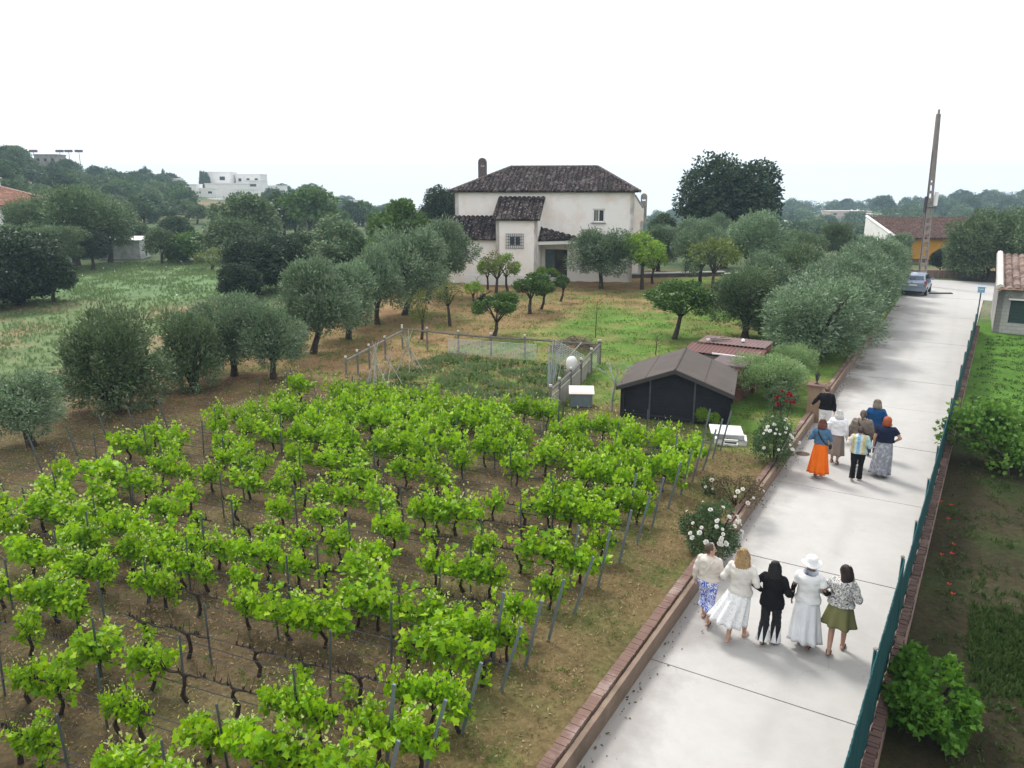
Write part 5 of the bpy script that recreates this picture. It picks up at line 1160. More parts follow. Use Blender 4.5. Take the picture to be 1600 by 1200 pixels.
# ------------------------------------------------------------------ ochre building, pole, outbuilding
X, Y, Z = dep(1470, 372, 82); z0 = gz(X, Y); g0 = z0
t = thing('ochre_building', 'low ochre building with white gable and brown tiled roof past the driveway end', 'building', (X, Y, 0), R(-6))
ew = 4.95; ew = CAMH - (368 - 292) / FOC * 82; rgz = CAMH - (336 - 292) / FOC * 92
mb = MB(); mb.box(2.6, 0, (ew - .1 + ew - 2.2) / 2, 14.6, .5, 2.1); mb.build('ochre_wall', M_ochre, t)
mb = MB(); mb.box(2.6, 1.2, (g0 + ew) / 2 - .8, 14.4, 1.6, ew - g0 - .3); mb.build('inner_wall', plain('tan_block', (.45, .36, .26), (.36, .29, .2), 2), t)
mb = MB(); 
gx = -5.0; mb.add([(gx, -.6, g0 - 1), (gx, 8.6, g0 - 1), (gx, 8.6, rgz - .05), (gx, -.6, ew), (gx + .3, -.6, g0 - 1), (gx + .3, 8.6, g0 - 1), (gx + .3, 8.6, rgz - .05), (gx + .3, -.6, ew)], [(0, 3, 2, 1), (4, 5, 6, 7), (0, 4, 7, 3), (1, 2, 6, 5), (3, 7, 6, 2)])
mb.build('white_gable', M_whitef, t)
a, ux, vx, nn_, w_ = plane_from((-4.6, -.9, ew), (10.2, -.9, ew), (-4.6, 8.6, rgz)); tile_plane(a, ux, vx, nn_, w_, lambda u_: float(np.linalg.norm([9.5, rgz - ew])), M_tileb, 'roof', t)
mb = MB(); mb.tube([(gx + .1, -1.0, ew + .1), (gx + .1, 8.7, rgz + .1)], .16, 6); mb.build('verge_coping', M_white, t)
mb = MB()
for x in (-3.8, 1.2, 6.0): mb = MB(); mb.box(x, -.4, (g0 + ew) / 2 - 1, .7, .6, ew - g0 - 1.6); mb.build('block_pier', bpy.data.materials['tan_block'], t)
x, y = at(1440, 440, .3); xt, yt, zt = dep(1466.5, 178, y); 
t = thing('utility_pole', 'tall tapering concrete utility pole with square holes at the driveway end', 'utility pole', (x, y, 0)); mb = MB(); Hh = zt; dx = xt - x
def pq(z, s_, w): k_ = z / Hh; return (dx * k_ + s_ * w, 0, z)
for sgn in (-1, 1):
    rings = []
    for k_ in range(13):
        z = Hh * k_ / 12; wd_ = .31 - .17 * k_ / 12; cx_ = dx * k_ / 12 + sgn * (wd_ - .05); rings.append([(cx_ - .05, -.10, z), (cx_ + .05, -.10, z), (cx_ + .05, .10, z), (cx_ - .05, .10, z)])
    mb.loft(rings)
k_ = 0; z = .4
while z < Hh:
    wd_ = .31 - .17 * z / Hh; hh = .22 if z < Hh * .62 else .75
    mb.box(dx * z / Hh, 0, z, 2 * wd_ - .18, .17, hh); z += .62 if z < Hh * .62 else .74
mb.build('pole_shaft', M_concp, t)
mb = MB(); wz = Hh * .478; mb.tube([(dx * .478 + .38, -.12, wz), (dx * .478 + .40, -.12, wz + 1.05)], [.15, .15], 10); mb.build('white_canister', M_white, t)
mb = MB(); mb.box(dx * .46 + .1, -.05, wz - .15, .75, .1, .08); mb.box(dx * .46 - .3, 0, wz + .1, .12, .3, 1.2); mb.build('bracket', M_iron, t)
mb = MB(); mb.tube([(dx * q - (.33 - .17 * q), -.05 , Hh * q) for q in np.linspace(.05, .8, 10)], .02, 4, False); mb.build('cable', M_iron, t)
# whitewashed outbuilding to the right
ob = SN(48.2, 1.75)
t = thing('whitewashed_outbuilding', 'whitewashed brick outbuilding with weathered tile roof and green shutter by the fence', 'outbuilding', (ob[0], ob[1], 0), -ANG)
mb = MB(); OH = 2.35; rect_wall(mb, (0, 0), (8, 0), -.1, OH, .3, [(.62, 2.5, .55, 1.78)]); rect_wall(mb, (0, 7), (0, 0), -.1, OH, .3, []); rect_wall(mb, (8, 0), (8, 7), -.1, OH, .3, []); rect_wall(mb, (8, 7), (0, 7), -.1, OH + 1.2, .3, [])
for x in (0, 7.7): mb.add([(x, 0, OH), (x, 7, OH), (x, 7, OH + 1.2), (x + .3, 0, OH), (x + .3, 7, OH), (x + .3, 7, OH + 1.2)], [(0, 2, 1), (3, 4, 5), (0, 3, 5, 2)])
m, n, o = new_mat('stained_whitewash'); tc = N(n, 'ShaderNodeTexCoord').outputs['Object']
mp = N(n, 'ShaderNodeMapping'); mp.inputs['Rotation'].default_value = (R(90), 0, 0); n.links.new(tc, mp.inputs[0])
br_ = N(n, 'ShaderNodeTexBrick', i_Scale=1.0, i_Mortar_Size=.018); br_.inputs['Brick Width'].default_value = .42; br_.inputs['Row Height'].default_value = .19
br_.inputs['Color1'].default_value = (.62, .61, .585, 1); br_.inputs['Color2'].default_value = (.54, .53, .51, 1); br_.inputs['Mortar'].default_value = (.38, .37, .355, 1); n.links.new(mp.outputs[0], br_.inputs['Vector'])
sx = N(n, 'ShaderNodeSeparateXYZ'); n.links.new(tc, sx.inputs[0]); hm = maprange(n, sx.outputs[2], .3, 2.1)
mul = N(n, 'ShaderNodeMath', operation='MULTIPLY'); n.links.new(hm, mul.inputs[0]); n.links.new(maprange(n, noise(n, 1.5, 7, tc, .75), .36, .50), mul.inputs[1])
col = mixc(n, mul.outputs[0], br_.outputs[0], (.10, .10, .105)); col = mixc(n, .42, col, (.27, .26, .25)); col = mixc(n, maprange(n, noise(n, .8, 5, tc), .4, .7, 0, .4), col, (.42, .38, .33))
b = n.nodes.new('ShaderNodeBsdfPrincipled'); b.inputs['Roughness'].default_value = .95; n.links.new(col, b.inputs['Base Color']); bp = N(n, 'ShaderNodeBump', i_Strength=.5, i_Distance=.02); bp.invert = True; n.links.new(br_.outputs['Fac'], bp.inputs['Height']); n.links.new(bp.outputs[0], b.inputs['Normal']); n.links.new(b.outputs[0], o.inputs[0])
mb.build('wall', m, t)
mb = MB(); 
for i in range(11): mb.box(1.56, .14, .61 + i * .112, 1.86, .03, .095, 0, R(-14))
mb.build('green_shutter', M_green, t); mb = MB(); mb.box(1.56, -.03, 1.83, 2.1, .12, .08); mb.build('lintel', M_whitef, t); mb = MB(); mb.box(1.56, .22, 1.17, 1.88, .02, 1.22); mb.build('dark_backing', M_black, t)
mb = MB(); mb.box(2.75, -.14, .3, .45, .24, .6); mb.build('meter_box', M_conc, t)
M_tilew = tile_mat('weathered_pale_tiles', [(.15, .10, .085), (.22, .155, .13), (.12, .085, .075), (.26, .19, .16)], (.45, .4, .36), .8)
a, ux, vx, nn_, w_ = plane_from((-.05, -.3, OH + .02), (8.2, -.3, OH + .02), (0, 7.1, OH + 1.28)); tile_plane(a, ux, vx, nn_, w_, lambda u_: 7.5, M_tilew, 'roof', t)
mb = MB()
for i in range(20): mb.tube([(.02, -.3 + i * .37, OH + .1 + i * .0625), (.02, -.3 + i * .37 + .42, OH + .13 + i * .0625 + .06)], [.19, .155], 8)
mb.build('verge_tiles', plain('white_verge', (.72, .68, .64), (.6, .52, .46), 3), t)
mb = MB(); mb.box(4.1, -.28, OH + .03, 8.3, .1, .05); mb.build('terracotta_edge', plain('orange_edge', (.5, .2, .11), (.6, .4, .3), 4), t)
x, y = SN(52.5, fence_n(52.5) - .05); t = thing('letter_box', 'light blue letter box on a post at the far end of the teal fence', 'letter box', (x, y, 0), -ANG); mb = MB(); mb.box(0, 0, 1.75, .36, .26, .30); mb.box(0, 0, 1.92, .42, .32, .04); mb.build('box_body', M_blue, t); mb = MB(); mb.tube([(0, 0, -.05), (0, 0, 1.6)], .035, 6); mb.build('box_post', M_fencep, t); mb = MB(); mb.box(0, -.135, 1.8, .24, .01, .08); mb.build('slot_plate', M_white, t)
# ------------------------------------------------------------------ car
def make_car(x, y, rz):
    t = thing('parked_car', 'silver-blue hatchback parked at the far end of the driveway behind the hedge', 'car', (x, y, 0), rz)
    M_car = plain('silver_blue_paint', (.30, .36, .46), (.27, .33, .43), 2, .28, 0, metal=.5, spec=.6); M_rub = plain('tyre_rubber', (.02, .02, .02)); M_rim = plain('alloy', (.5, .5, .52), None, 4, .35, 0, metal=.8); M_red = plain('tail_lens', (.35, .015, .012), None, 4, .2, 0)
    mb = MB(); prof = [(-2.08, .32, .48, .78), (-2.12, .36, .95, .84), (-2.0, .36, .98, .85), (-1.2, .3, .98, .87), (0, .28, .97, .87), (1.1, .28, .93, .86), (1.75, .3, .84, .80), (2.05, .36, .66, .68)]
    rings = []
    for (yy, z0, z1, hw_) in prof: rings.append([(-hw_ * .93, yy, z0), (hw_ * .93, yy, z0), (hw_, yy, z0 + .15), (hw_, yy, z1 - .16), (hw_ * .93, yy, z1), (-hw_ * .93, yy, z1), (-hw_, yy, z1 - .16), (-hw_, yy, z0 + .15)])
    mb.loft(rings); b_ = mb.build('body', M_car, t, smooth=False); bv = b_.modifiers.new('b', 'BEVEL'); bv.width = .05; bv.segments = 2
    mb = MB(); cr = [(-1.98, .96, .98, .78), (-1.72, .96, 1.46, .68), (-1.45, .96, 1.52, .66), (-.2, .95, 1.54, .66), (.35, .95, 1.44, .68), (1.15, .94, .96, .78)]; rings = []
    for (yy, z0, z1, hw_) in cr: rings.append([(-.8, yy, z0), (.8, yy, z0), (hw_, yy, z1 - .03 if z1 > 1 else z1), (hw_ * .9, yy, z1), (-hw_ * .9, yy, z1), (-hw_, yy, z1 - .03 if z1 > 1 else z1)])
    mb.loft(rings); c_ = mb.build('cabin', M_car, t); bv = c_.modifiers.new('b', 'BEVEL'); bv.width = .03; bv.segments = 2
    mb = MB(); mb.add([(-.66, -1.93, 1.06), (.66, -1.93, 1.06), (.58, -1.76, 1.42), (-.58, -1.76, 1.42), (-.66, -1.90, 1.06), (.66, -1.90, 1.06), (.58, -1.73, 1.42), (-.58, -1.73, 1.42)], [(0, 1, 2, 3), (7, 6, 5, 4), (0, 4, 5, 1), (2, 6, 7, 3), (0, 3, 7, 4), (1, 5, 6, 2)]); mb.build('rear_window', M_glassb, t)
    for sg in (-1, 1):
        mb = MB(); mb.add([(sg * .80, -1.6, 1.0), (sg * .80, .75, 1.0), (sg * .70, .2, 1.41), (sg * .69, -1.45, 1.44)], [(0, 1, 2, 3)] if sg > 0 else [(3, 2, 1, 0)]); s_ = mb.build('side_window', M_glass, t)
        mb = MB(); mb.box(sg * .78, -2.06, .92, .16, .10, .34); mb.build('tail_light', M_red, t)
        mb = MB(); mb.box(sg * .95, .75, 1.02, .2, .1, .13); mb.build('wing_mirror', M_car, t)
        mb = MB(); mb.box(sg * .6, 2.0, .62, .3, .1, .14); mb.build('headlight', M_white, t)
        for yy in (-1.3, 1.3):
            mb = MB(); mb.tube([(sg * .70, yy, .31), (sg * .89, yy, .31)], .31, 20); w_ = mb.build('wheel', M_rub, t); mb = MB(); mb.tube([(sg * .885, yy, .31), (sg * .90, yy, .31)], .20, 14); mb.build('rim', M_rim, w_)
    mb = MB(); mb.box(0, -2.13, .5, 1.62, .12, .24); mb.build('rear_bumper', M_car, t)
    mb = MB(); mb.box(0, -2.14, .80, .52, .02, .11); mb.build('number_plate', M_white, t)
    mb = MB(); mb.box(0, -2.1, .32, 1.3, .1, .12); mb.build('underside', M_black, t)
    return t
cx_, cy_ = at(1434, 461, .0); cp = SN(63.8, -2.9); make_car(cp[0], cp[1], -ANG - R(3))
mb = MB(); x, y = at(1470, 459, 0); mb.box(0, 0, .05, 1.6, .3, .1); o_ = mb.build('drain_cover', M_iron, None, (x, y, -.02), 0); tag(o_, 'dark strip drain lying across the concrete right of the parked car', 'drain')
# low retaining wall past the driveway end
x, y = at(1495, 427, .4); mb = MB(); mb.box(0, 0, .35, 9, .3, .8, -R(8)); o_ = mb.build('retaining_wall', M_brickw, None, (x, y, gz(x, y) - .1)); tag(o_, 'low brown wall closing the driveway below the dark trees', 'low wall')
# manhole patch by the orange skirt
x, y = at(1254, 709, 0); mb = MB(); mb.tube([(0, 0, -.02), (0, 0, .006)], .2, 20); o_ = mb.build('manhole_cover', plain('rusty_iron', (.10, .06, .05)), None, (x, y, 0)); tag(o_, 'small rusty manhole cover beside the kerb', 'manhole cover')

# ------------------------------------------------------------------ roses
def rose_bush(px, py, rx, rz, lm, nroses, rosecols, lab, seed, nl=6000, ls=.052):
    x, y = at(px, py, .3); r_ = np.random.default_rng(seed); t = thing('rose_bush', lab, 'rose bush', (x, y, .28))
    P, D = crown_pts(r_, 22, nl, .34, .66, -.9, .12, fill=.4); P = P * [rx, rx, rz] + [0, 0, rz * .86]; f_ = obj('foliage', leaf_mesh('foliage', P, D, ls, 'broad', lm, r_, .1, .8), t)
    mb = MB(); q = random.Random(seed)
    for i in range(12): a = i * .53 * 2; mb.tube([(.04 * math.cos(a), .04 * math.sin(a), 0), (rx * .4 * math.cos(a), rx * .4 * math.sin(a), rz * .8), (rx * .7 * math.cos(a), rx * .7 * math.sin(a), rz * 1.5)], [.014, .01, .005], 4)
    mb.build('stem', M_vbark, t)
    for i in range(nroses):
        th_ = q.uniform(-.15, .95) if seed != 43 else q.uniform(.6, .98); a = q.uniform(-2.6, -.2) if q.random() < .75 else q.uniform(0, 6.28); c_ = math.sqrt(max(0, 1 - th_ * th_)) if th_ < 1 else 0; p = Vector((math.cos(a) * c_ * rx * 1.02, math.sin(a) * c_ * rx * 1.0, rz * .86 + th_ * rz * .95)); rr = q.uniform(.034, .064) * (1.35 if seed == 43 else 1)
        mb = MB(); up = Vector((p.x / rx, p.y / rx, .8)).normalized(); rot = up.to_track_quat('Z', 'Y').to_matrix()
        for ring, (k_, o_f, h_) in enumerate(((6, .95, 0), (5, .62, .25), (4, .3, .5))):
            for j in range(k_):
                b_ = 6.283 * j / k_ + ring * .5; c0 = Vector((math.cos(b_), math.sin(b_), 0)); tt = Vector((-math.sin(b_), math.cos(b_), 0)); base = Vector((0, 0, -.1)); w_ = .45
                vs = [p + rot @ (v_ * rr) for v_ in (base, c0 * o_f * .7 + tt * w_ + Vector((0, 0, h_ * .6)), c0 * o_f + Vector((0, 0, h_ + .25)), c0 * o_f * .7 - tt * w_ + Vector((0, 0, h_ * .6)))]; mb.add(vs, [(0, 1, 2, 3)])
        mb.build('rose', rosecols[q.randrange(len(rosecols))], t)
M_rw = plain('white_petals', (.85, .84, .80), (.78, .76, .68), 30, .7, 0); M_rr = plain('red_petals', (.33, .006, .012), (.22, .004, .008), 30, .6, 0); M_rp = plain('pink_white_petals', (.8, .62, .6), (.85, .8, .76), 20, .7, 0)
rose_bush(1108, 862, .60, .60, M_rosel, 34, [M_rw], 'rounded green rose bush full of white roses nearest the walkers', 41)
rose_bush(1208, 722, .62, .72, M_rosel, 24, [M_rw], 'tall dark rose bush with white roses beside the kerb', 42)
rose_bush(1216, 694, .42, .92, M_rosel, 12, [M_rr], 'slender bush with dark red roses behind the tall white one', 43, 900)
rose_bush(1150, 788, .62, .42, M_rosed, 6, [M_rp, M_rw], 'withered red-brown rose bush between the two white-flowered ones', 44, 2400, .045)
rose_bush(1112, 770, .28, .25, M_rosel, 4, [M_rp], 'small half-dry rose bush on the vineyard side of the withered one', 45, 600, .05)

# ------------------------------------------------------------------ right-hand yard plants
x, y = at(1452, 1125, 0.0); r_ = np.random.default_rng(51); P, D = crown_pts(r_, 17, 5200, .34, .80, -.3, .2, fill=.4); P = P * [.62, 1.25, .48] + [0, 0, .34]
t = thing('garden_vine_bush', 'lush green climbing bush spilling beside the brick wall near the bottom', 'bush', (x, y, 0), -ANG); obj('foliage', leaf_mesh('foliage', P, D, .095, 'vine', leaf_mat('lush_leaves', [(.03, .09, .012), (.06, .16, .015), (.12, .25, .03)], .3, (.2, .4, .03)), r_, -.1, .7), t)
mb = MB(); mb.tube([(0, 0, -.05), (.1, .1, .3), (.3, .5, .6)], [.04, .03, .01], 6); mb.tube([(0, 0, -.05), (-.1, -.3, .3), (0, -.8, .6)], [.04, .03, .01], 6); mb.build('stem', M_vbark, t)
def spray(cx_, cy_, z, sxx, syy, szz, nl, size, tpl, mat, lab, cat, name, seed, rz=0):
    r_ = np.random.default_rng(seed); P, D = crown_pts(r_, 22, nl, .36, .66, -.7, .15); P = P * [sxx, syy, szz] + [0, 0, z]; t = thing(name, lab, cat, (cx_, cy_, gz(cx_, cy_)), rz); obj('foliage', leaf_mesh('foliage', P, D, size, tpl, mat, r_, 0, .7), t); return t
M_fig = leaf_mat('fig_leaves', [(.05, .13, .02), (.10, .22, .03), (.19, .34, .06)], .3, (.16, .3, .04))
x, y = at(1575, 745, 0); t = thing('pergola_vine', 'leafy vine on a low pergola reaching over the brick wall from the right', 'vine', (x, y, 0), 0)
r_ = np.random.default_rng(52); nC = 90; a_ = np.linspace(0, 1, nC); X0, Y0 = np.array(at(1500, 640, 1.5)) - [x, y], np.array(at(1640, 650, 1.5)) - [x, y]
C = X0[None, :] * (1 - a_[:, None]) + Y0[None, :] * a_[:, None]; C = np.concatenate([C + r_.normal(0, .28, (nC, 2)), 1.25 + r_.normal(0, .22, (nC, 1)) - .5 * (r_.random((nC, 1)) < .5) * r_.random((nC, 1)) * 1.6], 1)
C2 = np.array([at(1600, 690, .9)]) - [x, y]; C = np.concatenate([C, np.concatenate([C2 + r_.normal(0, .5, (60, 2)), r_.uniform(.4, 1.2, (60, 1))], 1)])
nl = 4200; pk = r_.integers(0, len(C), nl); d = r_.normal(0, 1, (nl, 3)); P = C[pk] + d * .12; obj('foliage', leaf_mesh('foliage', P, d + [0, 0, .3], .12, 'vine', M_fig, r_, -.1, .6), t)
mb = MB(); mb.tube([(0, 0, -.05), (-.05, .1, .5), (-.5, .6, .9), (float(X0[0]) * .8, float(X0[1]) * .8, 1.3)], [.06, .05, .035, .015], 7); mb.tube([(-.05, .1, .5), (.3, .4, 1.0)], [.04, .02], 6); mb.build('trunk', M_bark, t)
x0, y0 = at(1545, 655, .9); x1, y1 = at(1640, 665, .9); mb = MB(); mb.box((x0 + x1) / 2, (y0 + y1) / 2, .42, math.hypot(x1 - x0, y1 - y0), .3, .9, math.atan2(y1 - y0, x1 - x0)); o_ = mb.build('garden_wall', plain('old_plaster', (.33, .29, .25), (.5, .44, .38), 5, stain=(.15, .14, .12))); tag(o_, 'low weathered wall under the pergola vine at the picture edge', 'low wall')
# poppies
q = random.Random(9)
for i in range(9):
    px = q.choice([1490, 1480, 1478, 1477, 1498]) + q.uniform(-12, 12); py = q.choice([785, 800, 825, 862, 930]) + q.uniform(-12, 12); x, y = at(px, py, .1); t = thing('poppy', 'small red poppy in the rough grass right of the brick wall', 'flower', (x, y, gz(x, y)), 0, 'red poppies right of the brick wall')
    mb = MB(); mb.tube([(0, 0, 0), (.02, 0, .2)], .004, 3); mb.build('stem', M_grassb, t)
    mb = MB()
    for j in range(4): b_ = j * 1.57; mb.add([(.02, 0, .2), (.02 + .04 * math.cos(b_ - .5), .04 * math.sin(b_ - .5), .225), (.02 + .05 * math.cos(b_), .05 * math.sin(b_), .23), (.02 + .04 * math.cos(b_ + .5), .04 * math.sin(b_ + .5), .225)], [(0, 1, 2, 3)])
    mb.build('petals', plain('poppy_red', (.55, .03, .02)) if 'poppy_red' not in bpy.data.materials else bpy.data.materials['poppy_red'], t)
# ------------------------------------------------------------------ ground cover (uncountable)
def blades(name, lab, X, Y, size, mat, seed, per=3, spread=.5, up=1.2, tpl='lance', zoff=0.):
    r_ = np.random.default_rng(seed); n_ = len(X); Z = G(X, Y) + zoff; P = np.repeat(np.stack([X, Y, Z], 1), per, 0); P[:, :2] += r_.normal(0, .03, (len(P), 2)); D = np.tile([0, 0, .3], (len(P), 1)) + 0.0
    me = leaf_mesh(name, P, D, np.repeat(size, per) * r_.uniform(.6, 1.3, len(P)), tpl, mat, r_, up, spread); o_ = obj(name, me); o_['kind'] = 'stuff'; o_['label'] = lab; return o_
r_ = np.random.default_rng(60); M_yardb = leaf_mat('yard_blades', [(.03, .06, .012), (.05, .095, .02), (.09, .13, .035)], .25, (.07, .14, .02))
def region(n_, s0, s1, n0, n1):
    s = s0 + (s1 - s0) * r_.random(n_); n = n0 + (n1 - n0) * r_.random(n_); return s * US[0] + n * UN[0], s * US[1] + n * UN[1], s, n
def thin(X, Y, f): k_ = r_.random(len(X)) < f; return X[k_], Y[k_]
X, Y, s, n = region(60000, 4, 21, -24, -4.15); w = fbm(X, Y, 1.6, 12); w2 = fbm(X, Y, .5, 13)
X, Y = thin(X, Y, np.clip((w * 1.6 - .05 + .3 * (n > -6.4)) , .04, 1) * np.clip(w2 * 2 + .4, 0, 1)); blades('weeds', 'low green weeds between the vine rows', X, Y, np.full(len(X), .06), M_grassb, 61, 4, .9, .5)
X, Y, s, n = region(110000, 4, 23, -26, -4.15); blades('straw_litter', 'dry straw and pale litter on the vineyard soil', X, Y, np.full(len(X), .065), M_strawb, 62, 1, 1.2, -.2, zoff=.012)
X, Y, s, n = region(30000, 20, 50, -28, -4.6); X, Y = thin(X, Y, np.clip(.4 + fbm(X, Y, 2.5, 14) * 1.5, .05, 1) * (Y > 20)); blades('lawn_grass', 'short grass of the garden lawn', X, Y, np.full(len(X), .10), M_grassb, 63, 3, .7, .7)
X, Y, s, n = region(60000, 8, 75, -75, -26); X, Y = thin(X, Y, (np.hypot(X, Y) < 90) * (Y > 18) * (toSN(X, Y)[1] < meadow_n(toSN(X, Y)[0])) * np.clip(.55 + fbm(X, Y, 5, 15), .1, 1)); blades('meadow_grass', 'tall grey-green meadow grass', X, Y, np.full(len(X), .13) + .0012 * Y, M_meadb, 64, 4, .45, 1.0)
X, Y, s, n = region(200, 30, 75, -70, -30); k_ = (Y > 45) & (Y < 90); X, Y = X[k_], Y[k_]; blades('meadow_flowers', 'white flat flower heads scattered in the meadow', X, Y, np.full(len(X), .13), M_whitef, 65, 1, .3, .0, 'broad', zoff=.3)
X, Y, s, n = region(26000, 4, 47, -.1, 10); k_ = n > fence_n(s) + .45; X, Y, s = X[k_], Y[k_], s[k_]; X, Y = thin(X, Y, np.clip(.35 + fbm(X, Y, 1.8, 16) * 1.8, .03, 1)); blades('yard_grass', 'rough grass of the right-hand yard', X, Y, np.full(len(X), .09), M_yardb, 66, 4, .8, .7)
x, y = at(1560, 1010, 0); X = x + r_.normal(0, .9, 2200); Y = y + r_.normal(0, .9, 2200); k_ = (X * UN[0] + Y * UN[1]) > .9; blades('tall_weeds', 'tall feathery weeds in the right-hand yard', X[k_], Y[k_], np.full(k_.sum(), .13), M_yardb, 67, 4, .5, .9)
X, Y, s, n = region(7000, 21, 27.2, -19.6, -12.3); X, Y = thin(X, Y, np.clip(.45 + fbm(X, Y, 1.8, 18) * 2, .02, 1)); blades('plot_weeds', 'tangled dull green weeds filling the vegetable plot', X, Y, .08 + .16 * np.clip(fbm(X, Y, 2.2, 19) + .5, 0, 1), M_meadb, 68, 4, .9, .5)
X, Y, s, n = region(1800, 20.5, 28, -20, -12.3); blades('dry_plot_weeds', 'dry brown weeds in the vegetable plot', X, Y, np.full(len(X), .15), M_strawb, 70, 4, .9, .4)
X, Y, s, n = region(1300, 21.5, 28, -19.5, -12.5); X, Y = thin(X, Y, (fbm(X, Y, 2.0, 20) > .12) * 1.0); blades('plot_weeds', 'broad leaved plants filling the vegetable plot', X, Y, np.full(len(X), .16), M_citrus, 69, 4, .9, .5, 'broad')
# fallen leaves along the kerb
s = 6 + 40 * r_.random(420); n = -3.62 + np.abs(r_.normal(0, .12, 420)); X = s * US[0] + n * UN[0]; Y = s * US[1] + n * UN[1]; P = np.stack([X, Y, np.full(420, .012)], 1)
o_ = obj('fallen_leaves', leaf_mesh('fallen_leaves', P, np.tile([.5, .3, 0], (420, 1)), .05, 'broad', M_rosed, r_, 0, 1.0)); o_['kind'] = 'stuff'; o_['label'] = 'brown fallen leaves along the foot of the kerb'
# ------------------------------------------------------------------ the hazy air
me = bpy.data.meshes.new('haze'); mb = MB(); mb.box(0, 600, 2, 4200, 2100, 96); me = mb.mesh('haze', []); m, n, o = new_mat('haze'); pv = n.nodes.new('ShaderNodeVolumePrincipled'); pv.inputs['Color'].default_value = (.58, .78, 1.0, 1); pv.inputs['Density'].default_value = .00050; n.links.new(pv.outputs[0], o.inputs['Volume'])
me.materials.append(m); hz = obj('haze', me); hz['kind'] = 'stuff'; hz['label'] = 'pale bluish summer haze'
# ------------------------------------------------------------------ people
M_skin = plain('skin', (.50, .30, .22), (.45, .26, .19), 6, .55, .05, spec=.3); M_skind = plain('darker_skin', (.30, .17, .12), (.26, .15, .10), 6, .55, .05)
M_eye = plain('eye', (.03, .02, .02), None, 5, .2, 0); M_lip = plain('lips', (.40, .13, .12), None, 5, .5, 0)
def fabric(name, c1, c2=None, scale=3, bump=.5, rough=.9): return plain(name, c1, c2 or tuple(x * .86 for x in c1), scale, rough, bump, 22, spec=.15)
def pattern(name, cols, scale, stretch=(1, 1, 1), detail=2, interp='CONSTANT', dist=0.):
    m, n, o = new_mat(name); tc = N(n, 'ShaderNodeTexCoord').outputs['Object']; mp = N(n, 'ShaderNodeMapping'); mp.inputs['Scale'].default_value = stretch; n.links.new(tc, mp.inputs[0])
    r = ramp(n, [(.30 + .4 * i / len(cols), c) for i, c in enumerate(cols)], interp); nz_ = N(n, 'ShaderNodeTexNoise', i_Scale=scale, i_Detail=detail, i_Distortion=dist); n.links.new(mp.outputs[0], nz_.inputs['Vector']); n.links.new(nz_.outputs['Fac'], r.inputs[0])
    b = n.nodes.new('ShaderNodeBsdfPrincipled'); b.inputs['Roughness'].default_value = .9; b.inputs['Specular IOR Level'].default_value = .15; n.links.new(r.outputs[0], b.inputs['Base Color']); n.links.new(b.outputs[0], o.inputs[0]); return m
def stripes(name, stops, half, noise_amt=.25):
    m, n, o = new_mat(name); tc = N(n, 'ShaderNodeTexCoord').outputs['Object']; sx = N(n, 'ShaderNodeSeparateXYZ'); n.links.new(tc, sx.inputs[0])
    r = ramp(n, stops, 'CONSTANT'); f = maprange(n, sx.outputs[0], -half, half); a = N(n, 'ShaderNodeMath', operation='MULTIPLY_ADD'); n.links.new(noise(n, 14, 3, tc), a.inputs[0]); a.inputs[1].default_value = .08; n.links.new(f, a.inputs[2]); n.links.new(a.outputs[0], r.inputs[0])
    c = mixc(n, maprange(n, noise(n, 38, 3, tc), .42, .62, 0, noise_amt), r.outputs[0], (.75, .72, .6))
    b = n.nodes.new('ShaderNodeBsdfPrincipled'); b.inputs['Roughness'].default_value = .9; n.links.new(c, b.inputs['Base Color']); n.links.new(b.outputs[0], o.inputs[0]); return m
def godets():
    m, n, o = new_mat('black_white_panels'); tc = N(n, 'ShaderNodeTexCoord').outputs['Object']; sx = N(n, 'ShaderNodeSeparateXYZ'); n.links.new(tc, sx.inputs[0])
    pp = N(n, 'ShaderNodeMath', operation='PINGPONG', i_1=.045); n.links.new(sx.outputs[0], pp.inputs[0]); lim = maprange(n, sx.outputs[2], .38, .06, 0, .045)
    lt = N(n, 'ShaderNodeMath', operation='LESS_THAN'); n.links.new(pp.outputs[0], lt.inputs[0]); n.links.new(lim, lt.inputs[1])
    b = n.nodes.new('ShaderNodeBsdfPrincipled'); b.inputs['Roughness'].default_value = .9; n.links.new(mixc(n, lt.outputs[0], (.01, .01, .012), (.8, .8, .8)), b.inputs['Base Color']); n.links.new(b.outputs[0], o.inputs[0]); return m
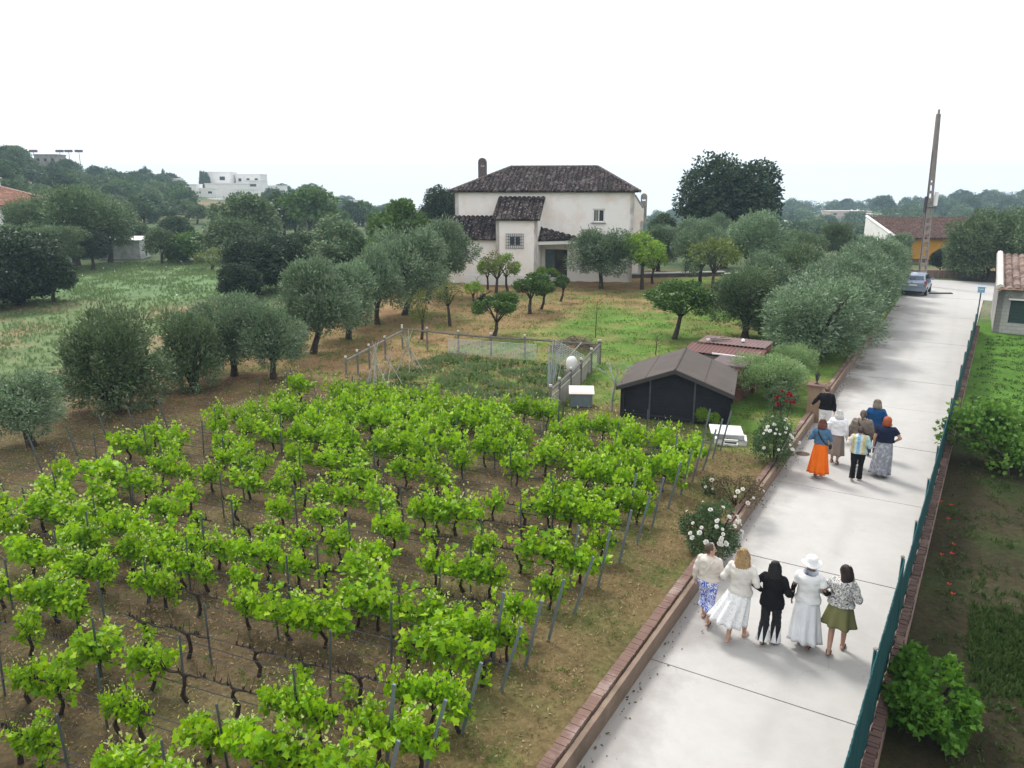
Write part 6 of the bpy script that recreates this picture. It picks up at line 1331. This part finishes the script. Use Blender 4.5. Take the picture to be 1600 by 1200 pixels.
def remeshed(mb, name, mat, parent, voxel=.010, smooth=4, disp=0., freq=9, streak=False, tf=None):
    me = mb.mesh(name + '_src', mat); o_ = obj(name, me, None); md = o_.modifiers.new('r', 'REMESH'); md.mode = 'VOXEL'; md.voxel_size = voxel; md.use_smooth_shade = True
    if smooth: s_ = o_.modifiers.new('s', 'SMOOTH'); s_.iterations = smooth; s_.factor = .6
    dg = bpy.context.evaluated_depsgraph_get(); dg.update(); new = bpy.data.meshes.new_from_object(o_.evaluated_get(dg)); o_.modifiers.clear(); o_.data = new; bpy.data.meshes.remove(me); new.name = name
    if len(new.materials) == 0: new.materials.append(mat)
    if disp:
        n_ = len(new.vertices); co = np.empty(n_ * 3, np.float32); new.vertices.foreach_get('co', co); co = co.reshape(-1, 3); no = np.empty(n_ * 3, np.float32); new.vertex_normals.foreach_get('vector', no); no = no.reshape(-1, 3)
        q = co * freq; 
        if streak: ang = np.arctan2(co[:, 0], -co[:, 1] - .0); h = np.sin(ang * 21 + np.sin(co[:, 2] * 16) * 1.2) * .6 + np.sin(ang * 47 + co[:, 2] * 14) * .4
        else: h = np.sin(q[:, 0] * 1.3 + np.sin(q[:, 2] * 1.7) * 1.5) * np.sin(q[:, 2] * 2.1 + np.sin(q[:, 0] * 1.9 + q[:, 1])) + .5 * np.sin(q[:, 2] * 3.7 + q[:, 0] * 2.2 + q[:, 1] * 3)
        co += no * (h * disp)[:, None]; new.vertices.foreach_set('co', co.reshape(-1)); new.update()
    o_.parent = parent; return o_
def chain(mb, pts, rad, seg=10):
    pts = [Vector(p) for p in pts]
    for i in range(len(pts) - 1):
        mb.tube([pts[i], pts[i + 1]], [rad[i], rad[i + 1]], seg); 
    for p, r in zip(pts, rad): mb.ball(p, r * 1.0, seg)
def ell_ring(cx_, cy_, z, rx, ry, seg=28, fold=0, nf=0, ph=0): return [(cx_ + rx * math.cos(t) * (1 + fold * math.cos(nf * t + ph)), cy_ + ry * math.sin(t) * (1 + fold * math.cos(nf * t + ph)), z) for t in [2 * math.pi * j / seg for j in range(seg)]]
TORSO = [(.80, .150, .105), (.86, .172, .125), (.92, .168, .125), (1.00, .140, .105), (1.08, .133, .102), (1.18, .145, .11), (1.27, .158, .112), (1.33, .160, .10), (1.37, .125, .08), (1.40, .065, .06), (1.44, .048, .05)]
ARM = {'down': ((.235, -.03, 1.08), (.25, .04, .84)), 'back': ((.24, -.13, 1.10), (.26, -.12, .86)), 'fwd': ((.23, .03, 1.09), (.23, .19, .93)),
       'bent': ((.27, -.05, 1.10), (.13, .17, 1.10)), 'out': ((.30, -.02, 1.12), (.40, .10, .98)), 'hip': ((.33, -.03, 1.13), (.20, .08, .98)), 'link': ((.27, -.02, 1.09), (.34, .14, 1.04)), 'phone': ((.24, .02, 1.10), (.10, .20, 1.22))}
def hand(mb, w, d, sg, k):
    d = d.normalized(); side = Vector((0, 1, 0)); side = (side - d * side.dot(d)).normalized(); nrm = d.cross(side) * sg
    c = w + d * .045 * k
    rot = Matrix((side, nrm, d)).transposed(); mb.ball(c, (.036 * k, .015 * k, .05 * k), 10, rot)
    for i, (o_, l_) in enumerate(((.027, .062), (.010, .072), (-.008, .067), (-.025, .052))):
        b0 = c + side * o_ * k + d * .035 * k; chain(mb, [b0, b0 + d * l_ * .5 * k - nrm * .006 * k, b0 + d * l_ * .82 * k - nrm * .022 * k], [.0088 * k, .0082 * k, .007 * k], 6)
    t0 = c + side * .028 * k - d * .015 * k; chain(mb, [t0, t0 + side * .022 * k + d * .022 * k - nrm * .008 * k, t0 + side * .026 * k + d * .045 * k - nrm * .016 * k], [.011 * k, .0095 * k, .008 * k], 6)
def person(px, py, ytop, label, skin=None, b=1.0, turn=0, arms=('down', 'down'), step=.28, lead=1, top=None, bottom=None, hair=None, shoes=None, heading=0, strap=None, hat=None, scarf=None, byhead=None, extras=None, tilt=0, under=None):
    skin = skin or M_skin
    if byhead: x, y = at(px, ytop, byhead); h = byhead
    else: x, y = at(px, py, 0); h = dep(px, ytop, y)[2]; h = min(max(h, 1.52), 1.80)
    k = h / 1.65; K = lambda p: Vector((p[0] * k, p[1] * k, p[2] * k))
    T = thing('person', label, 'person', (x, y, .002), -ANG + R(heading))
    # --- joints
    legs = []
    for sg in (-1, 1):
        fwd = step / 2 * (1 if sg == lead else -1); lift = 0 if sg == lead else .05
        hip = K((sg * .085 * b, 0, .86)); knee = K((sg * .09, fwd * .55 + .045, .47)); ank = K((sg * .085, fwd - .02, .085 + lift)); legs.append((sg, hip, knee, ank, lift))
    ars = []
    for sg, mode in zip((-1, 1), arms):
        e, w = ARM[mode]; sh = K((sg * .165 * (.5 + .5 * b), 0, 1.335)); e = K((sg * e[0] * (.6 + .4 * b), e[1], e[2])); w = K((sg * w[0] * (.6 + .4 * b), w[1], w[2])); ars.append((sg, sh, e, w))
    hc = K((0, .018, 1.525)); hr = Matrix.Rotation(R(turn), 3, 'Z') @ Matrix.Rotation(R(tilt), 3, 'X')
    HP = lambda p: hc + hr @ (Vector(p) * k)
    mb = MB(); mb.loft([ell_ring(0, 0, z * k, rx * b * k, ry * (.5 + .5 * b) * k, 24) for z, rx, ry in TORSO])
    for sg, hip, knee, ank, lift in legs:
        chain(mb, [hip, hip.lerp(knee, .5), knee, knee.lerp(ank, .35), ank], [.088 * b * k, .072 * b * k, .053 * k * (.6 + .4 * b), .05 * k * (.6 + .4 * b), .034 * k])
        toe = ank + K((sg * .012, .13, -.055 - lift * .6)); heel = ank + K((0, -.045, -.045)); chain(mb, [heel, ank.lerp(toe, .55) + K((0, 0, -.02)), toe], [.030 * k, .034 * k, .022 * k])
    for sg, sh, e, w in ars:
        chain(mb, [sh, sh.lerp(e, .5), e, e.lerp(w, .35), w], [.052 * k * b, .044 * k * b, .036 * k * (.5 + .5 * b), .036 * k, .023 * k]); hand(mb, w, (w - e), sg, k)
    chain(mb, [K((0, -.005, 1.36)), K((0, .005, 1.46))], [.055 * k, .05 * k])
    mb.ball(hc, (.075 * k, .092 * k, .115 * k), 16, hr); mb.ball(HP((0, .035, -.065)), (.05 * k, .05 * k, .05 * k), 10, hr)
    mb.tube([HP((0, .085, .018)), HP((0, .108, -.022)), HP((0, .085, -.03))], [.008 * k, .015 * k, .011 * k], 8)
    for sg in (-1, 1): mb.ball(HP((sg * .076, 0, -.005)), (.012 * k, .020 * k, .032 * k), 8, hr)
    remeshed(mb, 'body', skin, T, .0085 * k, 2)
    for sg in (-1, 1): mb = MB(); mb.ball(HP((sg * .03, .083, .008)), (.014 * k, .008 * k, .009 * k), 8, hr); mb.build('eye', M_eye, T, smooth=True)
    mb = MB(); mb.ball(HP((0, .088, -.055)), (.022 * k, .006 * k, .007 * k), 8, hr); mb.build('mouth', M_lip, T, smooth=True)
    # --- trousers / skirt
    kind, bmat, *ba = bottom
    if kind == 'trousers':
        wide, zend = ba[0], ba[1]; mb = MB(); mb.loft([ell_ring(0, 0, z * k, (rx * b + .014) * k, (ry * (.5 + .5 * b) + .014) * k, 24) for z, rx, ry in [(.78, .15, .10), (.82, .165, .115), (.86, .172, .125), (.92, .168, .125), (1.0, .140, .105), (1.04, .135, .1)]])
        for sg, hip, knee, ank, lift in legs:
            q = max(0, (zend - .085) / (.47 - .085)); end = ank.lerp(knee, q) + K((0, 0, -.03 if q < .1 else 0))
            chain(mb, [hip, hip.lerp(knee, .5), knee], [.098 * b * k, .083 * b * k, (.062 + .3 * (wide - .06)) * k]); mb.tube([knee, knee.lerp(end, .5), end], [(.062 + .3 * (wide - .06)) * k, (.06 + .65 * (wide - .06)) * k, wide * k], 16)
        remeshed(mb, 'trousers', bmat, T, .011 * k, 3, .0035, 16)
    else:
        zt, zh, rh, sway, nf = ba; mb = MB(); rings = []; seg = 72; M_ = 14
        for i in range(M_ + 1):
            t = i / M_; z = zt + (zh - zt) * t; r0 = .150 * b if kind == 'skirt' else .15 * b; hipb = .03 * math.sin(min(1, t * 2.2) * math.pi / 2) if True else 0
            rx = r0 + hipb + (rh - r0 - .03) * t ** 1.15; ry = rx * (.78 + .12 * t); f_ = .17 * t ** 1.1
            rings.append([(x_ * k + sway[0] * k * t ** 1.4, y_ * k + sway[1] * k * t ** 1.4, (zz + .012 * math.sin(j / seg * 6.28 * 3 + 1) * t + (sway[2] * t * math.cos(j / seg * 6.28 - math.atan2(sway[1], sway[0] or 1e-6)) if len(sway) > 2 else 0)) * k) for j, (x_, y_, zz) in enumerate(ell_ring(0, .0, z, rx, ry, seg, f_ * .8, nf, 1.3 * math.sin(t * 2)))])
        inner = [[(p[0] * .975, p[1] * .975, p[2] + .001) for p in r_] for r_ in rings[::-1]]
        mb.loft(rings + inner, False); o_ = mb.build('skirt' if kind == 'skirt' else 'dress_skirt', bmat, T, smooth=True)
    # --- top
    tmat, sleeve, zhem, loose = top[:4]
    mb = MB(); prof = [(zhem, .172 + loose, .122 + loose)] + [(z, rx + .018 + loose * .75, ry + .018 + loose * .7) for z, rx, ry in TORSO if z > zhem + .03 and z < 1.39] + [(1.405, .068, .064), (1.415, .05, .05)]
    if zhem < .95: prof[0] = (zhem, .182 + loose, .135 + loose)
    mb.loft([ell_ring(0, 0, z * k, rx * b * k, ry * (.5 + .5 * b) * k, 28) for z, rx, ry in prof])
    cuff = {'short': .62, 'elbow': 1.02, 'three': 1.5, 'long': 1.93}[sleeve]
    for sg, sh, e, w in ars:
        pts = [sh + K((-sg * .006, 0, .0)), sh.lerp(e, min(1, cuff) * .5), sh.lerp(e, min(1, cuff))]; rr = [.066 * b * k, (.057 * b + loose * .3) * k, (.049 * b + loose * .4) * k]
        if cuff > 1.2: pts += [e.lerp(w, (cuff - 1) * .5), e.lerp(w, cuff - 1)]; rr += [(.050 + loose * .3) * k, (.038 + loose * .25) * k]
        chain(mb, pts[:-1], rr[:-1]); mb.tube(pts[-2:], rr[-2:], 12)
    remeshed(mb, top[4] if len(top) > 4 else 'shirt', tmat, T, .010 * k, 3, .0075, 11)
    if under:
        for sg, sh, e, w in ars: mb = MB(); chain(mb, [sh.lerp(e, .3), e, e.lerp(w, .93)], [.044 * k * b, .041 * k, .031 * k]); remeshed(mb, 'undershirt_sleeve', under, T, .010 * k, 2, .003, 20)
    # --- hair
    style, hmat = hair[:2]
    if style != 'none':
        mb = MB(); mb.ball(HP((0, -.022, .02)), (.087 * k, .096 * k, .112 * k), 18, hr)
        if style in ('bob', 'long', 'verylong', 'shoulder'):
            L_ = {'bob': .14, 'shoulder': .22, 'long': .34, 'verylong': .46}[style]; rings = []
            for i in range(9):
                t = i / 8; z = .05 - (L_ + .02) * t; back = -.05 - .035 * math.sin(min(t * 1.6, 1) * 1.57) - .02 * t; w_ = .085 + (.028 if style != 'verylong' else .012) * math.sin(t * 2.4) ; th_ = .052 - .012 * t
                rings.append([HP((w_ * math.cos(a), back + th_ * math.sin(a), z)) for a in [6.283 * j / 16 for j in range(16)]])
            mb.loft(rings)
            if style != 'verylong':
                for sg in (-1, 1): chain(mb, [HP((sg * .075, .0, .02)), HP((sg * .088, -.01, -.06)), HP((sg * .085, -.02, -.02 - L_ * .6))], [.03 * k, .03 * k, .022 * k])
        if style == 'bun': mb.ball(HP((0, -.115, .03)), (.042 * k,) * 3, 12)
        if style == 'pony': chain(mb, [HP((0, -.10, .03)), HP((0, -.135, -.03)), HP((0, -.13, -.14))], [.03 * k, .032 * k, .016 * k])
        if style == 'puff': mb.ball(HP((0, -.02, .03)), (.108 * k, .11 * k, .118 * k), 18, hr); mb.ball(HP((0, -.06, -.04)), (.092 * k, .06 * k, .09 * k), 12)
        if style in ('bob', 'shoulder', 'long', 'verylong', 'puff'):
            q = random.Random(int(px)); ms = MB(); L2 = {'bob': .15, 'shoulder': .24, 'long': .38, 'verylong': .52, 'puff': .12}[style]
            for i in range(20):
                a = q.uniform(-3.1, -.05); l_ = L2 * q.uniform(.75, 1.2); fl = q.uniform(-.03, .04) + (.055 if style == 'verylong' else 0); w_ = .092
                chain(mb, [HP((w_ * .8 * math.cos(a), w_ * .85 * math.sin(a) - .02, .06)), HP((w_ * 1.04 * math.cos(a), w_ * math.sin(a) - .022, -.02)), HP((w_ * 1.1 * math.cos(a) + fl * .4, w_ * .95 * math.sin(a) - .035, -.02 - l_ * .45)), HP((w_ * 1.0 * math.cos(a) + fl, w_ * .8 * math.sin(a) - .04, .02 - l_))], [.015 * k, .017 * k, .015 * k, .006 * k], 6)
            for i in range(90):
                a = q.uniform(-2.9, -.25); w_ = .098 + q.uniform(-.004, .012); z0 = q.uniform(-.02, .11); l_ = L2 * q.uniform(.6, 1.12); cr_ = math.sqrt(max(.05, 1 - (z0 / .135) ** 2)); fl = q.uniform(-.02, .05) + (.05 if style == 'verylong' else 0)
                ms.tube([HP((w_ * cr_ * math.cos(a), w_ * cr_ * math.sin(a) * .95 - .02, z0 + .02)), HP((w_ * 1.02 * math.cos(a) + fl * .2, w_ * math.sin(a) - .025, -.03)), HP((w_ * 1.05 * math.cos(a) + fl, w_ * .95 * math.sin(a) - .03, .03 - l_))], [.006 * k, .006 * k, .0025 * k], 4, False)
            ms.build('loose_hair', hmat, T)
        remeshed(mb, 'hair', hmat, T, .009 * k, 2, .0065 if style in ('shoulder', 'long', 'verylong', 'bob') else .004, 12, True)
    # --- shoes
    for sg, hip, knee, ank, lift in legs:
        mb = MB(); a = ank + K((0, -.05, -.055 - lift * .15)); b_ = ank + K((sg * .01, .15, -.062 - lift * .75)); a.z = max(a.z, .014); b_.z = max(b_.z, .013); mid = a.lerp(b_, .55)
        mb.tube([a, a.lerp(b_, .15), mid, a.lerp(b_, .88), b_], [.024 * k, .039 * k, .048 * k, .043 * k, .022 * k], 12)
        if shoes[1] == 'closed': mb.ball(ank + K((0, .01, -.02)), (.040 * k, .06 * k, .04 * k), 12)
        else: mb.tube([ank + K((-.04, .07, -.05 - lift * .5)), ank + K((0, .07, -.012 - lift * .4)), ank + K((.04, .07, -.05 - lift * .5))], .010 * k, 6)
        vs = [(v[0], v[1], (v[2] - a.z) * .55 + a.z) for v in mb.v] if shoes[1] != 'closed' else mb.v; mb.v = vs; mb.build('shoe', shoes[0], T, smooth=True)
    if strap:
        sg, smat, bagm = strap; o1 = .125 * (.5 + .5 * b) + .03 + loose
        mb = MB(); P_ = [(-sg * .10, .06, 1.395), (-sg * .105, -.03, 1.405 + loose * .4), (-sg * .08, -o1 * .9, 1.33), (-sg * .0, -o1 - .012, 1.20), (sg * .09, -o1 * .98, 1.07), (sg * .17 * b, -.07, .97), (sg * (.20 * b + loose), .02, .93)]
        pts = [K(p) for p in P_]; vs = []
        for i, p in enumerate(pts):
            t_ = (pts[min(i + 1, 6)] - pts[max(i - 1, 0)]).normalized(); out = Vector((p.x, p.y, 0)); out = out.normalized() if out.length > 0 else Vector((0, -1, 0)); w_ = t_.cross(Vector((0, -1, 0)) if abs(t_.y) < .9 else Vector((1, 0, 0))).normalized() * .016 * k
            n1 = Vector((0, -.006, .003)); vs += [p - w_, p + w_, p + w_ + n1, p - w_ + n1]
        fs = []
        for i in range(6): a = i * 4; fs += [(a, a + 4, a + 5, a + 1), (a + 1, a + 5, a + 6, a + 2), (a + 2, a + 6, a + 7, a + 3), (a + 3, a + 7, a + 4, a)]
        mb.add(vs, fs); mb.build('bag_strap', smat, T)
        if bagm: mb = MB(); q = K((sg * (.225 * b + loose), .04, .90)); mb.ball(q, (.04 * k, .10 * k, .075 * k), 12); o_ = remeshed(mb, 'shoulder_bag', bagm, T, .012, 2)
    if hat:
        mb = MB(); rings = []
        for r_, z in ((.168, .035), (.163, .045), (.11, .055), (.104, .085), (.098, .14), (.075, .165), (.02, .172)): rings.append([HP((r_ * math.cos(a) * .98, r_ * math.sin(a) - .005, z + (.022 * math.cos(2 * a) if r_ > .15 else 0))) for a in [6.283 * j / 32 for j in range(32)]])
        rings2 = [[HP((.16 * math.cos(a), .16 * math.sin(a) - .005, .031 + .022 * math.cos(2 * a))) for a in [6.283 * j / 32 for j in range(32)]]]; rings2.append([HP((.10 * math.cos(a), .10 * math.sin(a), .045)) for a in [6.283 * j / 32 for j in range(32)]])
        mb.loft(rings2[::-1] + rings); mb.build('sun_hat', hat, T, smooth=True)
    if scarf:
        mb = MB(); 
        for (z, rx, m_) in ((-.10, .085, 0), (-.13, .10, 0)): mb.tube([HP((rx * math.cos(a), rx * math.sin(a) - .01, z + .012 * math.sin(2 * a))) for a in np.linspace(0, 6.283, 18)], .026 * k, 8)
        mb.build('scarf', scarf, T, smooth=True)
    if extras: extras(T, K, HP, ars)
    return T
H_ = lambda nm, c: plain(nm, c, tuple(x * .62 for x in c), 26, .55, .4, 60, spec=.4)
S_white = fabric('white_cloth', (.80, .80, .80)); S_cream = fabric('cream_linen', (.66, .61, .55)); S_black = fabric('black_cloth', (.010, .010, .012)); S_lace = pattern('white_lace', [(.66, .67, .68), (.82, .82, .82), (.74, .75, .77)], 26)
S_nude = plain('nude_leather', (.55, .4, .34)); S_brown = plain('brown_leather', (.10, .05, .035)); S_dark = plain('dark_leather', (.02, .018, .018)); S_whitel = plain('white_leather', (.7, .7, .68))
# front row, from the kerb side
person(1102, 972, 850, 'person with short brown hair, cream jacket and blue-white patterned wide trousers by the kerb', b=1.1, turn=-70, arms=('down', 'fwd'), step=.34, lead=-1,
       top=(S_cream, 'long', .93, .018, 'jacket'), bottom=('trousers', pattern('blue_white_print', [(.78, .79, .84), (.05, .10, .52), (.72, .74, .82), (.08, .16, .6), (.8, .8, .84)], 11, (1, 1, .55), 2, 'CONSTANT', 1.2), .115, .28), hair=('short', H_('short_brown_hair', (.10, .065, .045))), shoes=(S_brown, 'sandal'), strap=(-1, S_cream, None))
person(1150, 1000, 857, 'person with blonde hair, ivory cardigan and lacy white dress blowing sideways', b=.98, turn=10, arms=('bent', 'bent'), step=.36, lead=1,
       top=(fabric('ivory_knit', (.68, .65, .60)), 'three', .86, .02, 'cardigan'), bottom=('dress', S_lace, 1.0, .36, .30, (-.16, -.05, .03), 11), hair=('shoulder', H_('blonde_hair', (.42, .28, .13))), shoes=(S_nude, 'sandal'))
person(1200, 1006, 877, 'person in black blazer with long black hair and black trousers with white flared panels', b=1.05, turn=0, arms=('hip', 'bent'), step=.18, lead=1,
       top=(S_black, 'long', .78, .02, 'blazer'), bottom=('trousers', godets(), .125, .06), hair=('long', H_('black_hair', (.012, .011, .012))), shoes=(S_dark, 'closed'))
person(1254, 1010, 873, 'person in white sun hat, white tee over black sleeves and long white skirt', skin=M_skind, b=1.06, turn=20, arms=('down', 'link'), step=.22, lead=-1,
       top=(S_white, 'short', .88, .022, 'tee_shirt'), under=S_black, bottom=('skirt', fabric('white_skirt_cloth', (.76, .77, .80)), 1.02, .17, .26, (.03, -.06, .03), 9), hair=('none', None), shoes=(S_brown, 'sandal'), hat=S_white, scarf=plain('navy_scarf', (.02, .025, .06), (.6, .65, .75), 6))
T5 = person(1305, 1019, 883, 'person with long dark hair, grey and white patterned bomber jacket and short olive skirt', b=.98, turn=38, arms=('hip', 'bent'), step=.36, lead=1,
       top=(pattern('camouflage_print', [(.12, .11, .11), (.62, .62, .60), (.28, .27, .26), (.75, .74, .72), (.18, .17, .2)], 13, (1, 1, 1), 4), 'long', .93, .05, 'bomber_jacket'), bottom=('skirt', fabric('olive_cloth', (.20, .20, .085)), 1.02, .56, .27, (0, 0, 0), 7), hair=('verylong', H_('dark_brown_hair', (.035, .022, .018))), shoes=(S_brown, 'sandal'))
# second group further up the drive
person(1277, 746, 655, 'person in denim jacket and bright orange long skirt with auburn bob', b=.98, turn=-5, arms=('bent', 'phone'), step=.22, lead=-1,
       top=(fabric('denim', (.085, .17, .27), (.065, .13, .22), 9), 'long', .97, .018, 'denim_jacket'), bottom=('skirt', fabric('orange_cloth', (.84, .17, .012), (.76, .14, .01)), 1.03, .16, .26, (0, -.02, .01), 9), hair=('bob', H_('auburn_hair', (.16, .045, .03))), shoes=(S_nude, 'sandal'), strap=(1, S_dark, S_dark))
person(1303, 724, 641, 'person with white hair, bright white jacket and taupe mid-calf skirt', b=1.12, turn=5, arms=('bent', 'down'), step=.2, lead=-1,
       top=(fabric('bright_white_cloth', (.84, .85, .88)), 'long', .92, .04, 'jacket'), bottom=('skirt', fabric('taupe_cloth', (.28, .23, .20)), 1.0, .30, .25, (-.01, 0, .01), 8), hair=('bob', H_('white_hair', (.75, .74, .72))), shoes=(S_brown, 'closed'))
person(1294, 700, 602, 'person in black long-sleeved top and white trousers ahead by the gate pillar', b=1.02, turn=0, arms=('out', 'down'), step=.2, lead=1, byhead=1.68,
       top=(S_black, 'long', .90, .03), bottom=('trousers', S_white, .08, .07), hair=('bun', H_('light_brown_hair', (.18, .11, .07))), shoes=(S_whitel, 'closed'))
person(1336, 751, 671, 'person with dark bun, blue yellow and white striped top and black trousers', b=1.15, turn=0, arms=('bent', 'link'), step=.2, lead=1,
       top=(stripes('coloured_stripes', [(0, (.55, .5, .45)), (.2, (.38, .36, .08)), (.32, (.45, .55, .55)), (.44, (.08, .34, .58)), (.60, (.5, .5, .48)), (.72, (.42, .36, .1)), (.86, (.25, .42, .45))], .24, .5), 'three', .86, .03), bottom=('trousers', S_black, .085, .07), hair=('bun', H_('dark_bun_hair', (.06, .03, .025))), shoes=(S_whitel, 'closed'))
person(1350, 725, 641, 'person in loose taupe cardigan with black diagonal bag strap across the back', b=1.25, turn=0, arms=('down', 'down'), step=.15, lead=-1, byhead=1.66,
       top=(fabric('taupe_knit', (.20, .165, .14)), 'long', .82, .04, 'cardigan'), bottom=('trousers', fabric('dark_jeans', (.06, .05, .05)), .08, .07), hair=('pony', H_('brown_pony_hair', (.13, .09, .065))), shoes=(S_dark, 'closed'), strap=(1, S_dark, S_dark))
person(1376, 744, 652, 'person with bright copper hair, navy short-sleeved top and long grey patterned skirt', b=1.18, turn=-5, arms=('down', 'hip'), step=.22, lead=-1,
       top=(fabric('navy_cloth', (.012, .018, .045)), 'short', .98, .03), bottom=('skirt', pattern('grey_print', [(.16, .17, .2), (.36, .38, .42), (.22, .23, .27), (.46, .48, .52)], 16, (1, 1, .8), 4, 'LINEAR'), 1.05, .10, .25, (-.04, -.05, .01), 9), hair=('puff', H_('copper_hair', (.42, .085, .02))), shoes=(S_dark, 'closed'))
person(1372, 705, 624, 'person in blue jumper with grey-blonde hair leading the second group', b=1.05, turn=0, arms=('bent', 'bent'), step=.2, lead=1, byhead=1.70,
       top=(fabric('blue_knit', (.012, .07, .19)), 'long', .92, .03, 'jumper'), bottom=('trousers', fabric('plum_cloth', (.07, .05, .09)), .08, .07), hair=('bob', H_('ash_blonde_hair', (.26, .21, .16))), shoes=(S_dark, 'closed'))
